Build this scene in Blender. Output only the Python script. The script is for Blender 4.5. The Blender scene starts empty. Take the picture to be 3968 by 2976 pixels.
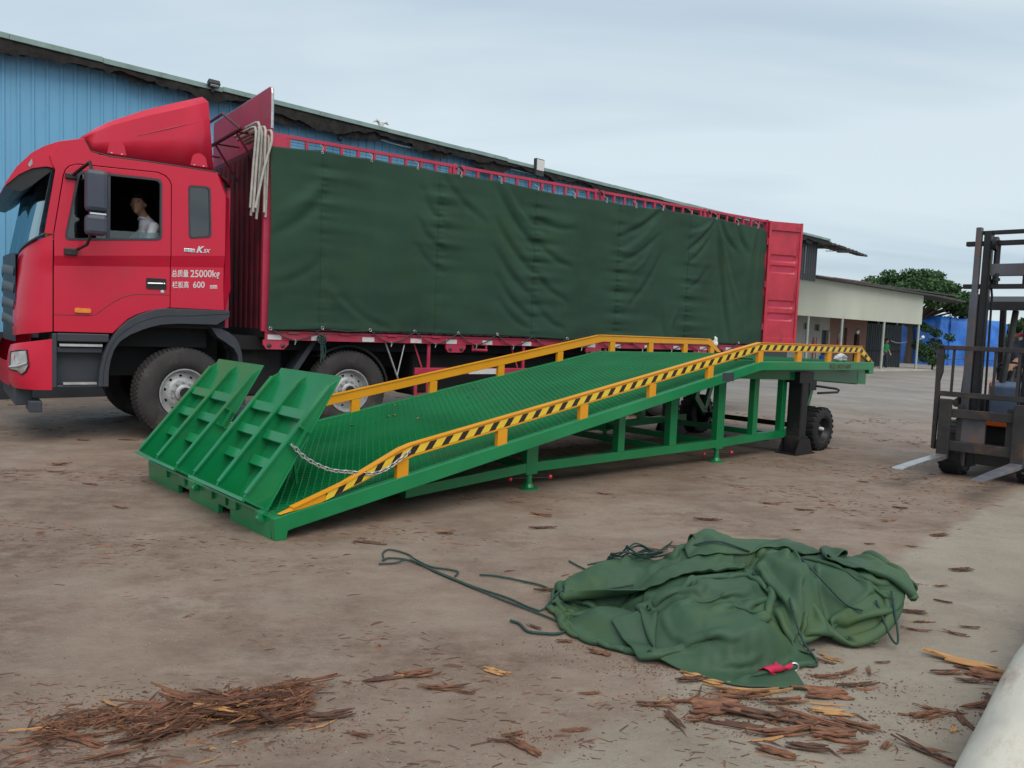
import bpy, bmesh, math, random
import numpy as np
from mathutils import Vector, Matrix, noise as mnoise
from mathutils.geometry import tessellate_polygon

random.seed(7)
RNG = np.random.default_rng(11)
sc = bpy.context.scene
COL = sc.collection

# ------------------------------------------------------------------ camera
cam_d = bpy.data.cameras.new('camera')
cam_d.sensor_fit = 'HORIZONTAL'
cam_d.sensor_width = 36.0
cam_d.lens = 3096.0 / 3968.0 * 36.0
cam_d.clip_start = 0.05
cam_d.clip_end = 3000.0
cam = bpy.data.objects.new('camera', cam_d)
COL.objects.link(cam)
CR = Vector((0.99915383, 0.0029294, 0.0410249))
CU = Vector((-0.04112935, 0.07116371, 0.99661633))
CF = Vector((0.0, 0.99746035, -0.07122398))
cm = Matrix((CR, CU, -CF)).transposed().to_4x4()
cm.translation = (0, 0, 1.45)
cam.matrix_world = cm
sc.camera = cam

# ------------------------------------------------------------------ world and sun: hazy overcast evening
SUN_EL, SUN_AZ = math.radians(54.0), math.radians(160.0)      # azimuth clockwise from +Y
wd = bpy.data.worlds.new('World')
sc.world = wd
wd.use_nodes = True
nt = wd.node_tree
nt.nodes.clear()
N = nt.nodes.new
L = nt.links.new
out = N('ShaderNodeOutputWorld')
sky = N('ShaderNodeTexSky')
sky.sky_type = 'NISHITA'
sky.sun_disc = False
sky.sun_elevation = SUN_EL
sky.sun_rotation = SUN_AZ
sky.air_density = 1.0
sky.dust_density = 2.0
sky.ozone_density = 2.0
bg1 = N('ShaderNodeBackground')
bg1.inputs['Strength'].default_value = 0.12
L(sky.outputs[0], bg1.inputs['Color'])
# cloud deck seen by direction
tc = N('ShaderNodeTexCoord')
sep = N('ShaderNodeSeparateXYZ')
L(tc.outputs['Generated'], sep.inputs[0])
zc = N('ShaderNodeMath'); zc.operation = 'MAXIMUM'; zc.inputs[1].default_value = 0.0
L(sep.outputs['Z'], zc.inputs[0])
za = N('ShaderNodeMath'); za.operation = 'ADD'; za.inputs[1].default_value = 0.16
L(zc.outputs[0], za.inputs[0])
dv = []
for ax in 'XY':
    d = N('ShaderNodeMath'); d.operation = 'DIVIDE'
    L(sep.outputs[ax], d.inputs[0]); L(za.outputs[0], d.inputs[1]); dv.append(d)
cb0 = N('ShaderNodeCombineXYZ')
L(dv[0].outputs[0], cb0.inputs[0]); L(dv[1].outputs[0], cb0.inputs[1])
cb = N('ShaderNodeMapping'); cb.inputs['Location'].default_value = (9.0, 9.0, 0); cb.inputs['Rotation'].default_value = (0, 0, math.radians(14)); cb.inputs['Scale'].default_value = (0.55, 1.5, 1)
L(cb0.outputs[0], cb.inputs[0])
n1 = N('ShaderNodeTexNoise'); n1.inputs['Scale'].default_value = 0.75; n1.inputs['Detail'].default_value = 5; n1.inputs['Roughness'].default_value = 0.48; n1.inputs['Distortion'].default_value = 0.4
L(cb.outputs[0], n1.inputs['Vector'])
rp = N('ShaderNodeValToRGB')
rp.color_ramp.elements[0].position = 0.32; rp.color_ramp.elements[0].color = (0.47, 0.595, 0.70, 1)
rp.color_ramp.elements[1].position = 0.58; rp.color_ramp.elements[1].color = (0.74, 0.845, 0.89, 1)
L(n1.outputs['Fac'], rp.inputs[0])
bg2 = N('ShaderNodeBackground')
bg2.inputs['Strength'].default_value = 1.07
L(rp.outputs[0], bg2.inputs['Color'])
mx = N('ShaderNodeMixShader')
mx.inputs[0].default_value = 0.80
L(bg1.outputs[0], mx.inputs[1]); L(bg2.outputs[0], mx.inputs[2])
L(mx.outputs[0], out.inputs['Surface'])

sun_d = bpy.data.lights.new('sun', 'SUN')
sun_d.energy = 2.2
sun_d.angle = math.radians(55)
sun_d.color = (1.0, 0.90, 0.78)
sun = bpy.data.objects.new('sun', sun_d)
COL.objects.link(sun)
sdir = Vector((math.sin(SUN_AZ) * math.cos(SUN_EL), math.cos(SUN_AZ) * math.cos(SUN_EL), math.sin(SUN_EL)))
sun.rotation_euler = sdir.to_track_quat('Z', 'Y').to_euler()
sun.location = sdir * 60

sc.view_settings.view_transform = 'Standard'
sc.view_settings.look = 'None'
sc.view_settings.exposure = 0.0
sc.view_settings.gamma = 1.0

# ------------------------------------------------------------------ helpers
def tag(o, label=None, cat=None, group=None, kind=None):
    if label: o['label'] = label
    if cat: o['category'] = cat
    if group: o['group'] = group
    if kind: o['kind'] = kind
    return o

def empty(name, loc, rz=0.0, label=None, cat=None, group=None):
    o = bpy.data.objects.new(name, None)
    COL.objects.link(o)
    o.empty_display_size = 0.2
    o.location = loc
    o.rotation_euler = (0, 0, rz)
    return tag(o, label, cat, group)

def link(name, me, parent=None, loc=(0, 0, 0), rot=(0, 0, 0), scale=(1, 1, 1)):
    o = bpy.data.objects.new(name, me)
    COL.objects.link(o)
    o.parent = parent
    o.location = loc
    o.rotation_euler = rot
    o.scale = scale
    return o

class MB:
    def __init__(s):
        s.v = []; s.f = []; s.mi = []; s.cur = 0
    def add(s, vs, fs):
        b = len(s.v)
        s.v.extend([tuple(p) for p in vs])
        for f in fs:
            s.f.append([b + i for i in f]); s.mi.append(s.cur)
        return s
    def box(s, x0, x1, y0, y1, z0, z1):
        v = [(x0, y0, z0), (x1, y0, z0), (x1, y1, z0), (x0, y1, z0), (x0, y0, z1), (x1, y0, z1), (x1, y1, z1), (x0, y1, z1)]
        return s.add(v, [(0, 3, 2, 1), (4, 5, 6, 7), (0, 1, 5, 4), (1, 2, 6, 5), (2, 3, 7, 6), (3, 0, 4, 7)])
    def beam(s, p, q, w, h, up=(0, 0, 1)):
        p = Vector(p); q = Vector(q); d = (q - p).normalized(); u = Vector(up)
        a = d.cross(u)
        if a.length < 1e-4: a = d.cross(Vector((1, 0, 0)))
        a.normalize(); b = a.cross(d).normalized()
        a *= w / 2; b *= h / 2
        v = [p - a - b, p + a - b, p + a + b, p - a + b, q - a - b, q + a - b, q + a + b, q - a + b]
        return s.add(v, [(0, 3, 2, 1), (4, 5, 6, 7), (0, 1, 5, 4), (1, 2, 6, 5), (2, 3, 7, 6), (3, 0, 4, 7)])
    def prism(s, poly, a, b, holes=(), plane='xz'):
        """extruded polygon (with holes); plane 'xz' extrudes along y, 'xy' along z, 'yz' along x"""
        def P(p, d):
            return {'xz': (p[0], d, p[1]), 'xy': (p[0], p[1], d), 'yz': (d, p[0], p[1])}[plane]
        loops = [list(poly)] + [list(h) for h in holes]
        flat = [p for l in loops for p in l]
        tri = tessellate_polygon([[Vector((p[0], p[1], 0)) for p in l] for l in loops])
        n = len(flat)
        v = [P(p, a) for p in flat] + [P(p, b) for p in flat]
        fs = [tuple(t) for t in tri] + [tuple(n + i for i in reversed(t)) for t in tri]
        o = 0
        for l in loops:
            k = len(l)
            for i in range(k):
                j = (i + 1) % k
                fs.append((o + i, o + j, n + o + j, n + o + i))
            o += k
        return s.add(v, fs)
    def tube(s, path, r, n=8, caps=True, closed=False):
        path = [Vector(p) for p in path]; m = len(path)
        rs = r if isinstance(r, (list, tuple)) else [r] * m
        t0 = (path[1] - path[0]).normalized()
        ref = Vector((0, 0, 1)) if abs(t0.z) < 0.9 else Vector((1, 0, 0))
        nn = t0.cross(ref).normalized()
        vs = []
        for i in range(m):
            if closed: t = (path[(i + 1) % m] - path[i - 1]).normalized()
            else: t = (path[min(i + 1, m - 1)] - path[max(i - 1, 0)]).normalized()
            nn = (nn - t * nn.dot(t)).normalized()
            b = t.cross(nn)
            for k in range(n):
                a = 2 * math.pi * k / n
                vs.append(path[i] + (nn * math.cos(a) + b * math.sin(a)) * rs[i])
        fs = []
        for i in range(m if closed else m - 1):
            j = (i + 1) % m
            for k in range(n):
                l = (k + 1) % n
                fs.append((i * n + k, i * n + l, j * n + l, j * n + k))
        if caps and not closed:
            fs.append(tuple(reversed(range(n)))); fs.append(tuple((m - 1) * n + k for k in range(n)))
        return s.add(vs, fs)
    def lathe(s, prof, c, n=32, axis='y', skip=None):
        """prof: (radius, offset along axis)"""
        vs = []; fs = []
        for (r, o) in prof:
            for k in range(n):
                a = 2 * math.pi * k / n
                x, z = r * math.cos(a), r * math.sin(a)
                p = {'y': (x, o, z), 'z': (x, z, o), 'x': (o, x, z)}[axis]
                vs.append((c[0] + p[0], c[1] + p[1], c[2] + p[2]))
        for i in range(len(prof) - 1):
            for k in range(n):
                if skip and skip(i, k): continue
                l = (k + 1) % n
                fs.append((i * n + k, i * n + l, (i + 1) * n + l, (i + 1) * n + k))
        return s.add(vs, fs)
    def grid(s, rows, flip=False):
        m = len(rows); n = len(rows[0])
        fs = []
        for i in range(m - 1):
            for j in range(n - 1):
                q = (i * n + j, i * n + j + 1, (i + 1) * n + j + 1, (i + 1) * n + j)
                fs.append(tuple(reversed(q)) if flip else q)
        return s.add([p for r in rows for p in r], fs)
    def ball(s, c, r, nu=14, nv=9):
        r = (r, r, r) if not isinstance(r, (tuple, list)) else r
        rows = []
        for i in range(nv + 1):
            ph = math.pi * i / nv
            rows.append([(c[0] + r[0] * math.sin(ph) * math.cos(2 * math.pi * k / nu), c[1] + r[1] * math.sin(ph) * math.sin(2 * math.pi * k / nu), c[2] + r[2] * math.cos(ph)) for k in range(nu + 1)])
        return s.grid(rows)
    def mesh(s, name, mats, smooth=None):
        me = bpy.data.meshes.new(name)
        me.from_pydata(s.v, [], s.f)
        for m in (mats if isinstance(mats, (list, tuple)) else [mats]): me.materials.append(m)
        me.polygons.foreach_set('material_index', s.mi)
        if smooth is not None:
            me.polygons.foreach_set('use_smooth', [True] * len(s.f))
            me.update()
            me.set_sharp_from_angle(angle=math.radians(smooth))
        me.validate(); me.update()
        return me
    def build(s, name, mats, parent=None, smooth=None, bevel=0.0, weld=False, fixn=False):
        me = s.mesh(name, mats, None if (weld or fixn) else smooth)
        if weld or fixn:
            bm = bmesh.new(); bm.from_mesh(me)
            if weld: bmesh.ops.remove_doubles(bm, verts=bm.verts, dist=1e-4)
            if fixn: bmesh.ops.recalc_face_normals(bm, faces=bm.faces)
            bm.to_mesh(me); bm.free()
            if smooth is not None:
                me.polygons.foreach_set('use_smooth', [True] * len(me.polygons))
                me.set_sharp_from_angle(angle=math.radians(smooth))
        o = link(name, me, parent)
        if bevel:
            b = o.modifiers.new('bevel', 'BEVEL'); b.width = bevel; b.segments = 2; b.limit_method = 'ANGLE'; b.angle_limit = math.radians(40)
            b.harden_normals = False
        return o

def M(name, base, rough=0.5, metal=0.0, var=0.15, vscale=3.0, bump=0.0, bscale=40.0, dirt=None, dscale=2.0, damt=0.3, coat=0.0, spec=0.5, detail=5.0, sx=(1, 1, 1)):
    """procedural paint/metal/etc: base colour with noise variation, optional dirt patches and fine bump"""
    m = bpy.data.materials.new(name); m.use_nodes = True
    t = m.node_tree; b = t.nodes['Principled BSDF']
    n = t.nodes.new; l = t.links.new
    tc = n('ShaderNodeTexCoord'); mp = n('ShaderNodeMapping'); mp.inputs['Scale'].default_value = sx
    l(tc.outputs['Object'], mp.inputs[0])
    no = n('ShaderNodeTexNoise'); no.inputs['Scale'].default_value = vscale; no.inputs['Detail'].default_value = detail; no.inputs['Roughness'].default_value = 0.6
    l(mp.outputs[0], no.inputs['Vector'])
    r = n('ShaderNodeValToRGB')
    lo = [max(0, c * (1 - var)) for c in base]; hi = [min(1, c * (1 + var)) for c in base]
    r.color_ramp.elements[0].position = 0.3; r.color_ramp.elements[0].color = (*lo, 1)
    r.color_ramp.elements[1].position = 0.7; r.color_ramp.elements[1].color = (*hi, 1)
    l(no.outputs['Fac'], r.inputs[0])
    col = r.outputs[0]
    rr = n('ShaderNodeMapRange'); rr.inputs['To Min'].default_value = max(0.02, rough - 0.08); rr.inputs['To Max'].default_value = min(1, rough + 0.12)
    l(no.outputs['Fac'], rr.inputs['Value'])
    if dirt is not None:
        d = n('ShaderNodeTexNoise'); d.inputs['Scale'].default_value = dscale; d.inputs['Detail'].default_value = 9; d.inputs['Roughness'].default_value = 0.7
        l(mp.outputs[0], d.inputs['Vector'])
        dr = n('ShaderNodeValToRGB'); dr.color_ramp.elements[0].position = 0.62 - 0.3 * damt; dr.color_ramp.elements[1].position = 0.85 - 0.3 * damt
        dr.color_ramp.elements[0].color = (0, 0, 0, 1); dr.color_ramp.elements[1].color = (1, 1, 1, 1)
        l(d.outputs['Fac'], dr.inputs[0])
        mix = n('ShaderNodeMix'); mix.data_type = 'RGBA'
        l(dr.outputs[0], mix.inputs['Factor']); l(col, mix.inputs['A']); mix.inputs['B'].default_value = (*dirt, 1)
        col = mix.outputs['Result']
    l(col, b.inputs['Base Color']); l(rr.outputs[0], b.inputs['Roughness'])
    b.inputs['Metallic'].default_value = metal
    b.inputs['Coat Weight'].default_value = coat; b.inputs['Coat Roughness'].default_value = 0.08
    b.inputs['Specular IOR Level'].default_value = spec
    if bump:
        bn = n('ShaderNodeTexNoise'); bn.inputs['Scale'].default_value = bscale; bn.inputs['Detail'].default_value = 4
        l(mp.outputs[0], bn.inputs['Vector'])
        bp = n('ShaderNodeBump'); bp.inputs['Strength'].default_value = bump; bp.inputs['Distance'].default_value = 0.01
        l(bn.outputs['Fac'], bp.inputs['Height']); l(bp.outputs[0], b.inputs['Normal'])
    return m

def glass(name, tint, refl=0.5, rough=0.02, gloss=(0.8, 0.8, 0.8)):
    m = bpy.data.materials.new(name); m.use_nodes = True
    t = m.node_tree; t.nodes.clear(); n = t.nodes.new; l = t.links.new
    o = n('ShaderNodeOutputMaterial'); tr = n('ShaderNodeBsdfTransparent'); tr.inputs[0].default_value = (*tint, 1)
    gl = n('ShaderNodeBsdfGlossy'); gl.inputs['Roughness'].default_value = rough; gl.inputs['Color'].default_value = (*gloss, 1)
    fr = n('ShaderNodeFresnel'); fr.inputs[0].default_value = 1.5
    no = n('ShaderNodeTexNoise'); no.inputs['Scale'].default_value = 6.0
    mu = n('ShaderNodeMath'); mu.operation = 'MULTIPLY_ADD'; mu.inputs[1].default_value = 1.0 + refl; mu.inputs[2].default_value = 0.02 * refl
    l(fr.outputs[0], mu.inputs[0])
    mu.use_clamp = True
    ro = n('ShaderNodeMath'); ro.operation = 'MULTIPLY'; ro.inputs[1].default_value = rough * 2
    l(no.outputs['Fac'], ro.inputs[0]); l(ro.outputs[0], gl.inputs['Roughness'])
    mx = n('ShaderNodeMixShader'); l(mu.outputs[0], mx.inputs[0]); l(tr.outputs[0], mx.inputs[1]); l(gl.outputs[0], mx.inputs[2]); l(mx.outputs[0], o.inputs[0])
    return m

DUST = (0.20, 0.155, 0.12)
mt = {}
mt['cab_red'] = M('cab_red_paint', (0.56, 0.010, 0.042), 0.34, var=0.06, vscale=1.2, coat=0.28, spec=0.35, dirt=(0.42, 0.03, 0.05), dscale=1.1, damt=0.2)
mt['box_red'] = M('faded_red_paint', (0.42, 0.026, 0.068), 0.5, var=0.18, vscale=2.5, dirt=(0.30, 0.10, 0.10), dscale=2.2, damt=0.25, bump=0.05)
mt['shaded_red'] = M('shaded_dark_red', (0.12, 0.008, 0.018), 0.6, var=0.35, vscale=3, dirt=(0.03, 0.015, 0.018), dscale=2, damt=0.4)  # shade between cab and cargo box put into the colour as darker red
mt['door_red'] = M('dented_red_paint', (0.46, 0.028, 0.055), 0.30, var=0.22, vscale=1.8, dirt=(0.13, 0.03, 0.03), dscale=4, damt=0.22, bump=0.25, bscale=4)
mt['green'] = M('gloss_green_paint', (0.002, 0.195, 0.062), 0.32, var=0.14, vscale=2.4, coat=0.3, dirt=(0.010, 0.135, 0.05), dscale=3.5, damt=0.22, bump=0.03, bscale=25)
mt['green_deck'] = M('green_deck_paint', (0.003, 0.165, 0.052), 0.36, var=0.2, vscale=1.3, dirt=(0.04, 0.135, 0.055), dscale=1.1, damt=0.25)
mt['yellow'] = M('yellow_paint', (0.72, 0.30, 0.008), 0.38, var=0.07, vscale=3, dirt=(0.45, 0.22, 0.03), dscale=3, damt=0.08)
mt['black_metal'] = M('black_painted_metal', (0.012, 0.012, 0.014), 0.42, var=0.3, dirt=(0.06, 0.05, 0.045), dscale=3, damt=0.2)
mt['dark'] = M('underbody_black', (0.008, 0.009, 0.011), 0.75, var=0.4, dirt=(0.020, 0.018, 0.017), dscale=4, damt=0.2)
mt['liner'] = M('cab_liner', (0.012, 0.012, 0.014), 0.8, var=0.2)
mt['plastic'] = M('grey_black_plastic', (0.035, 0.042, 0.055), 0.5, var=0.12, dirt=(0.09, 0.08, 0.075), dscale=2.5, damt=0.12)
mt['mirror_housing'] = M('mirror_housing_plastic', (0.045, 0.055, 0.085), 0.45, var=0.15, dirt=(0.09, 0.085, 0.09), dscale=4, damt=0.2)
mt['rubber'] = M('tyre_rubber', (0.032, 0.030, 0.031), 0.8, var=0.3, vscale=6, dirt=(0.105, 0.088, 0.082), dscale=4, damt=0.28, bump=0.2, bscale=60)
mt['rubber_clean'] = M('black_solid_rubber', (0.016, 0.017, 0.02), 0.6, var=0.25, vscale=6, dirt=(0.06, 0.05, 0.045), dscale=6, damt=0.1)
mt['rim'] = M('silver_rim', (0.38, 0.39, 0.40), 0.45, metal=0.35, var=0.25, vscale=8, dirt=(0.10, 0.085, 0.08), dscale=9, damt=0.3)
mt['chrome'] = M('chrome', (0.75, 0.76, 0.78), 0.18, metal=1.0, var=0.05)
mt['galv'] = M('galvanised_steel', (0.50, 0.51, 0.53), 0.38, metal=0.7, var=0.2, vscale=20)
mt['alu'] = M('worn_aluminium', (0.5, 0.5, 0.5), 0.42, metal=0.6, var=0.15, vscale=9)
mt['white_refl'] = M('white_reflector_tape', (0.62, 0.63, 0.64), 0.5, var=0.12, vscale=9, dirt=(0.3, 0.25, 0.24), dscale=8, damt=0.2)
mt['letter'] = M('white_lettering', (0.66, 0.60, 0.63), 0.5, var=0.15, vscale=14)
mt['red_letter'] = M('dull_stencil_paint', (0.10, 0.055, 0.04), 0.6, var=0.3, vscale=20)
mt['orange'] = M('amber_lens', (0.75, 0.22, 0.01), 0.2, var=0.2, vscale=20, coat=0.8)
mt['canvas'] = M('green_canvas', (0.024, 0.058, 0.040), 0.75, var=0.22, vscale=0.9, dirt=(0.032, 0.068, 0.034), dscale=1.3, damt=0.35, bump=0.12, bscale=120, spec=0.22)
mt['canvas_seam'] = M('green_canvas_seam', (0.024, 0.062, 0.042), 0.62, var=0.2, vscale=3, bump=0.1, bscale=150, spec=0.35)
mt['canvas2'] = M('waxed_green_canvas', (0.036, 0.084, 0.046), 0.60, var=0.25, vscale=2.5, dirt=(0.066, 0.10, 0.026), dscale=2.6, damt=0.34, bump=0.12, bscale=140, spec=0.35)
mt['rope'] = M('dark_green_rope', (0.022, 0.055, 0.050), 0.8, var=0.35, vscale=60, bump=0.5, bscale=200)
mt['blue_wall'] = M('blue_sheet_metal', (0.15, 0.40, 0.62), 0.5, var=0.10, vscale=0.6, dirt=(0.09, 0.20, 0.30), dscale=0.7, damt=0.2, sx=(1, 1, 0.35))
mt['roof_green'] = M('pale_green_fascia', (0.21, 0.31, 0.29), 0.5, var=0.2, vscale=2, dirt=(0.13, 0.12, 0.09), dscale=3, damt=0.25)
mt['fringe'] = M('rotten_dark_fringe', (0.018, 0.017, 0.016), 0.95, var=0.6, vscale=9, bump=0.8, bscale=30)
mt['grey_roof'] = M('weathered_dark_roof', (0.055, 0.055, 0.055), 0.8, var=0.4, vscale=3, bump=0.2)
mt['cream'] = M('cream_sheet_metal', (0.52, 0.54, 0.47), 0.5, var=0.06, vscale=0.7, dirt=(0.36, 0.36, 0.31), dscale=0.9, damt=0.15, sx=(1, 1, 0.3))
mt['plaster'] = M('white_plaster', (0.36, 0.35, 0.32), 0.85, var=0.12, vscale=1.5, dirt=(0.3, 0.28, 0.25), dscale=1.2, damt=0.25)
mt['brick'] = M('red_brick', (0.30, 0.13, 0.085), 0.9, var=0.35, vscale=2.5, dirt=(0.22, 0.16, 0.13), dscale=3, damt=0.3)
mt['dark_sheet'] = M('dark_grey_sheet', (0.028, 0.034, 0.040), 0.6, var=0.2)
mt['post'] = M('pale_green_post', (0.35, 0.40, 0.38), 0.6, var=0.2, dirt=(0.22, 0.2, 0.17), dscale=3, damt=0.3)
mt['blue_tarp'] = M('bright_blue_tarpaulin', (0.028, 0.15, 0.56), 0.42, var=0.35, vscale=0.9, dirt=(0.03, 0.22, 0.62), dscale=1.4, damt=0.4, bump=0.5, bscale=3)
mt['bark'] = M('reddish_bark', (0.20, 0.088, 0.050), 0.9, var=0.6, vscale=26, bump=0.8, bscale=70, sx=(0.15, 1, 1))
mt['bark_dark'] = M('dark_bark', (0.105, 0.052, 0.034), 0.9, var=0.5, vscale=22, bump=0.6, bscale=60, sx=(0.3, 1, 1))
mt['wood'] = M('pale_split_wood', (0.42, 0.22, 0.085), 0.7, var=0.35, vscale=14, bump=0.4, bscale=30, sx=(0.12, 1, 1), dirt=(0.20, 0.10, 0.05), dscale=10, damt=0.2)
mt['log'] = M('peeled_white_log', (0.50, 0.48, 0.42), 0.75, var=0.2, vscale=5, dirt=(0.22, 0.13, 0.085), dscale=5, damt=0.36, bump=0.3, bscale=14, sx=(0.35, 1, 1))
mt['leaf'] = M('tree_leaf', (0.050, 0.112, 0.040), 0.75, var=0.5, vscale=0.6, spec=0.3)
mt['leaf_dark'] = M('tree_leaf_dark', (0.034, 0.080, 0.030), 0.75, var=0.5, vscale=0.8, spec=0.3)
mt['trunk'] = M('tree_bark', (0.07, 0.055, 0.04), 0.9, var=0.3, vscale=6, bump=0.5)
mt['rust'] = M('rusty_black_steel', (0.035, 0.030, 0.030), 0.6, var=0.4, vscale=5, dirt=(0.16, 0.075, 0.04), dscale=4, damt=0.22, bump=0.15, bscale=30)
mt['mast_steel'] = M('mast_grey_steel', (0.095, 0.10, 0.12), 0.5, var=0.3, vscale=3, dirt=(0.22, 0.10, 0.045), dscale=2.6, damt=0.45, bump=0.1, sx=(1, 1, 0.5))
mt['steel_shine'] = M('worn_bright_steel', (0.42, 0.43, 0.45), 0.35, metal=0.8, var=0.25, vscale=9, dirt=(0.1, 0.1, 0.11), dscale=6, damt=0.12)
mt['fork_blue'] = M('blue_grey_hood', (0.10, 0.15, 0.24), 0.5, var=0.2, dirt=(0.08, 0.09, 0.11), dscale=4, damt=0.2)
mt['fork_orange'] = M('orange_paint', (0.62, 0.11, 0.02), 0.45, var=0.2, dirt=(0.1, 0.05, 0.04), dscale=6, damt=0.2)
mt['skin'] = M('skin', (0.42, 0.23, 0.15), 0.55, var=0.08, vscale=8)
mt['hair'] = M('black_hair', (0.010, 0.009, 0.009), 0.6, var=0.3, vscale=40)
mt['shirt'] = M('white_shirt_cloth', (0.62, 0.65, 0.72), 0.85, var=0.08, vscale=6, bump=0.25, bscale=18)
mt['green_shirt'] = M('green_shirt_cloth', (0.02, 0.28, 0.10), 0.85, var=0.12, vscale=6)
mt['trousers'] = M('dark_trousers', (0.03, 0.035, 0.06), 0.9, var=0.15)
mt['red_ball'] = M('red_plastic_ball', (0.62, 0.015, 0.04), 0.3, var=0.08, coat=0.5)
mt['red_cloth'] = M('crimson_patch', (0.50, 0.01, 0.06), 0.7, var=0.15, vscale=10)
mt['concrete'] = M('pale_concrete', (0.36, 0.35, 0.32), 0.85, var=0.15, vscale=1.2, bump=0.1)
mt['poly'] = M('crumpled_white_film', (0.72, 0.73, 0.74), 0.25, var=0.15, vscale=12)
mt['pole'] = M('weathered_grey_pole', (0.40, 0.39, 0.36), 0.6, var=0.2, vscale=10)
mt['toy_a'] = M('plush_yellow_green', (0.45, 0.5, 0.12), 0.9, var=0.4, vscale=14)
mt['toy_b'] = M('plush_blue', (0.08, 0.25, 0.45), 0.9, var=0.4, vscale=14)
mt['toy_c'] = M('plush_white_pink', (0.65, 0.5, 0.5), 0.9, var=0.4, vscale=14)
mt['cab_glass'] = glass('cab_glass', (0.50, 0.60, 0.63), 0.9)
mt['screen_glass'] = glass('windscreen_glass', (0.25, 0.33, 0.36), 0.0, gloss=(0.34, 0.44, 0.48))
mt['bar_grey'] = M('grille_bar_grey', (0.10, 0.10, 0.105), 0.45, metal=0.2, var=0.1)
mt['dark_glass'] = glass('smoked_glass', (0.10, 0.13, 0.15), 1.6)
mt['lamp_glass'] = M('headlamp_lens', (0.42, 0.40, 0.38), 0.12, metal=0.6, var=0.5, vscale=9, coat=1.0)
mt['pale_lamp'] = M('flood_lamp_face', (0.62, 0.63, 0.62), 0.3, var=0.05)

def tape_material():
    m = bpy.data.materials.new('hazard_tape'); m.use_nodes = True
    t = m.node_tree; b = t.nodes['Principled BSDF']; n = t.nodes.new; l = t.links.new
    tc = n('ShaderNodeTexCoord'); sp = n('ShaderNodeSeparateXYZ'); l(tc.outputs['UV'], sp.inputs[0])
    f = n('ShaderNodeMath'); f.operation = 'FRACT'; l(sp.outputs[0], f.inputs[0])
    g = n('ShaderNodeMath'); g.operation = 'GREATER_THAN'; g.inputs[1].default_value = 0.56; l(f.outputs[0], g.inputs[0])
    no = n('ShaderNodeTexNoise'); no.inputs['Scale'].default_value = 14; l(tc.outputs['Object'], no.inputs['Vector'])
    r = n('ShaderNodeValToRGB'); r.color_ramp.elements[0].color = (0.70, 0.46, 0.03, 1); r.color_ramp.elements[1].color = (0.80, 0.58, 0.05, 1); l(no.outputs['Fac'], r.inputs[0])
    mx = n('ShaderNodeMix'); mx.data_type = 'RGBA'; l(g.outputs[0], mx.inputs['Factor']); l(r.outputs[0], mx.inputs['A']); mx.inputs['B'].default_value = (0.018, 0.014, 0.012, 1)
    l(mx.outputs['Result'], b.inputs['Base Color']); b.inputs['Roughness'].default_value = 0.4
    return m
mt['tape'] = tape_material()

def text_mesh(name, body, size, mat, parent, origin, xdir, extrude=0.002, shear=0.0, bold=0.0, zdir=(0, 0, 1), xs=1.0):
    c = bpy.data.curves.new(name, 'FONT'); c.body = body; c.size = size; c.extrude = extrude; c.shear = shear; c.offset = bold
    t = bpy.data.objects.new('tmp_text', c); COL.objects.link(t)
    dg = bpy.context.evaluated_depsgraph_get()
    me = bpy.data.meshes.new_from_object(t.evaluated_get(dg))
    bpy.data.objects.remove(t); bpy.data.curves.remove(c)
    x = Vector(xdir).normalized(); z = Vector(zdir); y = x.cross(z) * -1
    nrm = x.cross(z)
    for v in me.vertices:
        p = v.co.copy()
        v.co = Vector(origin) + x * p.x * xs + z * p.y + nrm * p.z
    me.materials.clear(); me.materials.append(mat)
    me.update()
    return link(name, me, parent)

def spline(pts, n=10):
    P_ = [Vector(p) for p in pts]; P_ = [P_[0] * 2 - P_[1]] + P_ + [P_[-1] * 2 - P_[-2]]; r = []
    for i in range(1, len(P_) - 2):
        for k in range(n):
            t = k / n; a, b_, c_, d = P_[i - 1], P_[i], P_[i + 1], P_[i + 2]
            r.append(0.5 * ((2 * b_) + (c_ - a) * t + (2 * a - 5 * b_ + 4 * c_ - d) * t * t + (3 * b_ - a - 3 * c_ + d) * t ** 3))
    r.append(P_[-2]); return r

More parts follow.
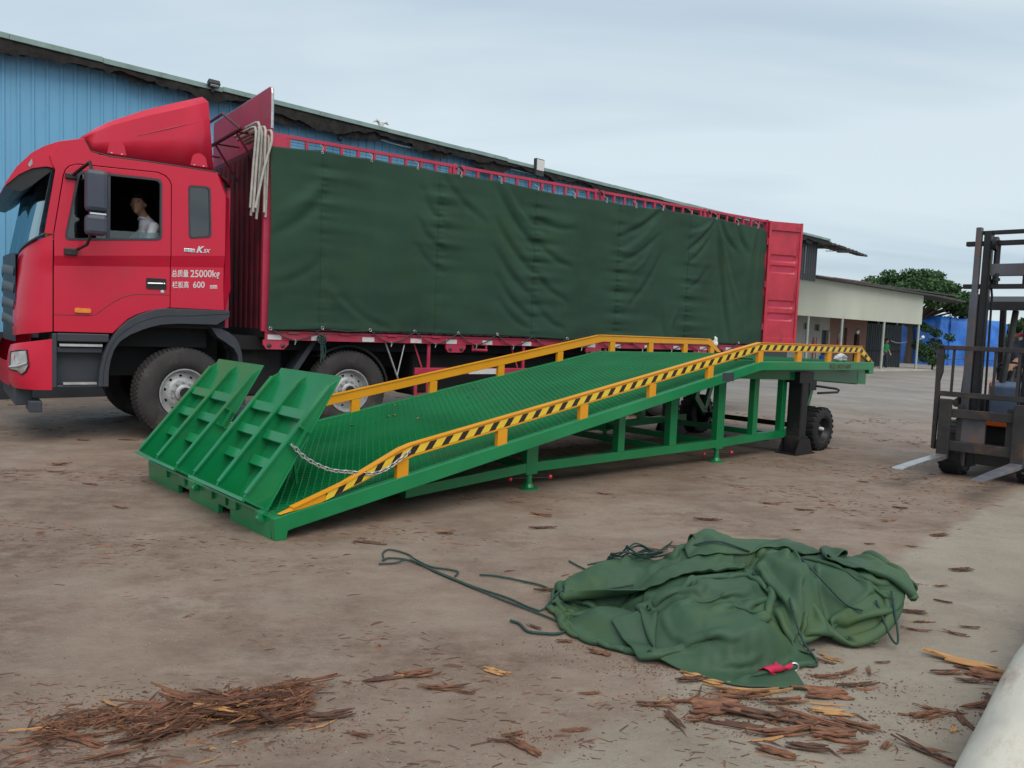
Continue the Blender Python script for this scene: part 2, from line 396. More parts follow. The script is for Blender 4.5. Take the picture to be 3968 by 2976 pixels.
# ================================================================== the setting
def ground_material():
    m = bpy.data.materials.new('dusty_yard_concrete'); m.use_nodes = True
    t = m.node_tree; b = t.nodes['Principled BSDF']; n = t.nodes.new; l = t.links.new
    tc = n('ShaderNodeTexCoord'); P = tc.outputs['Object']
    def noise(scale, detail=6, rough=0.6, vec=P, dist=0.0):
        q = n('ShaderNodeTexNoise'); q.inputs['Scale'].default_value = scale; q.inputs['Detail'].default_value = detail; q.inputs['Roughness'].default_value = rough; q.inputs['Distortion'].default_value = dist
        l(vec, q.inputs['Vector']); return q.outputs['Fac']
    def ramp(x, a, c, ca=(0, 0, 0, 1), cc=(1, 1, 1, 1)):
        r = n('ShaderNodeValToRGB'); r.color_ramp.elements[0].position = a; r.color_ramp.elements[1].position = c
        r.color_ramp.elements[0].color = ca; r.color_ramp.elements[1].color = cc; l(x, r.inputs[0]); return r.outputs[0]
    def mix(f, a, c):
        x = n('ShaderNodeMix'); x.data_type = 'RGBA'
        if isinstance(f, float): x.inputs['Factor'].default_value = f
        else: l(f, x.inputs['Factor'])
        for k, v in (('A', a), ('B', c)):
            if isinstance(v, tuple): x.inputs[k].default_value = (*v, 1)
            else: l(v, x.inputs[k])
        return x.outputs['Result']
    def mul(a, c):
        x = n('ShaderNodeMath'); x.operation = 'MULTIPLY'
        for i, v in enumerate((a, c)):
            if isinstance(v, float): x.inputs[i].default_value = v
            else: l(v, x.inputs[i])
        return x.outputs[0]
    # long streaks run across the yard
    mp = n('ShaderNodeMapping'); mp.inputs['Rotation'].default_value = (0, 0, math.radians(-12)); mp.inputs['Scale'].default_value = (0.75, 1.1, 1)
    l(P, mp.inputs[0]); S = mp.outputs[0]
    base = ramp(noise(0.9, 9, 0.74), 0.33, 0.68, (0.175, 0.122, 0.092, 1), (0.300, 0.222, 0.172, 1))
    base = mix(ramp(noise(2.1, 8, 0.7, S), 0.42, 0.70), base, (0.30, 0.245, 0.198))
    # clean paler slab to the right of a joint line, edge blurred by dirt
    sp = n('ShaderNodeSeparateXYZ'); l(P, sp.inputs[0])
    a = n('ShaderNodeMath'); a.operation = 'MULTIPLY_ADD'; a.inputs[1].default_value = 0.7364; a.inputs[2].default_value = 1.6686; l(sp.outputs[0], a.inputs[0])
    c = n('ShaderNodeMath'); c.operation = 'MULTIPLY_ADD'; c.inputs[1].default_value = -0.6766; l(sp.outputs[1], c.inputs[0]); l(a.outputs[0], c.inputs[2])
    e = n('ShaderNodeMath'); e.operation = 'MULTIPLY_ADD'; e.inputs[1].default_value = 0.5; l(noise(2.6, 8, 0.75), e.inputs[0]); l(c.outputs[0], e.inputs[2])
    slab = ramp(e.outputs[0], 0.22, 0.34)
    slabc = ramp(noise(1.3, 7, 0.7), 0.3, 0.7, (0.26, 0.218, 0.172, 1), (0.34, 0.30, 0.248, 1))
    base = mix(slab, base, slabc)
    # reddish bark dust, thicker in drifts
    inv = n('ShaderNodeMath'); inv.operation = 'MULTIPLY_ADD'; inv.inputs[1].default_value = -0.75; inv.inputs[2].default_value = 1.0; l(slab, inv.inputs[0])
    drift = mul(ramp(noise(0.75, 5, 0.6, S, 0.6), 0.42, 0.64), ramp(noise(7.0, 10, 0.82, S), 0.44, 0.58))
    stain = mul(ramp(noise(0.32, 6, 0.7, S, 0.8), 0.45, 0.62), ramp(noise(2.4, 8, 0.75, S), 0.35, 0.65))
    base = mix(mul(mul(stain, inv.outputs[0]), 0.42), base, (0.125, 0.085, 0.062))
    base = mix(mul(mul(drift, inv.outputs[0]), 0.78), base, (0.115, 0.068, 0.047))
    fine = mul(ramp(noise(30.0, 8, 0.8, S), 0.55, 0.66), ramp(noise(1.4, 7), 0.38, 0.62))
    base = mix(mul(fine, 0.75), base, (0.085, 0.054, 0.040))
    # distant wet-looking grey patches
    far = ramp(sp.outputs[1], 0.0, 1.0)
    fr = n('ShaderNodeMapRange'); fr.inputs['From Min'].default_value = 9; fr.inputs['From Max'].default_value = 22; l(sp.outputs[1], fr.inputs['Value'])
    base = mix(mul(fr.outputs[0], 0.75), base, ramp(noise(0.35, 7, 0.7), 0.35, 0.65, (0.19, 0.185, 0.175, 1), (0.31, 0.30, 0.285, 1)))
    wv_ = n('ShaderNodeTexWave'); wv_.inputs['Scale'].default_value = 0.16; wv_.inputs['Distortion'].default_value = 2.2; wv_.inputs['Detail'].default_value = 3; wv_.inputs['Detail Scale'].default_value = 0.6; l(S, wv_.inputs['Vector'])
    trk = mul(ramp(wv_.outputs['Fac'], 0.80, 0.97), ramp(noise(5.0, 9, 0.8, S), 0.40, 0.60))
    base = mix(mul(trk, 0.28), base, (0.125, 0.085, 0.064))
    # pale exposed aggregate
    vo = n('ShaderNodeTexVoronoi'); vo.inputs['Scale'].default_value = 55; l(P, vo.inputs['Vector'])
    ag = mul(ramp(vo.outputs['Distance'], 0.16, 0.26, (1, 1, 1, 1), (0, 0, 0, 1)), ramp(noise(8.0, 3), 0.48, 0.6))
    base = mix(mul(ag, 0.6), base, (0.43, 0.39, 0.35))
    l(base, b.inputs['Base Color'])
    rg = ramp(noise(0.8, 6), 0.35, 0.7, (0.62, 0.62, 0.62, 1), (0.9, 0.9, 0.9, 1)); l(rg, b.inputs['Roughness'])
    b.inputs['Specular IOR Level'].default_value = 0.35
    bp = n('ShaderNodeBump'); bp.inputs['Strength'].default_value = 0.7; bp.inputs['Distance'].default_value = 0.02
    hs = n('ShaderNodeMath'); hs.operation = 'ADD'; l(noise(26.0, 8, 0.75), hs.inputs[0]); l(mul(ag, 0.5), hs.inputs[1])
    l(hs.outputs[0], bp.inputs['Height']); l(bp.outputs[0], b.inputs['Normal'])
    return m
mt['ground'] = ground_material()
g = MB(); g.add([(-600, -300, 0), (900, -300, 0), (900, 1500, 0), (-600, 1500, 0)], [(0, 1, 2, 3)])
tag(g.build('ground', mt['ground']), 'dusty tan concrete yard littered with bark', kind='structure')

# ------------------------------------------------------------------ blue warehouse (local x along the wall, y away from the yard)
wh = empty('blue_warehouse', (-4.3, 16.0, 0), math.radians(45), 'long blue sheet metal warehouse with ragged dark eaves behind the truck', 'warehouse')
def corrugated(width, z0, z1, pitch, rib, depth, flat=None):
    b = MB(); prof = [(0.0, 0.0)]; x = 0.0
    while x < width - 1e-6:
        a = x + (pitch - rib) / 2
        prof += [(a, 0.0), (a + rib * 0.25, -depth), (a + rib * 0.75, -depth), (a + rib, 0.0)]
        x += pitch
    prof.append((width, 0.0))
    b.grid([[(px, py, z0) for px, py in prof], [(px, py, z1) for px, py in prof]])
    return b
pm = corrugated(1.0, 0.0, 5.44, 0.2, 0.06, 0.022).mesh('wall_panel', mt['blue_wall'])
for k in range(29):
    link('wall_panel', pm, wh, (-8 + k * 1.0, 0.0 - 0.004 * (k % 2), 0))
MB().box(-8, 20.9, -0.05, -0.032, 0, 1.05).build('shade_band', mt['dark_sheet'], wh)  # added dark strip imitating the shadow low on the wall behind the truck
pd = corrugated(1.0, 3.75, 5.30, 0.2, 0.07, 0.028).mesh('end_panel', mt['dark_sheet'])
for k in range(2): link('end_panel', pd, wh, (21.0 + k, -0.01 - 0.004 * k, 0))
MB().box(-8, 20.98, 0.06, 0.12, 0, 5.3).box(20.9, 20.98, 0.12, 14, 0, 5.3).box(-8, -7.9, 0.12, 14, 0, 5.3).box(-8, 20.98, 14, 14.1, 0, 5.3).build('inner_wall', mt['dark_sheet'], wh)
b = MB(); b.prism([(-0.30, 5.42), (7.0, 6.5), (14.6, 5.34), (14.6, 5.28), (7.0, 6.44), (-0.30, 5.36)], -8.2, 23.4, plane='yz'); b.build('roof', mt['grey_roof'], wh)
b = MB()
x = -8.2
while x < 23.4:
    w = random.uniform(1.2, 3.0); x2 = min(x + w, 23.4); dz = random.uniform(-0.012, 0.012)
    b.box(x, x2 - 0.004, -0.34 - random.uniform(0, 0.012), -0.31, 5.395 + dz, 5.48 + dz); x = x2
b.build('fascia', mt['roof_green'], wh, bevel=0.006)
# ragged rotten fringe hanging under the fascia
def fringe(y0, seed, depth):
    b = MB(); rows = [[], [], []]; xs = np.arange(-8.2, 23.4, 0.045)
    for x in xs:
        n0 = mnoise.fractal(Vector((x * 0.9, seed, 0)), 1.0, 2.0, 5); n1 = mnoise.fractal(Vector((x * 6, seed + 9, 0)), 1.0, 2.0, 3)
        lo = 5.35 - depth * (0.62 + 1.15 * n0) - 0.035 * n1
        yy = y0 + 0.02 * n1
        rows[0].append((x, y0, 5.42)); rows[1].append((x, yy - 0.01, 5.35)); rows[2].append((x, yy + 0.02 * n0, min(lo, 5.35)))
    b.grid(rows); return b
fr = fringe(-0.308, 1.3, 0.15); o = fr.build('eaves_fringe', mt['fringe'], wh, smooth=60)
fr = fringe(-0.25, 7.7, 0.20); fr.build('eaves_fringe', mt['fringe'], wh, smooth=60)
MB().box(-8.2, 23.4, -0.24, 0.05, 5.345, 5.37).build('eaves_soffit', mt['fringe'], wh)
# broken sheets sticking out past the end wall
for i, (x0, x1, z0, z1, w) in enumerate(((22.9, 25.0, 5.38, 5.30, 1.4), (24.4, 26.3, 5.32, 5.24, 0.9), (25.6, 27.3, 5.25, 5.18, 0.5))):
    b = MB(); rows = []
    for j in range(2):
        rows.append([(x0 + (x1 - x0) * k / 10, -0.3 + j * w, z0 + (z1 - z0) * k / 10 + 0.03 * (k % 2) + 0.06 * j) for k in range(11)])
    b.grid(rows); b.grid([[(p[0], p[1], p[2] - 0.07 + 0.02 * random.random()) for p in r] for r in rows], True)
    b.grid([rows[0], [(p[0], p[1], p[2] - 0.07) for p in rows[0]]])
    b.build('broken_roof_sheet', mt['grey_roof'], wh)
MB().beam((22.9, -0.4, 4.95), (25.3, -0.45, 5.17), 0.03, 0.03).build('roof_bracket', mt['rust'], wh)
# sagging cable under the eaves
b = MB(); pts = []
for k in range(40):
    t = k / 39; x = 1.05 + 5.2 * t
    pts.append((x, -0.22, 5.33 - 0.10 * math.sin(math.pi * min(1, t * 2.4)) * (1 if t < 0.42 else 0.3) - 0.06 * t))
b.tube(pts, 0.012, 6).build('eaves_cable', mt['post'], wh)
# flood lamps on the eaves: things fixed to the building
def flood_lamp(x, size, label, tilt, drop=0.0):
    e = empty('flood_lamp', wh.matrix_world @ Vector((0, 0, 0)), 0, label, 'lamp', 'flood lamps on the warehouse eaves')
    p = Matrix.Rotation(math.radians(45), 4, 'Z') @ Vector((x, -0.36, 5.46 - drop)) + Vector((-4.3, 16.0, 0))
    e.location = p; e.rotation_euler = (0, 0, math.radians(45))
    w, h = size
    MB().box(-w / 2, w / 2, -0.05, 0.04, 0.0, h).build('housing', mt['dark_sheet'], e, bevel=0.01).rotation_euler = (tilt, 0, 0)
    MB().box(-w / 2 + 0.025, w / 2 - 0.025, -0.062, -0.05, h * 0.32, h - 0.025).build('lens', mt['pale_lamp'], e).rotation_euler = (tilt, 0, 0)
    MB().box(-0.02, 0.02, -0.01, 0.03, -0.12, 0.02).build('bracket', mt['rust'], e)
flood_lamp(6.35, (0.30, 0.42), 'upright rectangular flood lamp above the middle of the truck tarpaulin', 0.0, 0.24)
flood_lamp(-2.0, (0.20, 0.10), 'small flood lamp tilted back on the eaves above the truck cab', 1.05)
b = MB()
for s_, a in ((1, 0.0), (-1, 0.5)):
    pts = [(0.02 * s_, 0, 0), (0.05 * s_, 0, 0.10), (0.12 * s_, 0, 0.13), (0.19 * s_, 0, 0.09 - 0.03 * a)]
    b.tube(pts, [0.02, 0.035, 0.035, 0.01], 7)
o = b.build('torn_ridge_strip', mt['pale_lamp']); o.location = Matrix.Rotation(math.radians(45), 4, 'Z') @ Vector((1.6, -0.33, 5.46)) + Vector((-4.3, 16.0, 0)); o.rotation_euler = (0, 0, math.radians(45))
tag(o, 'torn curled white strip on the eaves above the tarpaulin', 'scrap')
bl = empty('hanging_bulb', Matrix.Rotation(math.radians(45), 4, 'Z') @ Vector((0.69, -0.22, 5.34)) + Vector((-4.3, 16.0, 0)), 0, 'dark bulb hanging on a wire under the warehouse eaves', 'lamp')
MB().tube([(0, 0, 0), (0, 0, -0.2)], 0.006, 5).build('wire', mt['dark'], bl)
MB().lathe([(0.0, -0.33), (0.04, -0.31), (0.05, -0.27), (0.03, -0.22), (0.02, -0.19), (0, -0.19)], (0, 0, 0), 12, 'z').build('bulb', mt['dark'], bl, smooth=50)

# ------------------------------------------------------------------ open shed with cream awning (local x along the awning)
SH_O = Vector((12.4, 34.8, 0)); SH_A = math.atan2(0.64487, 0.76429)
sh = empty('yard_shed', SH_O, SH_A, 'low shed with a cream corrugated awning on thin posts', 'shed')
def awning_panel(x0, w):
    b = corrugated(w, 2.46, 4.16, 0.0825, 0.035, 0.018)
    b.v = [(p[0] + x0, p[1], p[2] if p[2] < 3 else 4.16 - 0.012 * (p[0] + x0)) for p in b.v]
    return b
for k in range(18):
    awning_panel(-2.875 + k * 0.825, 0.825).build('awning_panel', mt['cream'], sh)
MB().box(-2.8, 11.9, 0.01, 0.03, 2.47, 3.95).build('awning_back', mt['cream'], sh)
b = MB(); b.prism([(-2.9, 4.25), (12.6, 4.07), (15.0, 4.02), (16.7, 3.92), (16.6, 3.86), (12.6, 3.99), (-2.9, 4.17)], -0.35, 0.9); b.build('roof', mt['grey_roof'], sh)
b = MB(); b.prism([(-0.35, 4.20), (8.0, 4.9), (8.0, 4.84), (-0.35, 4.13)], -2.0, 15.5, plane='yz'); b.build('back_roof', mt['grey_roof'], sh)
b = MB()
for s_, x in enumerate((0.68, 3.67, 7.83, 11.77)):
    MB().tube([(x, 0.05, 0), (x + 0.01, 0.05, 2.47)], 0.062, 10).build('post', mt['post'], sh, smooth=40)
for x in (12.6, 14.9):
    MB().tube([(x, 2.6, 0), (x, 2.6, 2.7)], 0.05, 8).build('post', mt['post'], sh, smooth=40)
# back wall: plaster, then brick, with door and window openings
MB().prism([(1.0, 0), (6.2, 0), (6.2, 4.6), (1.0, 4.6)], 2.0, 2.15, holes=[[(3.73, 1.90), (4.12, 1.90), (4.12, 2.26), (3.73, 2.26)], [(4.74, 1.86), (5.22, 1.86), (5.22, 2.22), (4.74, 2.22)], [(5.48, 0.02), (6.10, 0.02), (6.10, 1.93), (5.48, 1.93)]]).build('plaster_wall', mt['plaster'], sh)
def brick_material():
    m = bpy.data.materials.new('brick_wall'); m.use_nodes = True
    t = m.node_tree; b = t.nodes['Principled BSDF']; n = t.nodes.new; l = t.links.new
    tc = n('ShaderNodeTexCoord'); mp = n('ShaderNodeMapping'); mp.inputs['Rotation'].default_value = (math.radians(90), 0, 0); l(tc.outputs['Object'], mp.inputs[0])
    br = n('ShaderNodeTexBrick'); br.inputs['Scale'].default_value = 1.0; br.inputs['Brick Width'].default_value = 0.24; br.inputs['Row Height'].default_value = 0.065; br.inputs['Mortar Size'].default_value = 0.009
    br.inputs['Color1'].default_value = (0.25, 0.105, 0.07, 1); br.inputs['Color2'].default_value = (0.19, 0.085, 0.062, 1); br.inputs['Mortar'].default_value = (0.22, 0.18, 0.16, 1)
    l(mp.outputs[0], br.inputs['Vector']); l(br.outputs['Color'], b.inputs['Base Color']); b.inputs['Roughness'].default_value = 0.9
    return m
mt['brick_wall'] = brick_material()
arch = [(8.76, 0.02), (9.36, 0.02)] + [(9.06 + 0.3 * math.cos(a), 1.72 + 0.14 * math.sin(a)) for a in np.linspace(0, math.pi, 9)]
MB().prism([(6.2, 0), (10.1, 0), (10.1, 4.6), (6.2, 4.6)], 2.0, 2.15, holes=[[(7.70, 0.02), (8.0, 0.02), (8.0, 2.12), (7.70, 2.12)], arch]).build('brick_wall', mt['brick_wall'], sh)
for (x0, x1, z0, z1) in ((3.73, 4.12, 1.90, 2.26), (4.74, 5.22, 1.86, 2.22)):
    w = MB().box(x0, x1, 2.09, 2.12, z0, z1).build('window', mt['dark_glass'], sh)
    MB().box(x0, x1, 2.05, 2.09, z0, z0 + 0.03).box(x0, x1, 2.05, 2.09, z1 - 0.03, z1).box((x0 + x1) / 2 - 0.015, (x0 + x1) / 2 + 0.015, 2.05, 2.09, z0, z1).build('frame', mt['plaster'], w)
MB().box(5.5, 6.08, 2.12, 2.16, 0.03, 1.92).build('door', mt['dark_sheet'], sh)
MB().box(6.14, 6.2, 1.96, 2.0, 0.0, 1.85).build('door_jamb', mt['cream'], sh)
MB().box(7.06, 7.40, 1.96, 1.998, 1.53, 1.80).build('notice_board', mt['roof_green'], sh)
MB().box(7.05, 7.42, 1.95, 1.998, 0.95, 1.48).build('red_cabinet', mt['box_red'], sh)
MB().ball((9.06, 1.96, 1.93), (0.16, 0.05, 0.12), 10, 6).build('white_wreath', mt['poly'], sh, smooth=50)
MB().box(1.0, 10.1, 5.0, 5.1, 0, 4.5).box(10.0, 10.1, 2.15, 5.0, 0, 4.5).build('rear_wall', mt['plaster'], sh)
fn = corrugated(1.0, 0.08, 2.45, 0.25, 0.09, 0.03).mesh('fence_panel', mt['dark_sheet'])
for k in range(5): link('fence_panel', fn, sh, (10.35 + k * 0.92, 2.4 - 0.005 * (k % 2), 0))
MB().box(9.9, 15.6, 6.4, 6.5, 0, 4.7).box(15.5, 15.6, 2.6, 6.4, 0, 4.6).build('back_boarding', mt['dark_sheet'], sh)
MB().box(10.3, 15.0, 2.36, 2.40, 0.92, 1.0).build('fence_rail', mt['dark'], sh)
MB().tube([(13.4, 2.2, 1.55), (14.0, 2.2, 1.45), (14.6, 2.2, 1.44), (15.4, 2.2, 1.52)], 0.025, 6).build('hung_branch', mt['post'], sh)
b = MB(); b.box(-0.5, 12.6, -0.45, 6.5, 0.0, 0.10); tag(b.build('shed_floor', mt['concrete'], None, bevel=0.02), 'raised pale concrete floor edge under the shed', kind='structure')
o = bpy.data.objects['shed_floor']; o.location = SH_O; o.rotation_euler = (0, 0, SH_A)
def in_shed(x, y, z): return SH_O + Matrix.Rotation(SH_A, 4, 'Z') @ Vector((x, y, z))
dr = empty('blue_drum', in_shed(4.65, 1.3, 0.1), 0, 'blue plastic drum standing before the plaster wall of the shed', 'drum')
MB().lathe([(0, 0), (0.26, 0), (0.28, 0.1), (0.27, 0.3), (0.28, 0.5), (0.25, 0.58), (0.18, 0.60), (0, 0.60)], (0, 0, 0), 18, 'z').build('barrel', mt['blue_tarp'], dr, smooth=40)
MB().lathe([(0.06, 0.60), (0.06, 0.63), (0, 0.63)], (0.1, 0, 0), 10, 'z').build('cap', mt['dark'], dr, smooth=40)
fx = empty('fire_hose_reel', in_shed(4.65, 1.95, 0.0), 0, 'thin red pipe stand against the plaster wall of the shed', 'pipe stand')
for d in (0.0, 0.14): MB().tube([(d, 0, 0.1), (d, 0, 1.55)], 0.02, 6).build('pipe', mt['box_red'], fx)
MB().box(-0.04, 0.06, -0.05, 0.0, 1.1, 1.4).build('valve', mt['red_ball'], fx)
# mounted horn lamp on the end post
hn = empty('post_lamp', in_shed(11.95, -0.02, 1.75), SH_A, 'small white lamp clamped to the last awning post', 'lamp')
MB().tube([(-0.12, 0, -0.08), (0.1, 0, 0.02)], 0.02, 6).build('arm', mt['post'], hn)
MB().lathe([(0.03, 0.08), (0.10, 0.24), (0.0, 0.2)], (0, 0, 0.05), 12, 'x').build('shade', mt['poly'], hn, smooth=40)

# ------------------------------------------------------------------ trees
def leaf_cloud(clumps, n, size, seed):
    r = np.random.default_rng(seed); b = MB()
    w = np.array([c[3] ** 2.2 for c in clumps]); w /= w.sum()
    idx = r.choice(len(clumps), n, p=w)
    V = []; F = []
    for i in idx:
        cx, cy, cz, cr = clumps[i]
        d = r.normal(size=3); d /= np.linalg.norm(d)
        rad = cr * (0.55 + 0.5 * r.random())
        p = np.array([cx, cy, cz]) + d * rad * np.array([1.1, 1.1, 0.72])
        u = r.normal(size=3); u /= np.linalg.norm(u); v = np.cross(u, d + 0.6 * r.normal(size=3)); v /= (np.linalg.norm(v) + 1e-9)
        s = size * (0.6 + 0.8 * r.random())
        k = len(V)
        V += [tuple(p - u * s), tuple(p + v * s * 0.5), tuple(p + u * s), tuple(p - v * s * 0.5)]
        F.append((k, k + 1, k + 2, k + 3))
    b.v = V; b.f = F; b.mi = [int(x) for x in (r.random(n) < 0.4)]
    return b
def tree(name, loc, height, clumps, n, size, seed, label, cat='tree', group=None, trunk_r=0.2):
    e = empty(name, loc, 0, label, cat, group)
    b = MB(); b.tube([(0, 0, 0), (0.1, 0.05, height * 0.25), (0.02, 0.1, height * 0.5), (0.1, 0, height * 0.72)], [trunk_r, trunk_r * 0.8, trunk_r * 0.6, trunk_r * 0.3], 8)
    for c in clumps[::2]: b.tube([(0.05, 0.05, height * 0.4), (c[0] * 0.5, c[1] * 0.5, height * 0.4 + (c[2] - height * 0.4) * 0.6), (c[0], c[1], c[2])], [trunk_r * 0.45, trunk_r * 0.3, trunk_r * 0.1], 6)
    b.build('trunk', mt['trunk'], e, smooth=60)
    leaf_cloud(clumps, n, size, seed).build('crown', [mt['leaf'], mt['leaf_dark']], e)
    return e
cl = []
for k in range(60):
    a = random.uniform(0, 2 * math.pi); q = math.sqrt(random.random())
    x = 3.9 * q * math.cos(a); y = 2.8 * q * math.sin(a)
    z = 3.7 + (2.75 * math.sqrt(max(0.05, 1 - q * q * 0.9))) * random.uniform(0.35, 1.0)
    cl.append((x * random.uniform(0.9, 1.08), y, z + random.uniform(-0.35, 0.3), random.uniform(0.4, 0.95)))
cl += [(-3.9, 0, 4.9, 0.5), (-3.0, 0, 5.6, 0.8), (-2.0, -0.5, 6.2, 0.6), (1.6, 0, 6.3, 0.6), (3.6, 0, 4.0, 0.8), (4.1, 0, 3.5, 0.5), (2.6, 0, 5.3, 0.7)]
tree('broadleaf_tree', (28.6, 58, 0), 6.6, cl, 26000, 0.12, 3, 'large spreading broadleaf tree rising behind the cream awning', trunk_r=0.3)
tree('far_tree', (52, 98, 0), 5.5, [(random.uniform(-3.5, 3.5), random.uniform(-2, 2), random.uniform(2.2, 5.4), random.uniform(0.8, 1.3)) for _ in range(12)], 2600, 0.28, 5, 'hazy low tree beyond the blue tarpaulin stack', group='distant trees')
tree('far_tree', (62.5, 98, 0), 5.0, [(random.uniform(-3.2, 3.2), random.uniform(-2, 2), random.uniform(2.0, 5.0), random.uniform(0.7, 1.2)) for _ in range(12)], 2600, 0.28, 6, 'small distant tree seen between forklift mast and cab guard', group='distant trees')
tree('leafy_shrub', (23.9, 45.6, 0), 2.4, [(random.uniform(-0.8, 0.35), random.uniform(-0.5, 0.5), random.uniform(0.4, 2.5), random.uniform(0.2, 0.42)) for _ in range(13)] + [(0.75, -0.2, 1.9, 0.28), (0.9, -0.2, 1.75, 0.2), (0.55, -0.2, 0.8, 0.25)], 3000, 0.075, 8, 'leafy shrub growing beside the last awning post', 'shrub', trunk_r=0.06)
for k, (x, y) in enumerate(((75, 140), (95, 150), (58, 150))):
    tree('far_tree', (x, y, 0), 6, [(random.uniform(-6, 6), random.uniform(-2, 2), random.uniform(1.5, 5), random.uniform(1.2, 2)) for _ in range(12)], 1500, 0.45, 20 + k, 'faint tree on the horizon behind the scrap heap', group='horizon trees')

# ------------------------------------------------------------------ stack under blue tarpaulin
def tarp_stack():
    e = empty('tarpaulin_stack', (32.0, 59.3, 0), math.radians(22), 'tall stack wrapped in bright blue tarpaulin beyond the shed', 'covered stack')
    W2, D2, Hh = 3.35, 2.2, 3.35
    b = MB(); nx, nz = 80, 40
    ring = []
    per = [(-W2, -D2), (W2, -D2), (W2, D2), (-W2, D2)]
    pts = []
    for i in range(4):
        p, q = per[i], per[(i + 1) % 4]
        m_ = 60 if i % 2 == 0 else 30
        for k in range(m_): pts.append((p[0] + (q[0] - p[0]) * k / m_, p[1] + (q[1] - p[1]) * k / m_))
    rows = []
    for j in range(nz + 1):
        z = Hh * j / nz; row = []
        for (x, y) in pts + [pts[0]]:
            rr = math.hypot(x, y); nx_, ny_ = x / rr, y / rr
            d = 0.16 * mnoise.fractal(Vector((x * 0.9, y * 0.9 + 3, z * 0.35)), 1, 2, 4) + 0.05 * mnoise.noise(Vector((x * 4, y * 4, z * 1.2)))
            if abs(x + 2.55) < 0.10 and y < 0: d -= 0.16
            top = 1 - 0.10 * max(0, (z - 2.9) / 0.45) ** 2
            zz = z + (0.09 * mnoise.noise(Vector((x * 0.7, y * 0.7, 1.3))) if z > 3.2 else 0) - 0.06 * (x / W2) * (z / Hh)
            row.append((x * top + nx_ * d, y * top + ny_ * d, max(0.0, zz)))
        rows.append(row)
    b.grid(rows)
    cap = [[(p[0] * (1 - t), p[1] * (1 - t), p[2] + 0.05 * t) for p in rows[-1]] for t in (0, 0.4, 0.99)]
    b.grid(cap)
    b.build('tarpaulin', mt['blue_tarp'], e, smooth=70)
    MB().tube([(-W2 - 0.1, -D2 - 0.2, 0.4), (-1.0, -D2 - 0.23, 0.5), (W2, -D2 - 0.2, 0.42)], 0.02, 5).build('tie_rope', mt['rope'], e)
tarp_stack()
# scrap and a small house at the far right
fh = empty('far_house', (62, 86, 0), math.radians(20), 'distant low house with a red roof beyond the forklift', 'house')
MB().box(-7, 7, -3, 3, 0, 2.6).build('wall', mt['plaster'], fh)
MB().prism([(-3.4, 2.55), (0, 4.0), (3.4, 2.55), (3.4, 2.65), (0, 4.1), (-3.4, 2.65)], -7.4, 7.4, plane='yz').build('roof', mt['box_red'], fh)
MB().box(-4, -3, -3.05, -3, 0.9, 1.9).build('window', mt['dark_glass'], fh)
b = MB()
for k in range(260):
    x = random.gauss(0, 2.6); y = random.gauss(0, 1.2); z = max(0.02, (1.9 - 0.35 * abs(x)) * random.random())
    d = Vector((random.gauss(0, 1), random.gauss(0, 1), random.gauss(0, 0.5))).normalized() * random.uniform(0.2, 0.7)
    b.cur = random.randrange(3)
    b.beam((x - d.x, y - d.y, max(0.03, z - d.z)), (x + d.x, y + d.y, max(0.05, z + d.z)), 0.10, 0.05)
o = b.build('scrap_heap', [mt['rust'], mt['poly'], mt['bark_dark']]); o.location = (41.5, 61, 0)
tag(o, 'jumbled heap of scrap and timber past the blue tarpaulin', 'heap', kind='stuff')

# ================================================================== the truck (local x rearwards, y away from the yard, z up)
TK_O = Vector((-3.76227872, 9.1891983, 0)); TK_A = math.atan2(0.58466981, 0.81127136)
TW = 2.46
tk = empty('truck', TK_O, TK_A, 'red cargo truck with a tall cab parked in front of the blue warehouse', 'truck')

def roundpoly(pts, r, n=4):
    res = []; k = len(pts)
    for i in range(k):
        p = Vector(pts[i]).to_2d(); a = Vector(pts[i - 1]).to_2d(); c = Vector(pts[(i + 1) % k]).to_2d()
        da = (a - p); dc = (c - p); rr = min(r, da.length * 0.45, dc.length * 0.45)
        s = p + da.normalized() * rr; e = p + dc.normalized() * rr
        for j in range(n + 1):
            t = j / n
            q = s * (1 - t) ** 2 + p * 2 * t * (1 - t) + e * t * t
            res.append((q.x, q.y))
    return res
def inset(poly, d):
    c = Vector((sum(p[0] for p in poly) / len(poly), sum(p[1] for p in poly) / len(poly)))
    xs = [p[0] for p in poly]; zs = [p[1] for p in poly]
    sx = 1 - 2 * d / (max(xs) - min(xs)); sz = 1 - 2 * d / (max(zs) - min(zs))
    return [(c.x + (p[0] - c.x) * sx, c.y + (p[1] - c.y) * sz) for p in poly]

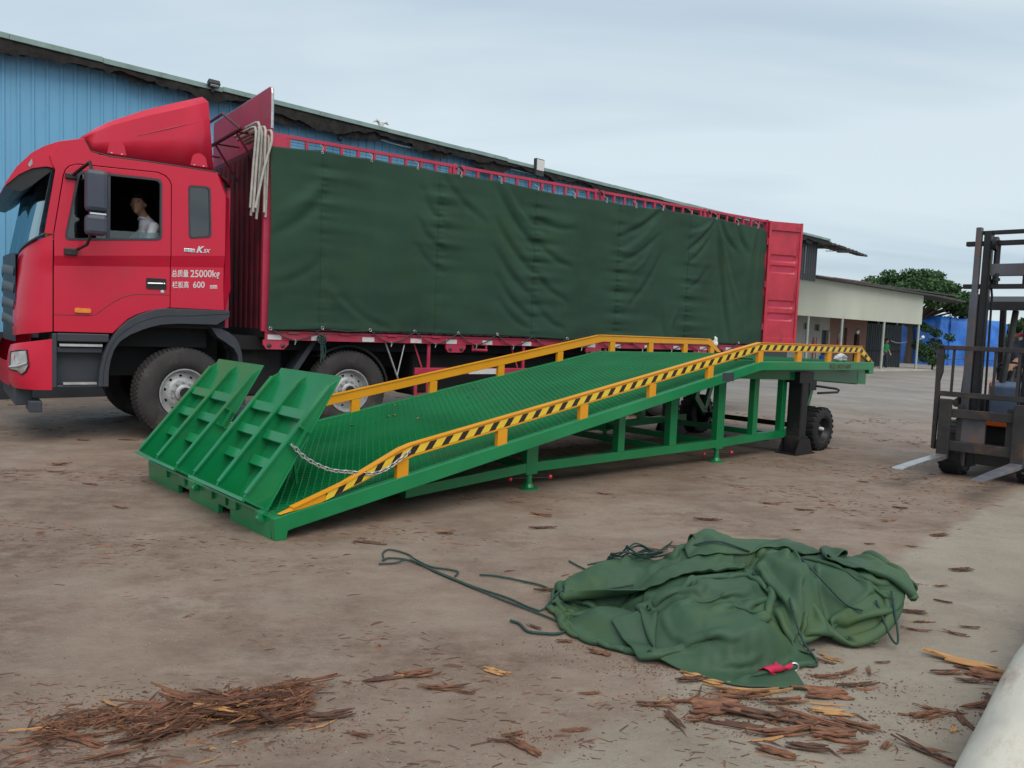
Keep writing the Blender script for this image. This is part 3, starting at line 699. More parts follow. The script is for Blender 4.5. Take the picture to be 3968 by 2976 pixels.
def side_panel(name, poly, holes, mat, parent, mirror=False, y0=0.0, y1=0.04):
    """flat skin with the cab's belt crease pressed into it"""
    b = MB(); b.prism(poly, y0, y1, holes)
    me = b.mesh(name, mat)
    bm = bmesh.new(); bm.from_mesh(me)
    la = ((-0.993, 2.023), Vector((1, 0, 0.084))); lb = ((-0.993, 1.914), Vector((1, 0, 0.0646)))
    for (p, d) in (la, lb):
        nrm = Vector((-d.z, 0, 1)).normalized()
        bmesh.ops.bisect_plane(bm, geom=bm.verts[:] + bm.edges[:] + bm.faces[:], plane_co=(p[0], 0, p[1]), plane_no=nrm, dist=1e-5)
    for v in bm.verts:
        if v.co.y > (y0 + y1) / 2: continue
        za = 2.023 + 0.084 * (v.co.x + 0.993); zb = 1.914 + 0.0646 * (v.co.x + 0.993)
        if v.co.z >= za - 1e-3: v.co.y -= 0.020
        elif v.co.z <= zb + 1e-3: v.co.y += 0.012
    bmesh.ops.recalc_face_normals(bm, faces=bm.faces)
    if mirror:
        for v in bm.verts: v.co.y = TW - v.co.y
        bmesh.ops.reverse_faces(bm, faces=bm.faces)
    bm.to_mesh(me); bm.free()
    o = link(name, me, parent)
    bv = o.modifiers.new('bevel', 'BEVEL'); bv.width = 0.006; bv.segments = 2; bv.limit_method = 'ANGLE'; bv.angle_limit = math.radians(50)
    return o

DOOR = [(-1.328, 2.22), (-1.240, 2.835), (-1.222, 2.89), (-1.184, 2.935), (-1.117, 2.963), (-0.324, 2.991), (-0.25, 2.965), (-0.207, 2.925), (-0.187, 2.87), (-0.180, 1.511), (-0.228, 1.497), (-0.416, 1.460), (-0.52, 1.42), (-0.612, 1.366), (-0.70, 1.275), (-0.765, 1.203), (-1.328, 1.203)]
WIN = roundpoly([(-1.105, 2.905), (-1.236, 2.165), (-0.276, 2.255), (-0.282, 2.925)], 0.06)
RWIN = roundpoly([(-0.004, 2.900), (0.238, 2.912), (0.258, 2.340), (0.010, 2.300)], 0.045)
SIDE = [(0.425, 1.503), (0.414, 1.75), (0.414, 2.83), (0.329, 3.033), (0.314, 3.089), (-0.494, 3.098), (-0.90, 3.096), (-0.985, 3.13), (-1.02, 3.20), (-1.045, 3.24), (-1.09, 3.236), (-1.294, 3.173), (-1.37, 3.02), (-1.345, 2.93), (-1.317, 2.881), (-1.416, 2.215), (-1.337, 2.215), (-1.247, 2.838), (-1.228, 2.895), (-1.188, 2.942), (-1.117, 2.971), (-0.322, 2.999), (-0.245, 2.973), (-0.200, 2.93), (-0.179, 2.875), (-0.173, 1.508)]
for mir in (False, True):
    sd = side_panel('cab_side', SIDE, [RWIN], mt['cab_red'], tk, mir)
    dr = side_panel('door', DOOR, [WIN], mt['cab_red'], tk, mir)
    Y = (lambda y: TW - y) if mir else (lambda y: y)
    def ring(name, outer, d, ya, yb, mat, par):
        b = MB(); b.prism(outer, Y(ya), Y(yb), [inset(outer, d)]); return b.build(name, mat, par, fixn=True)
    ring('window_seal', WIN, 0.022, -0.026, 0.03, mt['plastic'], dr)
    ring('window_seal', RWIN, 0.020, -0.026, 0.03, mt['plastic'], sd)
    MB().prism(inset(RWIN, 0.018), Y(-0.012), Y(-0.008)).build('pane', mt['dark_glass'], sd, fixn=True)
    MB().box(-0.832, -0.800, min(Y(-0.02), Y(0.02)), max(Y(-0.02), Y(0.02)), 2.20, 2.93).build('window_bar', mt['plastic'], dr)
    MB().prism([(-1.10, 2.88), (-1.22, 2.18), (-0.83, 2.215), (-0.83, 2.90)], Y(0.0), Y(0.004)).build('pane', mt['cab_glass'], dr, fixn=True)
    if mir: MB().prism([(-0.80, 2.22), (-0.29, 2.27), (-0.29, 2.91), (-0.80, 2.90)], Y(0.0), Y(0.004)).build('pane', mt['cab_glass'], dr, fixn=True)
    else: MB().prism([(-0.80, 2.21), (-0.29, 2.262), (-0.29, 2.335), (-0.80, 2.312)], Y(0.008), Y(0.013)).build('pane', mt['cab_glass'], dr, fixn=True)
dr = [o for o in tk.children if o.name.startswith('door')][0]
# door handle with black recess, key lock, side marker lamp
h = MB().prism(roundpoly([(-0.432, 1.828), (-0.220, 1.828), (-0.219, 1.708), (-0.431, 1.705)], 0.02), 0.004, 0.03).build('handle', mt['black_metal'], dr, fixn=True)
MB().tube([(-0.418, 0.0, 1.766), (-0.262, 0.0, 1.772)], 0.013, 8).build('grip', mt['chrome'], dr, smooth=50)
MB().ball((-0.244, 0.0, 1.772), 0.015, 8, 6).build('button', mt['chrome'], dr, smooth=60)
MB().lathe([(0.019, 0.014), (0.019, 0.004), (0.0, 0.003)], (-0.262, 0, 1.684), 14).build('key_lock', mt['chrome'], dr, smooth=40)
MB().prism(roundpoly([(-1.136, 1.462), (-0.980, 1.458), (-0.980, 1.412), (-1.136, 1.412)], 0.015), -0.006, 0.02).build('marker_lamp', mt['orange'], dr, bevel=0.006, fixn=True)
# pressed crease lines on the door (thin dark gaps)
b = MB()
cr = [(-1.328, 1.382), (-0.967, 1.386), (-0.92, 1.41), (-0.867, 1.457), (-0.77, 1.535), (-0.678, 1.595), (-0.58, 1.63), (-0.483, 1.642), (-0.182, 1.651)]
b.tube([(p[0], 0.012, p[1]) for p in cr], 0.0035, 5); b.build('door_crease', mt['black_metal'], dr)
# lettering and badge
sd = [o for o in tk.children if o.name.startswith('cab_side')][0]
XD = (1, 0, 0.07)
text_mesh('lettering', '总质量', 0.088, mt['letter'], sd, (-0.166, 0.010, 1.862), XD, bold=0.0012, xs=0.70)
text_mesh('lettering', '25000kg', 0.115, mt['letter'], sd, (0.036, 0.010, 1.868), XD, bold=0.0014, xs=0.84)['label'] = 'white stencilled weight figures'
text_mesh('lettering', '栏板高', 0.082, mt['letter'], sd, (-0.158, 0.010, 1.737), XD, bold=0.0012, xs=0.74)
text_mesh('lettering', '600', 0.10, mt['letter'], sd, (0.066, 0.010, 1.748), XD, bold=0.0014, xs=0.88)
text_mesh('lettering', 'mm', 0.088, mt['letter'], sd, (0.256, 0.010, 1.748), XD, bold=0.002, xs=0.62)
MB().box(-0.043, 0.076, -0.028, -0.0195, 2.148, 2.188).build('badge', mt['chrome'], sd, bevel=0.003)
text_mesh('lettering', '格尔发', 0.036, mt['black_metal'], sd, (-0.033, -0.0285, 2.155), (1, 0, 0.01), extrude=0.0006)
text_mesh('lettering', 'K', 0.098, mt['chrome'], sd, (0.088, -0.022, 2.152), XD, extrude=0.004, shear=0.35, bold=0.004)
text_mesh('lettering', '5X', 0.055, mt['chrome'], sd, (0.166, -0.022, 2.157), XD, extrude=0.004, shear=0.35, bold=0.0018)

# rounded front corners
def corner(xs, xf, yc, t): return xs + (xf - xs) * math.sin(t * math.pi / 2), yc * (1 - math.cos(t * math.pi / 2))
def lerp(a, b, t): return a + (b - a) * t
def corner_panel(mir):
    b = MB(); rows = []
    for j in range(13):
        f = j / 12; row = []
        for i in range(13):
            t = i / 12
            z = lerp(lerp(1.203, 1.135, t), lerp(2.212, 2.015, t), f)
            xf = np.interp(z, [1.1, 1.3, 1.62, 1.95, 2.05], [-1.660, -1.668, -1.652, -1.618, -1.60])
            x, y = corner(-1.340, xf, 0.50, t)
            band = math.exp(-((z - 1.93 + 0.35 * max(0, t - 0.35) ** 1.3) / 0.035) ** 2)
            y += 0.012 * band + (0.012 if z < 1.9 else -0.012) * (1 - t)
            row.append((x, TW - y if mir else y, z))
        rows.append(row)
    b.grid(rows, not mir); return b
for mir in (False, True): corner_panel(mir).build('corner_panel', mt['cab_red'], tk, smooth=50)
# windscreen
rows = []
for j in range(9):
    f = j / 8; half = []
    for i in range(11):
        t = i / 10
        x, y = corner(lerp(-1.412, -1.318, f), lerp(-1.600, -1.43, f), 0.5, t)
        half.append((x, y + 0.012, lerp(lerp(2.215, 2.02, t), 2.93, f)))
    fx = lerp(-1.600, -1.43, f)
    cen = [(fx - 0.05 * math.sin(math.pi * k / 8), lerp(0.512, TW - 0.512, k / 8), lerp(2.02, 2.93, f)) for k in range(1, 8)]
    rows.append(half + cen + [(p[0], TW - p[1], p[2]) for p in reversed(half)])
MB().grid(rows).build('windscreen', mt['screen_glass'], tk, smooth=70)
MB().tube([rows[0][k] for k in range(len(rows[0]))], 0.014, 6).build('windscreen_seal', mt['plastic'], tk)
# grille with sweeping bars
gr = MB().grid([[(-1.648 - 0.055 * math.sin(math.pi * k / 10), lerp(0.36, TW - 0.36, k / 10), z) for k in range(11)] for z in (1.08, 1.5, 2.02)]).build('grille', mt['black_metal'], tk)
for k, z in enumerate((1.24, 1.42, 1.60, 1.78)):
    MB().grid([[(-1.652 - 0.055 * math.sin(math.pi * q / 10) - ro_, lerp(0.42, TW - 0.42, q / 10), z + dz + 0.05 * math.sin(math.pi * q / 10)) for q in range(11)] for ro_, dz in ((0.0, -0.01), (0.012, 0.0), (0.008, 0.085), (0.0, 0.09))]).build('grille_bar', mt['bar_grey'], gr, smooth=60)
# bumper corners and headlamps
def bump_pt(x, z, off=0.0):
    xf = np.interp(z, [0.55, 0.62, 0.8, 1.0, 1.12], [-1.64, -1.70, -1.735, -1.705, -1.66])
    t = math.asin(min(1.0, (x + 1.352) / (xf + 1.352))) / (math.pi / 2)
    X, Y = corner(-1.352, xf, 0.42, t)
    return X - off * 0.6, Y - off, z
for mir in (False, True):
    b = MB(); rws = []
    for j in range(9):
        f = j / 8; row = []
        for i in range(13):
            t = i / 12; z = lerp(0.586, lerp(1.125, 1.04, t), f)
            xf = np.interp(z, [0.55, 0.62, 0.8, 1.0, 1.12], [-1.64, -1.70, -1.735, -1.705, -1.66])
            x, y = corner(-1.352, xf, 0.42, t); row.append((x, TW - y if mir else y, z))
        rws.append(row)
    b.grid(rws, not mir)
    e = MB().box(-1.352, -1.345, *( (TW - 0.3, TW) if mir else (0.0, 0.3)), 0.586, 1.125)
    b.add(e.v, e.f)
    bp = b.build('bumper_corner', mt['cab_red'], tk, smooth=50)
    hp = [(-1.692, 0.972), (-1.63, 0.992), (-1.566, 1.0), (-1.549, 0.841), (-1.575, 0.775), (-1.607, 0.745), (-1.64, 0.775), (-1.705, 0.787)]
    c = bump_pt(-1.62, 0.87, 0.012)
    ring_ = [bump_pt(x, z, 0.008) for x, z in hp]
    fl = (lambda p: (p[0], TW - p[1], p[2])) if mir else (lambda p: p)
    MB().add([fl(c)] + [fl(p) for p in ring_], [(0, i + 1, (i + 1) % 8 + 1) for i in range(8)]).build('headlamp', mt['lamp_glass'], bp, fixn=True)
    hl = bp
    MB().tube([fl(bump_pt(x, z, 0.012)) for x, z in ((-1.70, 0.815), (-1.65, 0.825), (-1.60, 0.845), (-1.556, 0.865))], 0.014, 6).build('lamp_strip', mt['chrome'], hl, smooth=50)
    MB().tube([fl(p) for p in ring_], 0.008, 5, closed=True).build('lamp_bezel', mt['black_metal'], hl)
MB().grid([[(-1.70 - 0.04 * math.sin(math.pi * k / 10), lerp(0.42, TW - 0.42, k / 10), z) for k in range(11)] for z in (0.60, 0.86)]).build('bumper_centre', mt['cab_red'], tk)
MB().box(-1.66, -1.50, 0.30, TW - 0.30, 0.40, 0.60).box(-1.55, -1.43, 0.05, 0.45, 0.345, 0.465).build('under_bumper_bar', mt['plastic'], tk, bevel=0.01)
# visor over the windscreen
VIS = [(-1.06, 3.236), (-1.294, 3.173), (-1.42, 3.105), (-1.53, 3.02), (-1.66, 2.86), (-1.757, 2.685), (-1.755, 2.665), (-1.64, 2.79), (-1.52, 2.87), (-1.40, 2.905), (-1.33, 2.90), (-1.10, 3.0)]
MB().prism(VIS, 0.004, TW - 0.004).build('visor', mt['cab_red'], tk, smooth=35, fixn=True)
MB().prism([(-1.757, 2.668), (-1.64, 2.788), (-1.52, 2.866), (-1.40, 2.900), (-1.33, 2.885), (-1.42, 2.80), (-1.53, 2.69), (-1.62, 2.625), (-1.68, 2.632)], 0.03, TW - 0.03).build('visor_lining', mt['black_metal'], tk, fixn=True)
MB().prism([(-1.560, 2.90), (-1.525, 2.965), (-1.518, 2.91), (-1.545, 2.875)], -0.004, 0.01).build('visor_lamp', mt['lamp_glass'], tk, fixn=True)
# roof and roof fairing
rows = []
for k in range(9):
    y = TW * k / 8; up = 0.06 * math.sin(math.pi * k / 8)
    rows.append([(-1.10, y, 3.23 + up), (-0.95, y, 3.12 + up), (-0.4, y, 3.10 + up), (0.314, y, 3.09 + up), (0.50, y, 2.95 + up * 0.3)])
MB().grid(rows, True).build('roof', mt['cab_red'], tk, smooth=60)
B_ = [(-1.045, 3.238), (-0.985, 3.125), (-0.80, 3.10), (-0.45, 3.102), (-0.1, 3.100), (0.277, 3.094)]
C_ = [(-1.07, 3.244), (-0.925, 3.345), (-0.77, 3.438), (-0.42, 3.60), (-0.07, 3.745), (0.212, 3.870)]
T_ = [(-1.087, 3.248), (-0.93, 3.388), (-0.80, 3.478), (-0.459, 3.662), (-0.12, 3.812), (0.16, 3.932)]
rows = []
for k in range(6):
    cr_ = [(B_[k], -0.004), (((B_[k][0] + C_[k][0]) / 2, (B_[k][1] + C_[k][1]) / 2), 0.001), (C_[k], 0.012), (((C_[k][0] + T_[k][0]) / 2, (C_[k][1] + T_[k][1]) / 2), 0.045), (T_[k], 0.085), ((T_[k][0] - 0.03, T_[k][1] + 0.004), 0.4)]
    half = [(p[0], y, p[1]) for p, y in cr_]
    rows.append(half + [(T_[k][0] - 0.05, TW / 2, T_[k][1] + 0.008)] + [(p[0], TW - p[1], p[2]) for p in reversed(half)])
fa = MB().grid(rows).build('roof_fairing', mt['cab_red'], tk, smooth=18, fixn=True)
sol = fa.modifiers.new('thick', 'SOLIDIFY'); sol.thickness = 0.012; sol.offset = -1
MB().tube([(p[0], -0.012, p[1] - 0.006) for p in B_] + [(0.335, -0.008, 3.070)], 0.011, 6).build('fairing_gasket', mt['black_metal'], fa)
for x in (-0.738, 0.113):
    b = MB(); b.prism([(x - 0.095, 3.128), (x + 0.095, 3.130)] + [(x + 0.082 * math.cos(a), 3.19 + 0.082 * math.sin(a)) for a in np.linspace(0, math.pi, 10)], -0.008, 0.012)
    q = b.build('fairing_mount', mt['cab_red'], fa, fixn=True)
    for d in (-0.05, 0.05): MB().ball((x + d, -0.006, 3.135), 0.010, 7, 5).build('bolt', mt['chrome'], fa)
MB().tube([(-0.535, 0.0, 3.36), (-0.2, 0.002, 3.50), (0.107, 0.006, 3.627)], [0.002, 0.006, 0.002], 5).build('fairing_crease', mt['box_red'], fa)
# rear chamfer, back wall, interior
for mir in (False, True):
    Y = (lambda y: TW - y) if mir else (lambda y: y)
    b = MB(); b.grid([[(0.425, Y(0.006), 1.503), (0.414, Y(0.006), 1.75), (0.414, Y(-0.018), 2.83), (0.329, Y(-0.018), 3.033), (0.314, Y(-0.01), 3.089)], [(0.455, Y(0.10), 1.503), (0.518, Y(0.10), 1.76), (0.490, Y(0.10), 2.815), (0.47, Y(0.10), 2.86), (0.43, Y(0.10), 3.0)]], mir)
    b.build('rear_corner', mt['cab_red'], tk)
MB().box(0.455, 0.50, 0.10, TW - 0.10, 1.3, 2.95).build('back_wall', mt['box_red'], tk)
li = MB()
li.box(-1.22, 0.44, TW - 0.08, TW - 0.06, 1.3, 3.03).box(0.42, 0.45, 0.07, TW - 0.07, 1.3, 3.05).box(-1.25, 0.42, 0.05, TW - 0.05, 3.03, 3.06).box(-1.45, 0.42, 0.06, TW - 0.06, 1.28, 1.32).box(-0.17, 0.42, 0.05, 0.07, 1.3, 3.0).box(-1.34, -0.17, 0.05, 0.07, 1.3, 2.16)
li.build('cab_lining', mt['liner'], tk)
MB().prism([(-1.50, 1.4), (-1.53, 2.0), (-1.42, 2.08), (-1.20, 2.10), (-1.08, 1.98), (-1.15, 1.4)], 0.38, TW - 0.38).prism([(-1.50, 2.0), (-1.48, 2.20), (-1.38, 2.34), (-1.22, 2.36), (-1.10, 2.26), (-1.08, 2.0)], 0.48, 1.9).prism([(-1.44, 1.6), (-1.44, 2.09), (-1.2, 2.12), (-1.2, 1.6)], 0.16, 0.39).build('dashboard', mt['liner'], tk, bevel=0.02)
for y0 in (0.28, 1.55):
    MB().box(-0.62, -0.12, y0, y0 + 0.52, 1.72, 1.90).prism([(-0.16, 1.85), (-0.02, 2.66), (0.08, 2.66), (0.0, 1.80)], y0, y0 + 0.52).prism([(-0.05, 2.66), (-0.03, 2.86), (0.06, 2.86), (0.07, 2.66)], y0 + 0.13, y0 + 0.39).build('seat', mt['liner'], tk, bevel=0.03)
ax_ = Vector((0.55, 0, 0.83)); pts = []
for k in range(24):
    a = 2 * math.pi * k / 24; pts.append((-0.98 + 0.22 * math.cos(a) * 0.83, 0.54 + 0.22 * math.sin(a), 2.13 - 0.22 * math.cos(a) * 0.55))
b = MB().tube(pts, 0.016, 7, closed=True); b.beam((-0.98, 0.32, 2.13), (-0.98, 0.76, 2.13), 0.03, 0.02); b.beam((-0.98, 0.54, 2.13), (-1.20, 0.54, 1.85), 0.05, 0.05); b.build('steering_wheel', mt['black_metal'], tk)
# steps under the door
st = MB(); st.box(-1.346, -0.84, 0.16, 0.30, 0.60, 1.20).box(-1.346, -1.30, 0.0, 0.16, 0.605, 1.185).box(-1.30, -0.86, 0.02, 0.16, 0.605, 0.635).box(-1.30, -0.80, 0.01, 0.16, 1.10, 1.19).box(-1.30, -0.86, 0.05, 0.16, 0.98, 1.04)
sp_ = st.build('step_well', mt['plastic'], tk, bevel=0.01)
MB().box(-1.275, -0.865, 0.015, 0.09, 1.050, 1.076).build('tread', mt['alu'], sp_); MB().box(-1.24, -0.92, 0.01, 0.09, 0.640, 0.663).build('tread', mt['alu'], sp_)
# wheel-arch flare
FO = [(0.470, 1.500), (-0.228, 1.501), (-0.33, 1.485), (-0.416, 1.456), (-0.52, 1.412), (-0.612, 1.356), (-0.70, 1.272), (-0.765, 1.182), (-0.825, 1.07), (-0.865, 0.956), (-0.90, 0.80), (-0.914, 0.620)]
FI = [(-0.813, 0.619), (-0.812, 0.78), (-0.795, 0.901), (-0.76, 1.02), (-0.701, 1.113), (-0.60, 1.19), (-0.481, 1.247), (-0.38, 1.285), (-0.281, 1.311), (-0.1, 1.33), (0.324, 1.332), (0.470, 1.425)]
MB().prism(FO + FI, -0.05, 0.10).build('wheel_arch', mt['plastic'], tk, bevel=0.012, fixn=True)
MB().tube([(p[0] * 0.55 + q[0] * 0.45, -0.051, p[1] * 0.55 + q[1] * 0.45) for p, q in zip(FO, reversed(FI))], 0.003, 5).build('arch_groove', mt['dark'], tk)
MB().prism([(0.281, 1.30), (0.40, 1.285), (0.488, 1.247), (0.56, 1.19), (0.603, 1.128), (0.643, 1.006), (0.70, 0.37), (0.645, 0.375), (0.598, 0.974), (0.55, 1.06), (0.45, 1.13), (0.356, 1.19)], 0.03, 0.28).build('mudguard', mt['plastic'], tk, fixn=True)
MB().prism([(1.55, 1.16), (1.62, 1.16), (1.36, 0.76), (1.28, 0.76)], 0.12, 0.40).build('mudguard', mt['plastic'], tk, fixn=True)
arcp = [(2.05 + 0.60 * math.cos(a), 0.53 + 0.60 * math.sin(a)) for a in np.linspace(0.15, 2.3, 14)]
arcq = [(2.05 + 0.57 * math.cos(a), 0.53 + 0.57 * math.sin(a)) for a in np.linspace(2.3, 0.15, 14)]
MB().prism(arcp + arcq, 0.10, 0.42).build('mudguard', mt['dark'], tk, fixn=True)
MB().tube([(2.54, 0.02, 1.165), (2.76, 0.04, 0.67)], 0.012, 6).tube([(2.83, 0.03, 1.15), (2.735, 0.03, 0.73)], 0.010, 6).build('stay_rod', mt['galv'], tk)
# mirror
mi = MB(); mi.box(-1.09, -0.885, -0.46, -0.28, 2.45, 2.875).build('mirror', mt['mirror_housing'], tk, bevel=0.045)
mr = tk.children[-1]
mr = [o for o in tk.children if o.name.startswith('mirror')][0]
MB().box(-1.09, -0.885, -0.46, -0.28, 2.215, 2.42).build('lower_housing', mt['mirror_housing'], mr, bevel=0.04)
MB().box(-1.05, -0.90, -0.40, -0.30, 2.41, 2.46).build('hinge', mt['black_metal'], mr)
MB().box(-1.05, -0.90, -0.415, -0.402, 2.425, 2.44).build('trim', mt['chrome'], mr)
MB().tube([(-1.03, -0.37, 2.87), (-1.045, -0.36, 2.95), (-1.10, -0.22, 2.90), (-1.16, -0.03, 2.84)], 0.018, 7).tube([(-1.03, -0.37, 2.23), (-1.06, -0.30, 2.12), (-1.11, -0.04, 2.08)], 0.016, 7).build('arm', mt['black_metal'], mr, smooth=50)
MB().box(-1.23, -1.12, -0.06, -0.01, 2.80, 2.86).box(-1.24, -1.115, -0.05, -0.015, 2.01, 2.085).build('mount', mt['black_metal'], mr, bevel=0.01)

# wheels
def wheel_mesh(name):
    t = MB()
    prof = [(0.275, 0.05), (0.29, 0.03), (0.33, 0.004), (0.39, -0.004), (0.45, 0.006), (0.492, 0.022), (0.513, 0.045), (0.516, 0.09), (0.510, 0.10), (0.516, 0.11), (0.518, 0.145), (0.516, 0.18), (0.510, 0.19), (0.516, 0.20), (0.513, 0.245), (0.492, 0.268), (0.45, 0.284), (0.33, 0.286), (0.275, 0.24)]
    t.lathe(prof, (0, 0, 0), 64)
    for k in range(64):
        a = 2 * math.pi * k / 64
        for (o0, o1, sh) in ((0.040, 0.088, 0), (0.118, 0.172, 0.5), (0.202, 0.250, 0)):
            a0 = a + sh * 2 * math.pi / 64; da = 0.040
            c0, s0, c1, s1 = math.cos(a0), math.sin(a0), math.cos(a0 + da * 1.7), math.sin(a0 + da * 1.7)
            r0, r1 = 0.50, 0.5255
            v = [(c0 * r0, o0, s0 * r0), (c1 * r0, o0, s1 * r0), (c1 * r0, o1, s1 * r0), (c0 * r0, o1, s0 * r0), (c0 * r1, o0 + 0.006, s0 * r1), (c1 * r1, o0 + 0.006, s1 * r1), (c1 * r1, o1 - 0.006, s1 * r1), (c0 * r1, o1 - 0.006, s0 * r1)]
            t.add(v, [(4, 5, 6, 7), (0, 1, 5, 4), (1, 2, 6, 5), (2, 3, 7, 6), (3, 0, 4, 7)])
    tyre = t.mesh('tyre', mt['rubber'], 35)
    r = MB()
    pr = [(0.274, 0.045), (0.284, 0.03), (0.284, 0.020), (0.270, 0.020), (0.258, 0.045), (0.248, 0.085), (0.236, 0.098), (0.213, 0.092), (0.191, 0.082), (0.170, 0.060), (0.150, 0.052), (0.105, 0.050), (0.100, 0.022), (0.078, 0.010), (0.070, -0.015), (0.0, -0.02)]
    r.lathe(pr, (0, 0, 0), 80, skip=lambda i, k: i == 7 and (k % 8) in (0, 1))
    rim = r.mesh('rim', mt['rim'], 40)
    bk = MB().lathe([(0.255, 0.13), (0.0, 0.13)], (0, 0, 0), 24).mesh('drum', mt['dark'])
    nb = MB()
    for k in range(10):
        a = 2 * math.pi * k / 10; nb.lathe([(0.013, 0.055), (0.013, 0.020), (0.0, 0.018)], (0.13 * math.cos(a), 0, 0.13 * math.sin(a)), 6)
    nuts = nb.mesh('wheel_nuts', mt['rim'])
    hub = MB().lathe([(0.072, 0.0), (0.066, -0.024), (0.0, -0.028)], (0, 0, 0), 20).mesh('hub_cap', mt['dark'], 40)
    return tyre, rim, bk, nuts, hub
WM = wheel_mesh('wheel')
def truck_wheel(x, y, flip, steer=0.0, roll=0.0):
    w = bpy.data.objects.new('wheel', None); COL.objects.link(w); w.parent = tk; w.empty_display_size = 0.1
    w.location = (x, y, 0.527); w.rotation_euler = (0, 0, (math.pi if flip else 0) + steer)
    for nm, me in zip(('tyre', 'rim', 'brake_drum', 'wheel_nuts', 'hub_cap'), WM):
        o = link(nm, me, w); o.rotation_euler = (0, roll, 0)
truck_wheel(0.0, 0.03, False, math.radians(9), 0.3)
truck_wheel(2.05, 0.03, False, 0, 0.7)
truck_wheel(7.90, 0.02, False, 0, 1.1)
truck_wheel(7.90, 0.32, False)
for x in (0.0, 2.05, 7.9): truck_wheel(x, TW - 0.03, True)
for x in (0.0, 2.05, 7.9): MB().tube([(x, 0.2, 0.52), (x, TW - 0.2, 0.52)], 0.07, 10).build('axle', mt['dark'], tk)
# chassis and underbody boxes
MB().box(-1.4, 10.3, 0.74, 0.84, 0.80, 1.08).box(-1.4, 10.3, TW - 0.84, TW - 0.74, 0.80, 1.08).box(-1.3, 0.5, 0.55, TW - 0.55, 0.70, 1.28).box(-0.75, 0.30, 0.30, TW - 0.30, 1.05, 1.30).build('chassis_rail', mt['dark'], tk)
MB().box(0.5, 10.2, 0.25, TW - 0.25, 1.04, 1.205).box(0.5, 6.9, 1.45, 1.62, 0.55, 1.1).build('subframe', mt['dark'], tk)
MB().box(0.55, 1.25, 0.35, 1.1, 0.45, 1.1).build('battery_box', mt['dark'], tk, bevel=0.03)
MB().box(3.1, 4.6, 0.30, 0.95, 0.42, 1.08).build('fuel_tank', mt['dark'], tk, bevel=0.08)
MB().box(4.8, 6.6, 0.45, 1.1, 0.50, 1.08).build('tool_box', mt['dark'], tk, bevel=0.03)
MB().box(3.0, 6.6, 1.5, TW - 0.3, 0.45, 1.08).build('far_tank', mt['dark'], tk, bevel=0.05)

# cargo bed
MB().box(0.90, 10.43, 0.0, TW, 1.20, 1.30).build('bed_floor', mt['dark'], tk)
bm_ = MB().box(0.90, 10.43, -0.035, 0.0, 1.172, 1.285).box(0.90, 10.43, -0.045, -0.035, 1.262, 1.285).build('bed_beam', mt['box_red'], tk)
for x in (0.93, 1.483, 2.177, 2.886, 3.452, 4.057, 4.767, 5.475, 6.05, 6.607, 7.322, 8.02, 8.7, 9.4):
    MB().box(x, x + 0.17, -0.0375, -0.0352, 1.178, 1.236).build('reflector_patch', mt['white_refl'], bm_)
for x in (1.25, 1.93, 2.60, 3.28, 5.0, 7.0): MB().box(x - 0.07, x + 0.07, -0.060, -0.035, 1.255, 1.275).build('lug', mt['box_red'], bm_)
for (x0, x1) in ((0.877, 1.196), (3.45, 3.778), (6.03, 6.36), (8.55, 8.9)):
    br = MB().prism([(x0, 1.172), (x0, 1.115), (x0 + 0.045, 1.058), (x1 - 0.06, 1.058), (x1, 1.12), (x1, 1.172)], -0.03, 0.0).build('bracket', mt['box_red'], tk, fixn=True)
    for x in (x0 + 0.075, x1 - 0.075): MB().lathe([(0.028, -0.03), (0.028, -0.04), (0.012, -0.05), (0, -0.05)], (x, 0, 1.105), 10).build('bolt', mt['rust'], br)
# winch latch hung under the beam
MB().tube([(3.90, -0.02, 1.10), (4.15, -0.02, 1.095)], 0.02, 8).box(3.89, 3.915, -0.03, -0.01, 1.08, 1.2).box(4.12, 4.145, -0.03, -0.01, 1.08, 1.2).box(3.90, 4.14, -0.03, 0.0, 1.165, 1.21).build('strap_winch', mt['box_red'], tk)
# side guard rail
gd = MB().box(2.98, 7.2, -0.02, 0.02, 0.748, 0.838).build('side_guard', mt['box_red'], tk, bevel=0.006)
MB().box(2.98, 7.2, -0.015, 0.015, 0.46, 0.49).build('lower_bar', mt['box_red'], gd)
for x in (2.98, 3.17, 4.80, 6.45): MB().box(x, x + 0.045, -0.012, 0.012, 0.47 if x < 3 else 0.47, 0.75 if x < 3 else 1.172).build('guard_post', mt['box_red'], gd)
for x in (3.02, 4.66, 6.3): MB().beam((x, 0.10, 1.16), (x + 0.10, 0.05, 0.84), 0.05, 0.02).build('guard_brace', mt['box_red'], gd)
MB().box(3.85, 4.40, -0.0235, -0.0202, 0.752, 0.83).build('reflector_patch', mt['white_refl'], gd)
# front wall of the cargo box
fw_ = MB().prism(roundpoly([(0.0, 1.28), (TW, 1.28), (TW, 4.19), (0.0, 4.19)], 0.07), 0.93, 0.965, plane='yz').build('headboard', mt['box_red'], tk, fixn=True)
for k in range(11): MB().box(0.90, 0.93, 0.12 + k * 0.21, 0.19 + k * 0.21, 1.30, 3.50).build('headboard_rib', mt['shaded_red'], fw_)
MB().box(0.924, 0.929, 0.05, TW - 0.05, 1.30, 3.56).build('headboard_shade_panel', mt['shaded_red'], fw_)  # added dark panel, stands in for shade on the lower front wall
MB().box(0.86, 0.965, -0.02, 0.05, 1.27, 3.66).build('corner_post', mt['box_red'], tk, bevel=0.008)
MB().tube([(0.947, 0.0, 3.70), (0.947, 0.0, 4.11), (0.947, 0.02, 4.165), (0.947, 0.07, 4.19), (0.947, TW - 0.1, 4.19)], 0.018, 6).build('headboard_edge', mt['galv'], fw_)
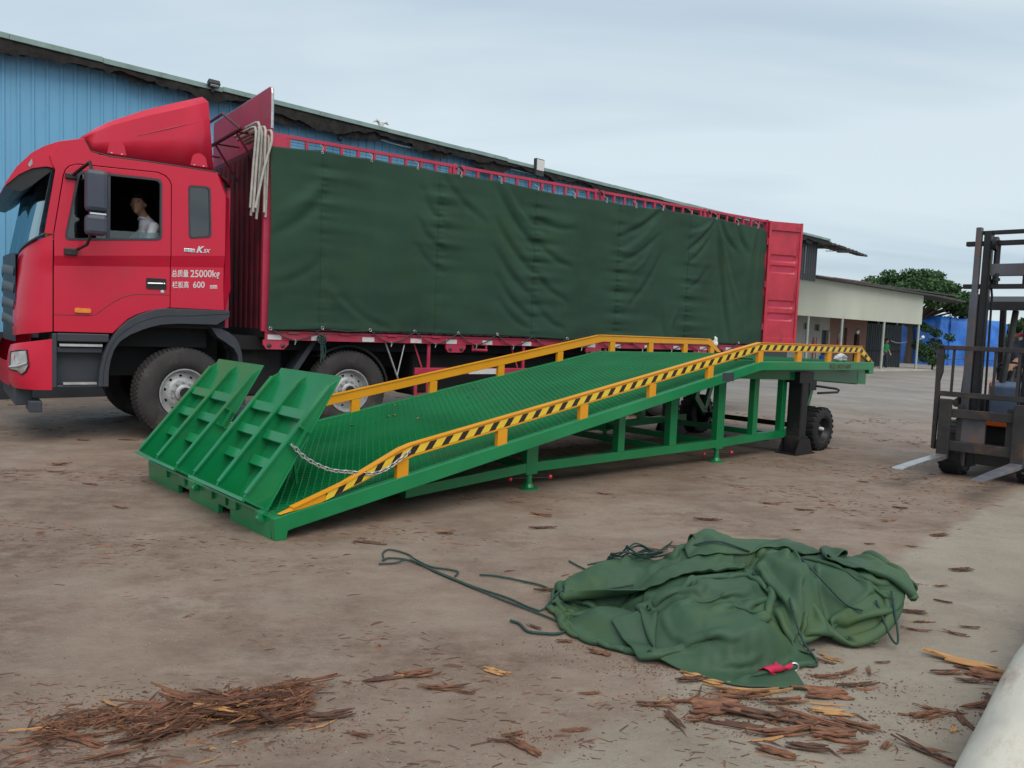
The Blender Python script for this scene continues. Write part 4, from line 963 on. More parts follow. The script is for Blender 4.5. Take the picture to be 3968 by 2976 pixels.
rk = MB(); rk.tube([(0.62, 0.05, 3.66), (0.62, TW - 0.1, 3.66)], 0.022, 7); rk.tube([(0.62, TW - 0.2, 3.66), (0.62, TW - 0.2, 3.98), (0.62, 0.9, 3.98), (0.62, 0.15, 3.66)], 0.018, 7)
for y in (0.3, 1.2, 2.1): rk.tube([(0.62, y, 3.66), (0.92, y, 3.66)], 0.018, 6); rk.tube([(0.62, y, 3.64), (0.92, y, 3.2)], 0.014, 6)
rk.build('pole_rack', mt['shaded_red'], tk, smooth=50)
# stake sides: top rail in four lengths with posts; far side as well
def stake_side(y, near):
    J = [(0.97, 3.50), (3.64, 6.09), (6.25, 8.66), (8.78, 10.40)]
    for k, (a, c) in enumerate(J):
        rl_ = MB().box(a, c, y - 0.02, y + 0.02, 3.612, 3.652).build('top_rail', mt['box_red'], tk)
        if k == 0: MB().box(0.955, 1.13, y - 0.022, y + 0.0, 3.40, 3.640).build('corner_plate', mt['box_red'], rl_)
        n_ = int(round((c - a) / 0.2285)); s0 = 1.152 if k == 0 else a + 0.02
        x = s0
        while x < c - 0.02:
            MB().box(x - 0.019, x + 0.019, y - 0.015, y + 0.015, 1.30, 3.613).build('stake', mt['box_red'], rl_)
            x += 0.2285
        for z in (3.545, 3.580): MB().tube([(a, y + 0.012, z), ((a + c) / 2, y + 0.014, z - 0.004), (c, y + 0.012, z)], 0.002, 4).build('wire', mt['dark'], rl_)
    for x in (3.57, 6.17, 8.72):
        lt = MB().box(x - 0.10, x - 0.03, y - 0.03, y + 0.02, 3.40, 3.66).box(x + 0.03, x + 0.10, y - 0.03, y + 0.02, 3.40, 3.655).build('joint_post', mt['box_red'], tk, bevel=0.008)
        MB().tube([(x - 0.06, y - 0.04, 3.60), (x, y - 0.05, 3.635), (x + 0.06, y - 0.04, 3.585)], 0.012, 6).build('latch', mt['rust'], lt)
stake_side(0.0, True)
stake_side(TW, False)
MB().box(0.97, 10.40, TW - 0.03, TW + 0.03, 1.3, 3.42).build('far_sideboard', mt['box_red'], tk)
MB().box(10.38, 10.43, -0.03, 0.06, 1.27, 3.66).box(10.38, 10.43, TW - 0.06, TW + 0.03, 1.27, 3.66).box(10.36, 10.42, 0.0, TW, 3.60, 3.66).build('rear_frame', mt['box_red'], tk)
# rear door swung open along the side
dd = Vector((0.68, -0.24)).normalized(); DW = 0.73
rd = bpy.data.objects.new('rear_door', None); COL.objects.link(rd); rd.parent = tk; rd.location = (10.41, -0.06, 1.35); rd.rotation_euler = (0, 0, math.atan2(dd.y, dd.x)); rd['label'] = 'dented red rear door swung open, with pressed horizontal ribs'
zp = [(0.10, 0), (0.42, 0), (0.46, 0.035), (0.54, 0.035), (0.58, 0), (0.66, 0), (0.70, 0.035), (0.78, 0.035), (0.82, 0), (1.32, 0), (1.36, 0.035), (1.44, 0.035), (1.48, 0), (1.53, 0), (1.57, 0.035), (1.64, 0.035), (1.68, 0), (2.12, 0)]
b = MB(); rows = []
for z, d in zp: rows.append([(0.05, 0.0, z), (0.09, 0.02 + d * 0.2, z), (0.13, 0.02 + d, z), (DW - 0.13, 0.02 + d, z), (DW - 0.09, 0.02 + d * 0.2, z), (DW - 0.05, 0.0, z)])
b.grid(rows); b.build('door_skin', mt['door_red'], rd, smooth=25)
MB().box(0, 0.05, -0.02, 0.04, 0, 2.29).build('stile', mt['door_red'], rd, bevel=0.006); MB().box(DW - 0.05, DW, -0.02, 0.04, 0, 2.29).build('stile', mt['door_red'], rd, bevel=0.006)
MB().box(0.05, DW - 0.05, -0.015, 0.035, 0, 0.10).build('bottom_rail', mt['door_red'], rd, bevel=0.006); MB().box(0.05, DW - 0.05, -0.015, 0.035, 2.12, 2.285).build('top_rail', mt['door_red'], rd, bevel=0.006)
MB().box(0.02, DW, 0.045, 0.06, 0.02, 2.28).build('door_back', mt['box_red'], rd)
for z in (0.3, 1.1, 1.9): MB().tube([(-0.01, 0.01, z - 0.06), (-0.01, 0.01, z + 0.06)], 0.02, 8).build('hinge', mt['box_red'], rd)

# ------------------------------------------------------------------ canvas sheet hung along the side of the truck
FOLDS = [  # (u0, z0, u1, z1, width, amplitude): soft creases
    (3.30, 3.45, 3.95, 2.95, 0.05, -0.020), (3.00, 3.20, 3.28, 2.85, 0.05, -0.022), (2.95, 2.80, 3.28, 2.50, 0.045, -0.020), (2.95, 2.45, 3.28, 2.2, 0.045, -0.016),
    (1.65, 1.85, 2.30, 1.42, 0.06, 0.020), (1.85, 1.72, 2.5, 1.36, 0.05, -0.022), (0.98, 2.45, 1.58, 2.95, 0.07, -0.026), (0.98, 2.70, 1.60, 3.15, 0.07, 0.015), (0.98, 1.85, 1.55, 2.15, 0.06, -0.015),
    (4.20, 3.40, 4.90, 2.65, 0.055, -0.034), (4.35, 3.42, 4.95, 2.85, 0.04, 0.016), (4.20, 2.95, 4.90, 2.25, 0.055, -0.030), (4.20, 2.55, 4.88, 1.90, 0.055, -0.028), (4.25, 2.15, 4.85, 1.6, 0.05, -0.022), (4.3, 1.8, 4.85, 1.42, 0.05, -0.018),
    (4.95, 3.05, 5.60, 2.98, 0.05, -0.022), (4.95, 2.72, 5.55, 2.42, 0.05, -0.024), (4.95, 2.25, 5.5, 1.90, 0.05, -0.020), (5.0, 1.75, 5.5, 1.45, 0.05, -0.018),
    (6.62, 2.98, 7.50, 3.48, 0.05, -0.036), (6.65, 2.72, 7.35, 3.22, 0.05, 0.020), (6.62, 2.55, 7.45, 3.05, 0.05, -0.026), (6.90, 1.90, 7.55, 2.75, 0.05, -0.022), (6.95, 2.45, 7.30, 2.85, 0.04, 0.015),
    (8.25, 2.92, 8.90, 3.52, 0.045, -0.045), (8.30, 3.20, 8.88, 3.50, 0.04, 0.020), (8.26, 2.70, 8.80, 3.25, 0.045, -0.028), (8.30, 2.25, 8.7, 2.6, 0.05, -0.02),
    (8.92, 3.50, 9.42, 1.35, 0.055, -0.050), (8.95, 3.45, 9.62, 2.0, 0.05, 0.025), (8.98, 3.50, 9.45, 3.0, 0.05, -0.03), (9.50, 3.46, 9.75, 3.05, 0.06, -0.035), (10.0, 3.45, 9.75, 1.7, 0.07, 0.040), (10.08, 3.45, 9.9, 1.5, 0.06, -0.05), (9.15, 2.9, 9.2, 1.4, 0.06, 0.02), (7.62, 2.0, 7.75, 1.36, 0.05, -0.02), (7.95, 1.75, 7.9, 1.36, 0.05, 0.02)]
SEAMS = [1.59, 3.26, 4.915, 6.60, 8.245]
FU = np.array(FOLDS)
def tarp_y(u, z):
    u = np.asarray(u, float); z = np.asarray(z, float)
    y = np.full(u.shape, -0.080)
    for (a, c, d, e, w, amp) in FOLDS:
        L_ = math.hypot(d - a, e - c); tx, tz = (d - a) / L_, (e - c) / L_
        s = (u - a) * tx + (z - c) * tz; p = -(u - a) * tz + (z - c) * tx
        bow = p + 0.05 * np.sin(np.pi * np.clip(s / L_, 0, 1))
        env = np.clip(np.sin(np.pi * np.clip((s + 0.12) / (L_ + 0.24), 0, 1)), 0, 1) ** 0.7
        y -= 0.95 * amp * env * (np.exp(-(bow / w) ** 2) - 0.45 * np.exp(-((bow - 1.7 * w) / (1.3 * w)) ** 2))
    for k, s in enumerate(SEAMS):
        d = u - s
        puck = np.sin(2 * np.pi * z / 0.27 + 1.3 * k + 1.1 * np.sin(z * 3.1 + k)) + 0.6 * np.sin(2 * np.pi * z / 0.155 + k * 2.0 + np.sin(z * 5)) + 0.45 * np.exp(-np.abs(d) / 0.1) * np.sin(2 * np.pi * z / 0.085 + 2 * np.sin(z * 4 + k))
        amp = 0.012 * (0.65 + 0.5 * np.sin(z * 2.3 + k)) + 0.003 * (k > 1)
        y += amp * puck * np.where(d > 0, np.exp(-d / 0.28), np.exp(d / 0.14)) * np.clip((3.5 - z) * 4, 0, 1)
        y += 0.012 * np.exp(-(d / 0.035) ** 2)
    y += 0.0035 * np.sin(z * 11.0 + 2.2 * np.sin(u * 1.7) + 1.5 * u) * np.sin(u * 1.3 + 0.6) + 0.0022 * np.sin(z * 19.0 - 2.6 * u + 2 * np.sin(u * 2.9)) * np.sin(u * 2.2 + z) + 0.006 * np.sin(u * 2.1 + 0.8 * z) * np.sin(z * 1.5)
    return np.minimum(y, -0.032)
TOPU = [0.919, 1.25, 1.553, 1.9, 2.213, 2.55, 2.886, 3.24, 3.572, 3.9, 4.242, 4.6, 4.91, 5.25, 5.616, 5.95, 6.277, 6.6, 6.924, 7.25, 7.546, 7.9, 8.24, 8.6, 8.907, 9.2, 9.508, 9.8, 10.06, 10.4]
TOPZ = [3.475, 3.495, 3.521, 3.505, 3.520, 3.508, 3.522, 3.505, 3.518, 3.512, 3.522, 3.50, 3.485, 3.47, 3.484, 3.478, 3.497, 3.478, 3.495, 3.49, 3.527, 3.50, 3.518, 3.502, 3.530, 3.49, 3.493, 3.475, 3.49, 3.44]
def tarp_top(u): return np.interp(u, TOPU, TOPZ)
def tarp_bot(u): return np.interp(u, [0.9, 1.25, 1.604, 2.26, 2.93, 3.6, 4.27, 4.92, 5.6, 6.6, 7.6, 8.5, 9.5, 10.4], [1.290, 1.300, 1.318, 1.312, 1.315, 1.312, 1.315, 1.306, 1.285, 1.305, 1.318, 1.30, 1.31, 1.30])
NU, NZ = 460, 110
U_, V_ = np.meshgrid(np.linspace(0.915, 10.41, NU), np.linspace(0, 1, NZ))
Zt = tarp_bot(U_) + (tarp_top(U_) - tarp_bot(U_)) * V_
Ut = U_ - 0.012 * np.sin(Zt * 2.0) * np.exp(-(U_ - 0.92) * 6)
Yt = tarp_y(Ut, Zt) + np.clip(Ut - 10.08, 0, 1) * 0.16
bt = MB(); bt.v = list(zip(Ut.ravel().tolist(), Yt.ravel().tolist(), Zt.ravel().tolist()))
bt.f = [(j * NU + i, j * NU + i + 1, (j + 1) * NU + i + 1, (j + 1) * NU + i) for j in range(NZ - 1) for i in range(NU - 1)]; bt.mi = [0] * len(bt.f)
ts = empty('side_tarpaulin', TK_O, TK_A, 'dark green canvas sheet hung along the whole side of the red truck', 'tarpaulin')
o = bt.build('sheet', mt['canvas'], ts, smooth=180); sm = o.modifiers.new('thick', 'SOLIDIFY'); sm.thickness = 0.004; sm.offset = 1
for s in SEAMS:
    zz = np.linspace(float(tarp_bot(s)) + 0.005, float(tarp_top(s)) - 0.005, 120); rows = []
    for d in (-0.022, 0.022):
        uu = np.full(zz.shape, s + d); rows.append(list(zip(uu.tolist(), (tarp_y(uu, zz) - 0.008).tolist(), zz.tolist())))
    MB().grid(rows, True).build('seam', mt['canvas'], ts, smooth=180)
# hems along top and bottom
for fn_, dz in ((tarp_top, -0.02), (tarp_bot, 0.02)):
    uu = np.linspace(0.93, 10.05, 300); rows = []
    for e in (0.0, dz * 1.6):
        zz = fn_(uu) + e; rows.append(list(zip(uu.tolist(), (tarp_y(uu, zz) - 0.0035).tolist(), zz.tolist())))
    MB().grid(rows, dz < 0).build('hem', mt['canvas'], ts, smooth=180)
def torus(c, R, r, n=14, m=6, axis='y'):
    pts = []
    for k in range(n):
        a = 2 * math.pi * k / n
        pts.append((c[0] + R * math.cos(a), c[1], c[2] + R * math.sin(a)) if axis == 'y' else (c[0] + R * math.cos(a), c[1] + R * math.sin(a), c[2]))
    return MB().tube(pts, r, m, closed=True)
for u in TOPU[2:-1:2]:
    z = float(tarp_top(u)) - 0.022; y = float(tarp_y(np.array([u]), np.array([z]))[0])
    torus((u, y - 0.006, z), 0.014, 0.004).build('eyelet', mt['galv'], ts, smooth=60)
    MB().tube([(u, y - 0.01, z + 0.01), (u + 0.005, y - 0.012, z + 0.06), (u, -0.022, z + 0.10), (u, 0.03, z + 0.125)], 0.004, 6).build('hook', mt['pole'], ts, smooth=60)
BE = [0.945, 1.604, 2.262, 2.927, 3.617, 4.275, 4.92, 5.596, 6.25, 6.9, 7.62, 8.3, 9.0, 9.7]
for u in BE:
    z = float(tarp_bot(u)) + 0.02; y = float(tarp_y(np.array([u]), np.array([z]))[0])
    torus((u, y - 0.006, z), 0.018, 0.005).build('eyelet', mt['galv'], ts, smooth=60)
# lashing rope laced from the eyelets to hooks under the bed beam
pts = []
for k, u in enumerate(BE):
    pts.append((u, -0.085, float(tarp_bot(u)) + 0.015))
    if k < len(BE) - 1:
        um = (u + BE[k + 1]) / 2
        if k == 1: pts.append((um, -0.10, 1.305))
        else: pts += [(um - 0.16, -0.062, 1.215), (um, -0.055, 1.165), (um + 0.16, -0.062, 1.215)]
rp_ = empty('lashing_rope', TK_O, TK_A, 'dark rope laced in zigzags along the bottom of the truck sheet', 'rope')
MB().tube(pts, 0.008, 6).build('line', mt['rope'], rp_, smooth=70)
for k, u in enumerate(BE[:-1]):
    um = (u + BE[k + 1]) / 2
    if k != 1: MB().tube([(um, -0.03, 1.185), (um, -0.062, 1.160), (um - 0.012, -0.062, 1.12)], 0.007, 5).build('beam_hook', mt['galv'], rp_)
# knotted rope bundle over the second wheel
kb = MB()
for k in range(9):
    a = random.uniform(0, 6.28)
    c = Vector((1.60 + random.gauss(0, 0.012), -0.095 + random.gauss(0, 0.008), 1.185 + random.gauss(0, 0.02))); R = random.uniform(0.03, 0.055); ax1 = Vector((math.cos(a), 0.3 * math.sin(a), random.gauss(0, 0.6))).normalized(); ax2 = ax1.cross(Vector((0.3, 1, 0.2))).normalized()
    kb.tube([tuple(c + (ax1 * math.cos(t) + ax2 * math.sin(t)) * R) for t in np.linspace(0, 6.28, 12, endpoint=False)], 0.009, 5, closed=True)
for k in range(5):
    x0 = 1.585 + 0.012 * k; l_ = random.uniform(0.18, 0.30)
    kb.tube([(x0, -0.09, 1.16), (x0 + random.gauss(0.01, 0.01), -0.085, 1.16 - l_ * 0.5), (x0 + random.gauss(0.02, 0.02), -0.08, 1.16 - l_)], 0.008, 5)
o = kb.build('rope_bundle', mt['rope'], None, smooth=70); o.location = TK_O; o.rotation_euler = (0, 0, TK_A)
tag(o, 'knotted bundle of dark green rope hanging over the second truck wheel', 'rope')

# grey bent poles hung over the rack between cab and cargo box
POLES = [((0.740, 3.661), (0.690, 2.727), 0.00), ((0.768, 3.715), (0.715, 2.676), -0.03), ((0.786, 3.628), (0.712, 2.639), 0.04), ((0.815, 3.666), (0.771, 2.604), 0.02), ((0.844, 3.679), (0.850, 2.688), -0.02), ((0.853, 3.623), (0.791, 2.681), 0.05), ((0.912, 3.642), (0.735, 2.724), -0.05), ((0.896, 3.598), (0.876, 2.636), 0.01), ((0.885, 3.60), (0.893, 2.605), 0.05)]
for (a, c, dy) in POLES:
    b = MB(); y = -0.045 + dy
    b.tube([(a[0] - 0.02, y + 0.75, a[1] + 0.02), (a[0] - 0.01, y + 0.10, a[1] + 0.02), (a[0], y + 0.03, a[1] + 0.012), (a[0] + 0.003, y, a[1] - 0.03), (a[0], y - 0.005, a[1] - 0.12), ((a[0] + c[0]) / 2, y - 0.005, (a[1] + c[1]) / 2), (c[0], y, c[1])], 0.016, 8)
    o = b.build('hoop_pole', mt['pole'], None, smooth=60); o.location = TK_O; o.rotation_euler = (0, 0, TK_A)
    tag(o, 'grey bent hoop pole hanging in the bundle between truck cab and cargo box', 'pole', 'bundle of hoop poles behind the cab')
# soft toys on the dashboard
for (x, y, z, r, m_) in ((-1.36, 0.20, 2.155, 0.05, 'toy_a'), (-1.40, 0.29, 2.155, 0.055, 'toy_b'), (-1.32, 0.33, 2.165, 0.055, 'toy_c'), (-1.33, 0.60, 2.40, 0.05, 'toy_b')):
    b = MB(); b.ball((0, 0, 0), (r, r * 0.9, r * 0.8)); b.ball((0, 0, r * 1.15), r * 0.62); b.ball((-r * 0.4, 0, r * 1.7), r * 0.25, 8, 6); b.ball((r * 0.4, 0, r * 1.7), r * 0.25, 8, 6); b.ball((r * 0.5, -r * 0.7, -r * 0.3), r * 0.4, 8, 6)
    o = b.build('soft_toy', mt[m_], None, smooth=80); o.rotation_euler = (0, 0, TK_A); o.location = TK_O + Matrix.Rotation(TK_A, 4, 'Z') @ Vector((x, y, z))
    tag(o, {'toy_a': 'yellow green soft toy on the truck dashboard', 'toy_b': 'blue soft toy on the truck dashboard' if y < 0.5 else 'blue soft toy on top of the dashboard hood', 'toy_c': 'pale pink soft toy on the truck dashboard'}[m_], 'toy', 'soft toys behind the windscreen')

# ================================================================== mobile loading ramp (local x up the ramp, y away from the yard, z up)
RP_O = Vector((-1.49197304, 5.0931032, 0)); RP_A = math.atan2(0.67160417, 0.74091014)
RW = 2.46
ra = empty('loading_ramp', RP_O, RP_A, 'bright green mobile loading ramp with yellow handrails', 'ramp')
def deck_z(x): return 0.160 + 0.1765 * (x - 0.06) if x < 5.78 else 0.160 + 0.1765 * 5.72
ZF = deck_z(6.0)
# side beams
BT = [(-0.012, 0.150), (0.06, 0.166), (5.78, ZF + 0.006), (8.665, ZF + 0.004), (8.665, 1.014), (8.535, 1.014), (8.52, 1.066), (5.80, 1.078), (0.110, 0.062), (0.088, 0.055), (0.078, 0.0), (0.0, 0.0)]
for (a, c) in ((0.0, 0.06), (RW - 0.06, RW)): MB().prism(BT, a, c).build('side_beam', mt['green'], ra, bevel=0.006, fixn=True)
# front sill with two fork pockets
FS = [(0.06, 0.0), (0.705, 0.0), (0.705, 0.068), (0.916, 0.068), (0.916, 0.0), (1.49, 0.0), (1.49, 0.068), (1.73, 0.068), (1.73, 0.0), (RW - 0.06, 0.0), (RW - 0.06, 0.148), (0.06, 0.148)]
MB().prism(FS, -0.008, 0.03, plane='yz').build('front_sill', mt['green'], ra, bevel=0.005, fixn=True)
MB().tube([(-0.012, 0.12, 0.158), (-0.012, RW - 0.06, 0.158)], 0.016, 10).build('hinge_pin', mt['green'], ra, smooth=50)
for y in (0.20, 0.62, 0.80, 1.05, 1.40, 1.60, 2.0): MB().box(-0.030, -0.006, y - 0.06, y + 0.06, 0.095, 0.160).build('hinge_lug', mt['green'], ra, bevel=0.004)
for y in (0.17, 1.30): MB().lathe([(0.0, -0.03), (0.026, -0.028), (0.026, 0.012), (0.0, 0.012)], (-0.03, y, 0.125), 10).build('hinge_bolt', mt['green'], ra)
# deck plate under the grating
rows = [[(0.03, y, deck_z(0.03) - 0.012), (5.78, y, ZF - 0.012), (8.66, y, ZF - 0.012)] for y in (0.06, RW - 0.06)]
b = MB(); b.grid(rows, True); b.grid([[(p[0], p[1], p[2] - 0.012) for p in r] for r in rows]); b.build('deck_plate', mt['green_deck'], ra)
# expanded-metal grating, diamonds long across the ramp
b = MB(); Lg, Sg = 0.098, 0.062; wv = 0.0055
V = []; F = []
x = 0.10; i = 0
ny = int((RW - 0.12) / (Lg / 2))
while x < 8.60:
    ys = [0.06 + (RW - 0.12) * j / ny for j in range(ny + 1)]
    xs = [x + (Sg / 4) * (1 if (i + j) % 2 else -1) for j in range(ny + 1)]
    zs = [deck_z(q) for q in xs]
    b0 = len(V)
    for q, y, z in zip(xs, ys, zs):
        V += [(q - wv, y, z - 0.011), (q - wv * 0.5, y, z + 0.0015), (q + wv, y, z - 0.004), (q + wv * 1.3, y, z - 0.011)]
    for j in range(ny):
        p = b0 + 4 * j
        for k in range(3): F.append((p + k, p + k + 1, p + 5 + k, p + 4 + k))
    x += Sg / 2; i += 1
b.v = V; b.f = F; b.mi = [0] * len(F)
tag(b.build('deck_grating', mt['green_deck'], ra), kind='stuff')
# handrails
RT = [(0.03, 0.168), (0.50, 0.325), (0.957, 0.530), (1.06, 0.560), (5.745, 1.384), (8.275, 1.380), (8.645, 1.172), (8.545, 1.172), (8.215, 1.290), (5.765, 1.290), (1.07, 0.470), (0.99, 0.440), (0.33, 0.215), (0.18, 0.188)]
def rail(y0, y1, dx, dz, tape):
    r = MB().prism([(p[0] + dx * (0.3 < p[0] < 8.3), p[1] + dz) for p in RT], y0, y1).build('handrail', mt['yellow'], ra, fixn=True, bevel=0.004)
    top = [(0.12, 0.202), (0.50, 0.327), (0.957, 0.532), (1.06, 0.562), (5.745, 1.386), (8.27, 1.382)]
    for k in range(len(top) - 1):
        a, c = top[k], top[k + 1]
        MB().beam((a[0], (y0 + y1) / 2 - 0.004, a[1] + 0.002), (c[0], (y0 + y1) / 2 - 0.004, c[1] + 0.002), abs(y1 - y0) + 0.012, 0.008).build('rail_cap', mt['yellow'], r)
    return r
rl1 = rail(0.006, 0.052, 0.0, 0.0, True)
rl2 = rail(RW - 0.052, RW - 0.006, 0.06, 0.012, False)
# hazard tape on the outer face of the near rail
def tape_strip(cl, hh, y, name):
    b = MB(); V = []; UV = []; s = 0.0; n = len(cl)
    for i, (x, z, h_) in enumerate(cl):
        if i: s += math.hypot(x - cl[i - 1][0], z - cl[i - 1][1])
        V += [(x, y, z - h_), (x, y, z + h_)]; UV += [((s + 0.022) / 0.158, 0), ((s - 0.028) / 0.158, 1)]
    b.v = V; b.f = [(2 * i, 2 * i + 2, 2 * i + 3, 2 * i + 1) for i in range(n - 1)]; b.mi = [0] * (n - 1)
    o = b.build(name, mt['tape'], rl1)
    uvl = o.data.uv_layers.new(name='UVMap')
    for lp in o.data.loops: uvl.data[lp.index].uv = UV[lp.vertex_index]
cl = []
for a, c, n in (((0.36, 0.255), (0.98, 0.488), 8), ((1.05, 0.515), (5.75, 1.332), 60), ((5.80, 1.336), (8.20, 1.334), 30), ((8.26, 1.325), (8.58, 1.172), 4)):
    for k in range(n): 
        t = k / (n - 1); cl.append((lerp(a[0], c[0], t), lerp(a[1], c[1], t), 0.029))
tape_strip(cl, 0.03, 0.0035, 'hazard_tape')
for x in (0.985, 1.945, 2.90, 3.86, 4.815, 5.775, 6.645, 7.395, 8.205):
    zr = np.interp(x, [0.9, 1.07, 5.765, 8.3], [0.43, 0.472, 1.292, 1.292])
    MB().box(x - 0.05, x + 0.05, 0.008, 0.050, deck_z(x) - 0.02, float(zr)).build('rail_post', mt['yellow'], ra, bevel=0.004)
for x in (1.08, 2.03, 3.02, 4.02, 5.02, 6.03, 6.87, 7.70, 8.40):
    zr = np.interp(x - 0.06, [0.9, 1.07, 5.765, 8.3], [0.43, 0.472, 1.292, 1.292]) + 0.012
    MB().box(x - 0.05, x + 0.05, RW - 0.050, RW - 0.008, deck_z(x) - 0.02, float(zr)).build('rail_post', mt['yellow'], ra, bevel=0.004)
# lip flaps folded back over the ramp: we look at their ribbed undersides
def flap(y0, y1):
    f = bpy.data.objects.new('lip_flap', None); COL.objects.link(f); f.parent = ra; f.empty_display_size = 0.1
    ln = 1.05; tilt = math.atan2(0.53, 0.885)
    f.location = (0.026, y0, 0.153); f.rotation_euler = (0, tilt, 0)      # local z runs up the flap, local -x is the ribbed face
    w = y1 - y0; d0 = 0.185
    MB().box(0.0, 0.012, 0.0, w, 0.0, ln).build('plate', mt['green'], f, bevel=0.003)
    for yy in (0.012, w / 2, w - 0.028):
        MB().prism([(0.0, 0.02), (-d0, 0.02), (-d0 + 0.005, 0.06), (-0.035, ln - 0.10), (0.0, ln - 0.04)], yy, yy + 0.014).build('rib', mt['green'], f, fixn=True)
        MB().beam((-d0 + 0.002, yy + 0.007, 0.045), (-0.034, yy + 0.007, ln - 0.10), 0.046, 0.014, up=(1, 0, 0.1)).build('rib_flange', mt['green'], f)
    MB().box(-d0, 0.0, 0.0, w, 0.0, 0.014).build('heel_plate', mt['green'], f, bevel=0.003)
    MB().beam((-d0 - 0.004, -0.01, 0.0), (-d0 - 0.004, w + 0.01, 0.0), 0.02, 0.02).build('heel_bar', mt['green'], f)
    for (zz, dep) in ((0.30, 0.055), (0.50, 0.06), (0.70, 0.055)):
        for (a, c) in ((0.03, w / 2 - 0.005), (w / 2 + 0.02, w - 0.03)):
            m_ = (a + c) / 2; gap = 0.02
            MB().box(-dep - 0.012, -0.004, a, c, zz - 0.045, zz + 0.030).build('cross_rib', mt['green'], f, bevel=0.006)
    # side latch
    b = MB(); b.beam((-0.045, -0.02, 0.46), (-0.045, -0.02, 0.60), 0.012, 0.02); b.beam((-0.10, -0.016, 0.46), (0.0, -0.016, 0.46), 0.012, 0.014); b.beam((-0.10, -0.016, 0.60), (0.0, -0.016, 0.60), 0.012, 0.014); b.build('latch', mt['green'], f)
    return f
flap(0.20, 1.13)
flap(1.45, 2.37)
# prop bars behind the flaps
for y in (0.60, 1.90): MB().beam((0.45, y, deck_z(0.45)), (0.38, y, 0.72), 0.02, 0.02).build('prop_bar', mt['green'], ra)
# safety chains
def chain(p0, p1, sag, parent, n=30, name='safety_chain'):
    path = None if p1 is not None else spline(p0, 30)
    if path: p0, p1 = path[0], path[-1]
    p0, p1 = Vector(p0), Vector(p1)
    e = bpy.data.objects.new(name, None); COL.objects.link(e); e.parent = parent; e.empty_display_size = 0.05
    pts = [p0.lerp(p1, t) + Vector((0, 0, -sag * 4 * t * (1 - t))) for t in np.linspace(0, 1, 200)]
    if path: pts = [path[int(t * (len(path) - 1))] * (1 - (t * (len(path) - 1)) % 1) + path[min(len(path) - 1, int(t * (len(path) - 1)) + 1)] * ((t * (len(path) - 1)) % 1) for t in np.linspace(0, 1, 200)]
    d = [0.0]
    for i in range(1, 200): d.append(d[-1] + (pts[i] - pts[i - 1]).length)
    pitch = d[-1] / n
    lk = []
    hl, hw = pitch * 0.36, pitch * 0.30
    for k in range(16):
        a = 2 * math.pi * k / 16; lk.append((math.copysign(hl, math.cos(a)) + hw * math.cos(a) if abs(math.cos(a)) > 0.05 else 0, hw * 1.25 * math.sin(a), 0))
    me = MB().tube(lk, pitch * 0.125, 6, closed=True).mesh('chain_link', mt['galv'], 60)
    for k in range(n):
        s = (k + 0.5) * pitch; i = min(np.searchsorted(d, s), 198)
        t = (pts[i + 1] - pts[i - 1]).normalized()
        q = t.to_track_quat('X', 'Z').to_matrix() @ Matrix.Rotation(math.pi / 2 * (k % 2) + 0.5, 3, 'X')
        o = link('chain_link', me, e, pts[i]); o.rotation_euler = q.to_euler()
    return e
chain([(0.185, 0.175, 0.60), (0.29, 0.15, 0.495), (0.44, 0.11, 0.415), (0.58, 0.055, 0.392), (0.69, -0.012, 0.380), (0.80, -0.024, 0.398), (0.92, -0.022, 0.455), (1.02, -0.015, 0.515)], None, 0, ra)
chain((0.32, 2.55, 0.62), (0.75, RW - 0.02, 0.44), 0.04, ra, 12)
MB().tube([(1.02, 0.03, 0.512), (1.02, -0.02, 0.512)], 0.010, 6).build('chain_pin', mt['galv'], rl1)
# wrapped chain and plastic film at the end of the far rail; film by the last near post
def crumple(loc, r, name, label, seed):
    b = MB(); b.ball((0, 0, 0), r, 22, 14)
    b.v = [tuple(Vector(p) * (1 + 0.55 * mnoise.fractal(Vector(p) * (1.6 / max(r)) + Vector((seed, 0, 0)), 1, 2, 4))) for p in b.v]
    o = b.build(name, mt['poly'], None, smooth=20); o.rotation_euler = (0, 0, RP_A); o.location = RP_O + Matrix.Rotation(RP_A, 4, 'Z') @ Vector(loc)
    return tag(o, label, 'plastic wrap')
crumple((8.50, RW - 0.03, 1.34), (0.045, 0.04, 0.07), 'plastic_wrap', 'clear plastic film wrapped round the end of the far yellow rail', 1.0)
crumple((8.02, 0.17, ZF + 0.05), (0.11, 0.07, 0.05), 'plastic_wrap', 'crumpled white plastic lying on the deck by the last near rail post', 5.0)
# stencilled phone number on the flat side beam
text_mesh('stencil', '电话13803716007', 0.080, mt['red_letter'], ra, (7.385, -0.0015, 1.088), (1, 0, 0), extrude=0.0008, bold=0.0006)
MB().box(5.02, 5.24, -0.0012, 0.0, 0.965, 1.055).build('label_plate', mt['dark_sheet'], ra)
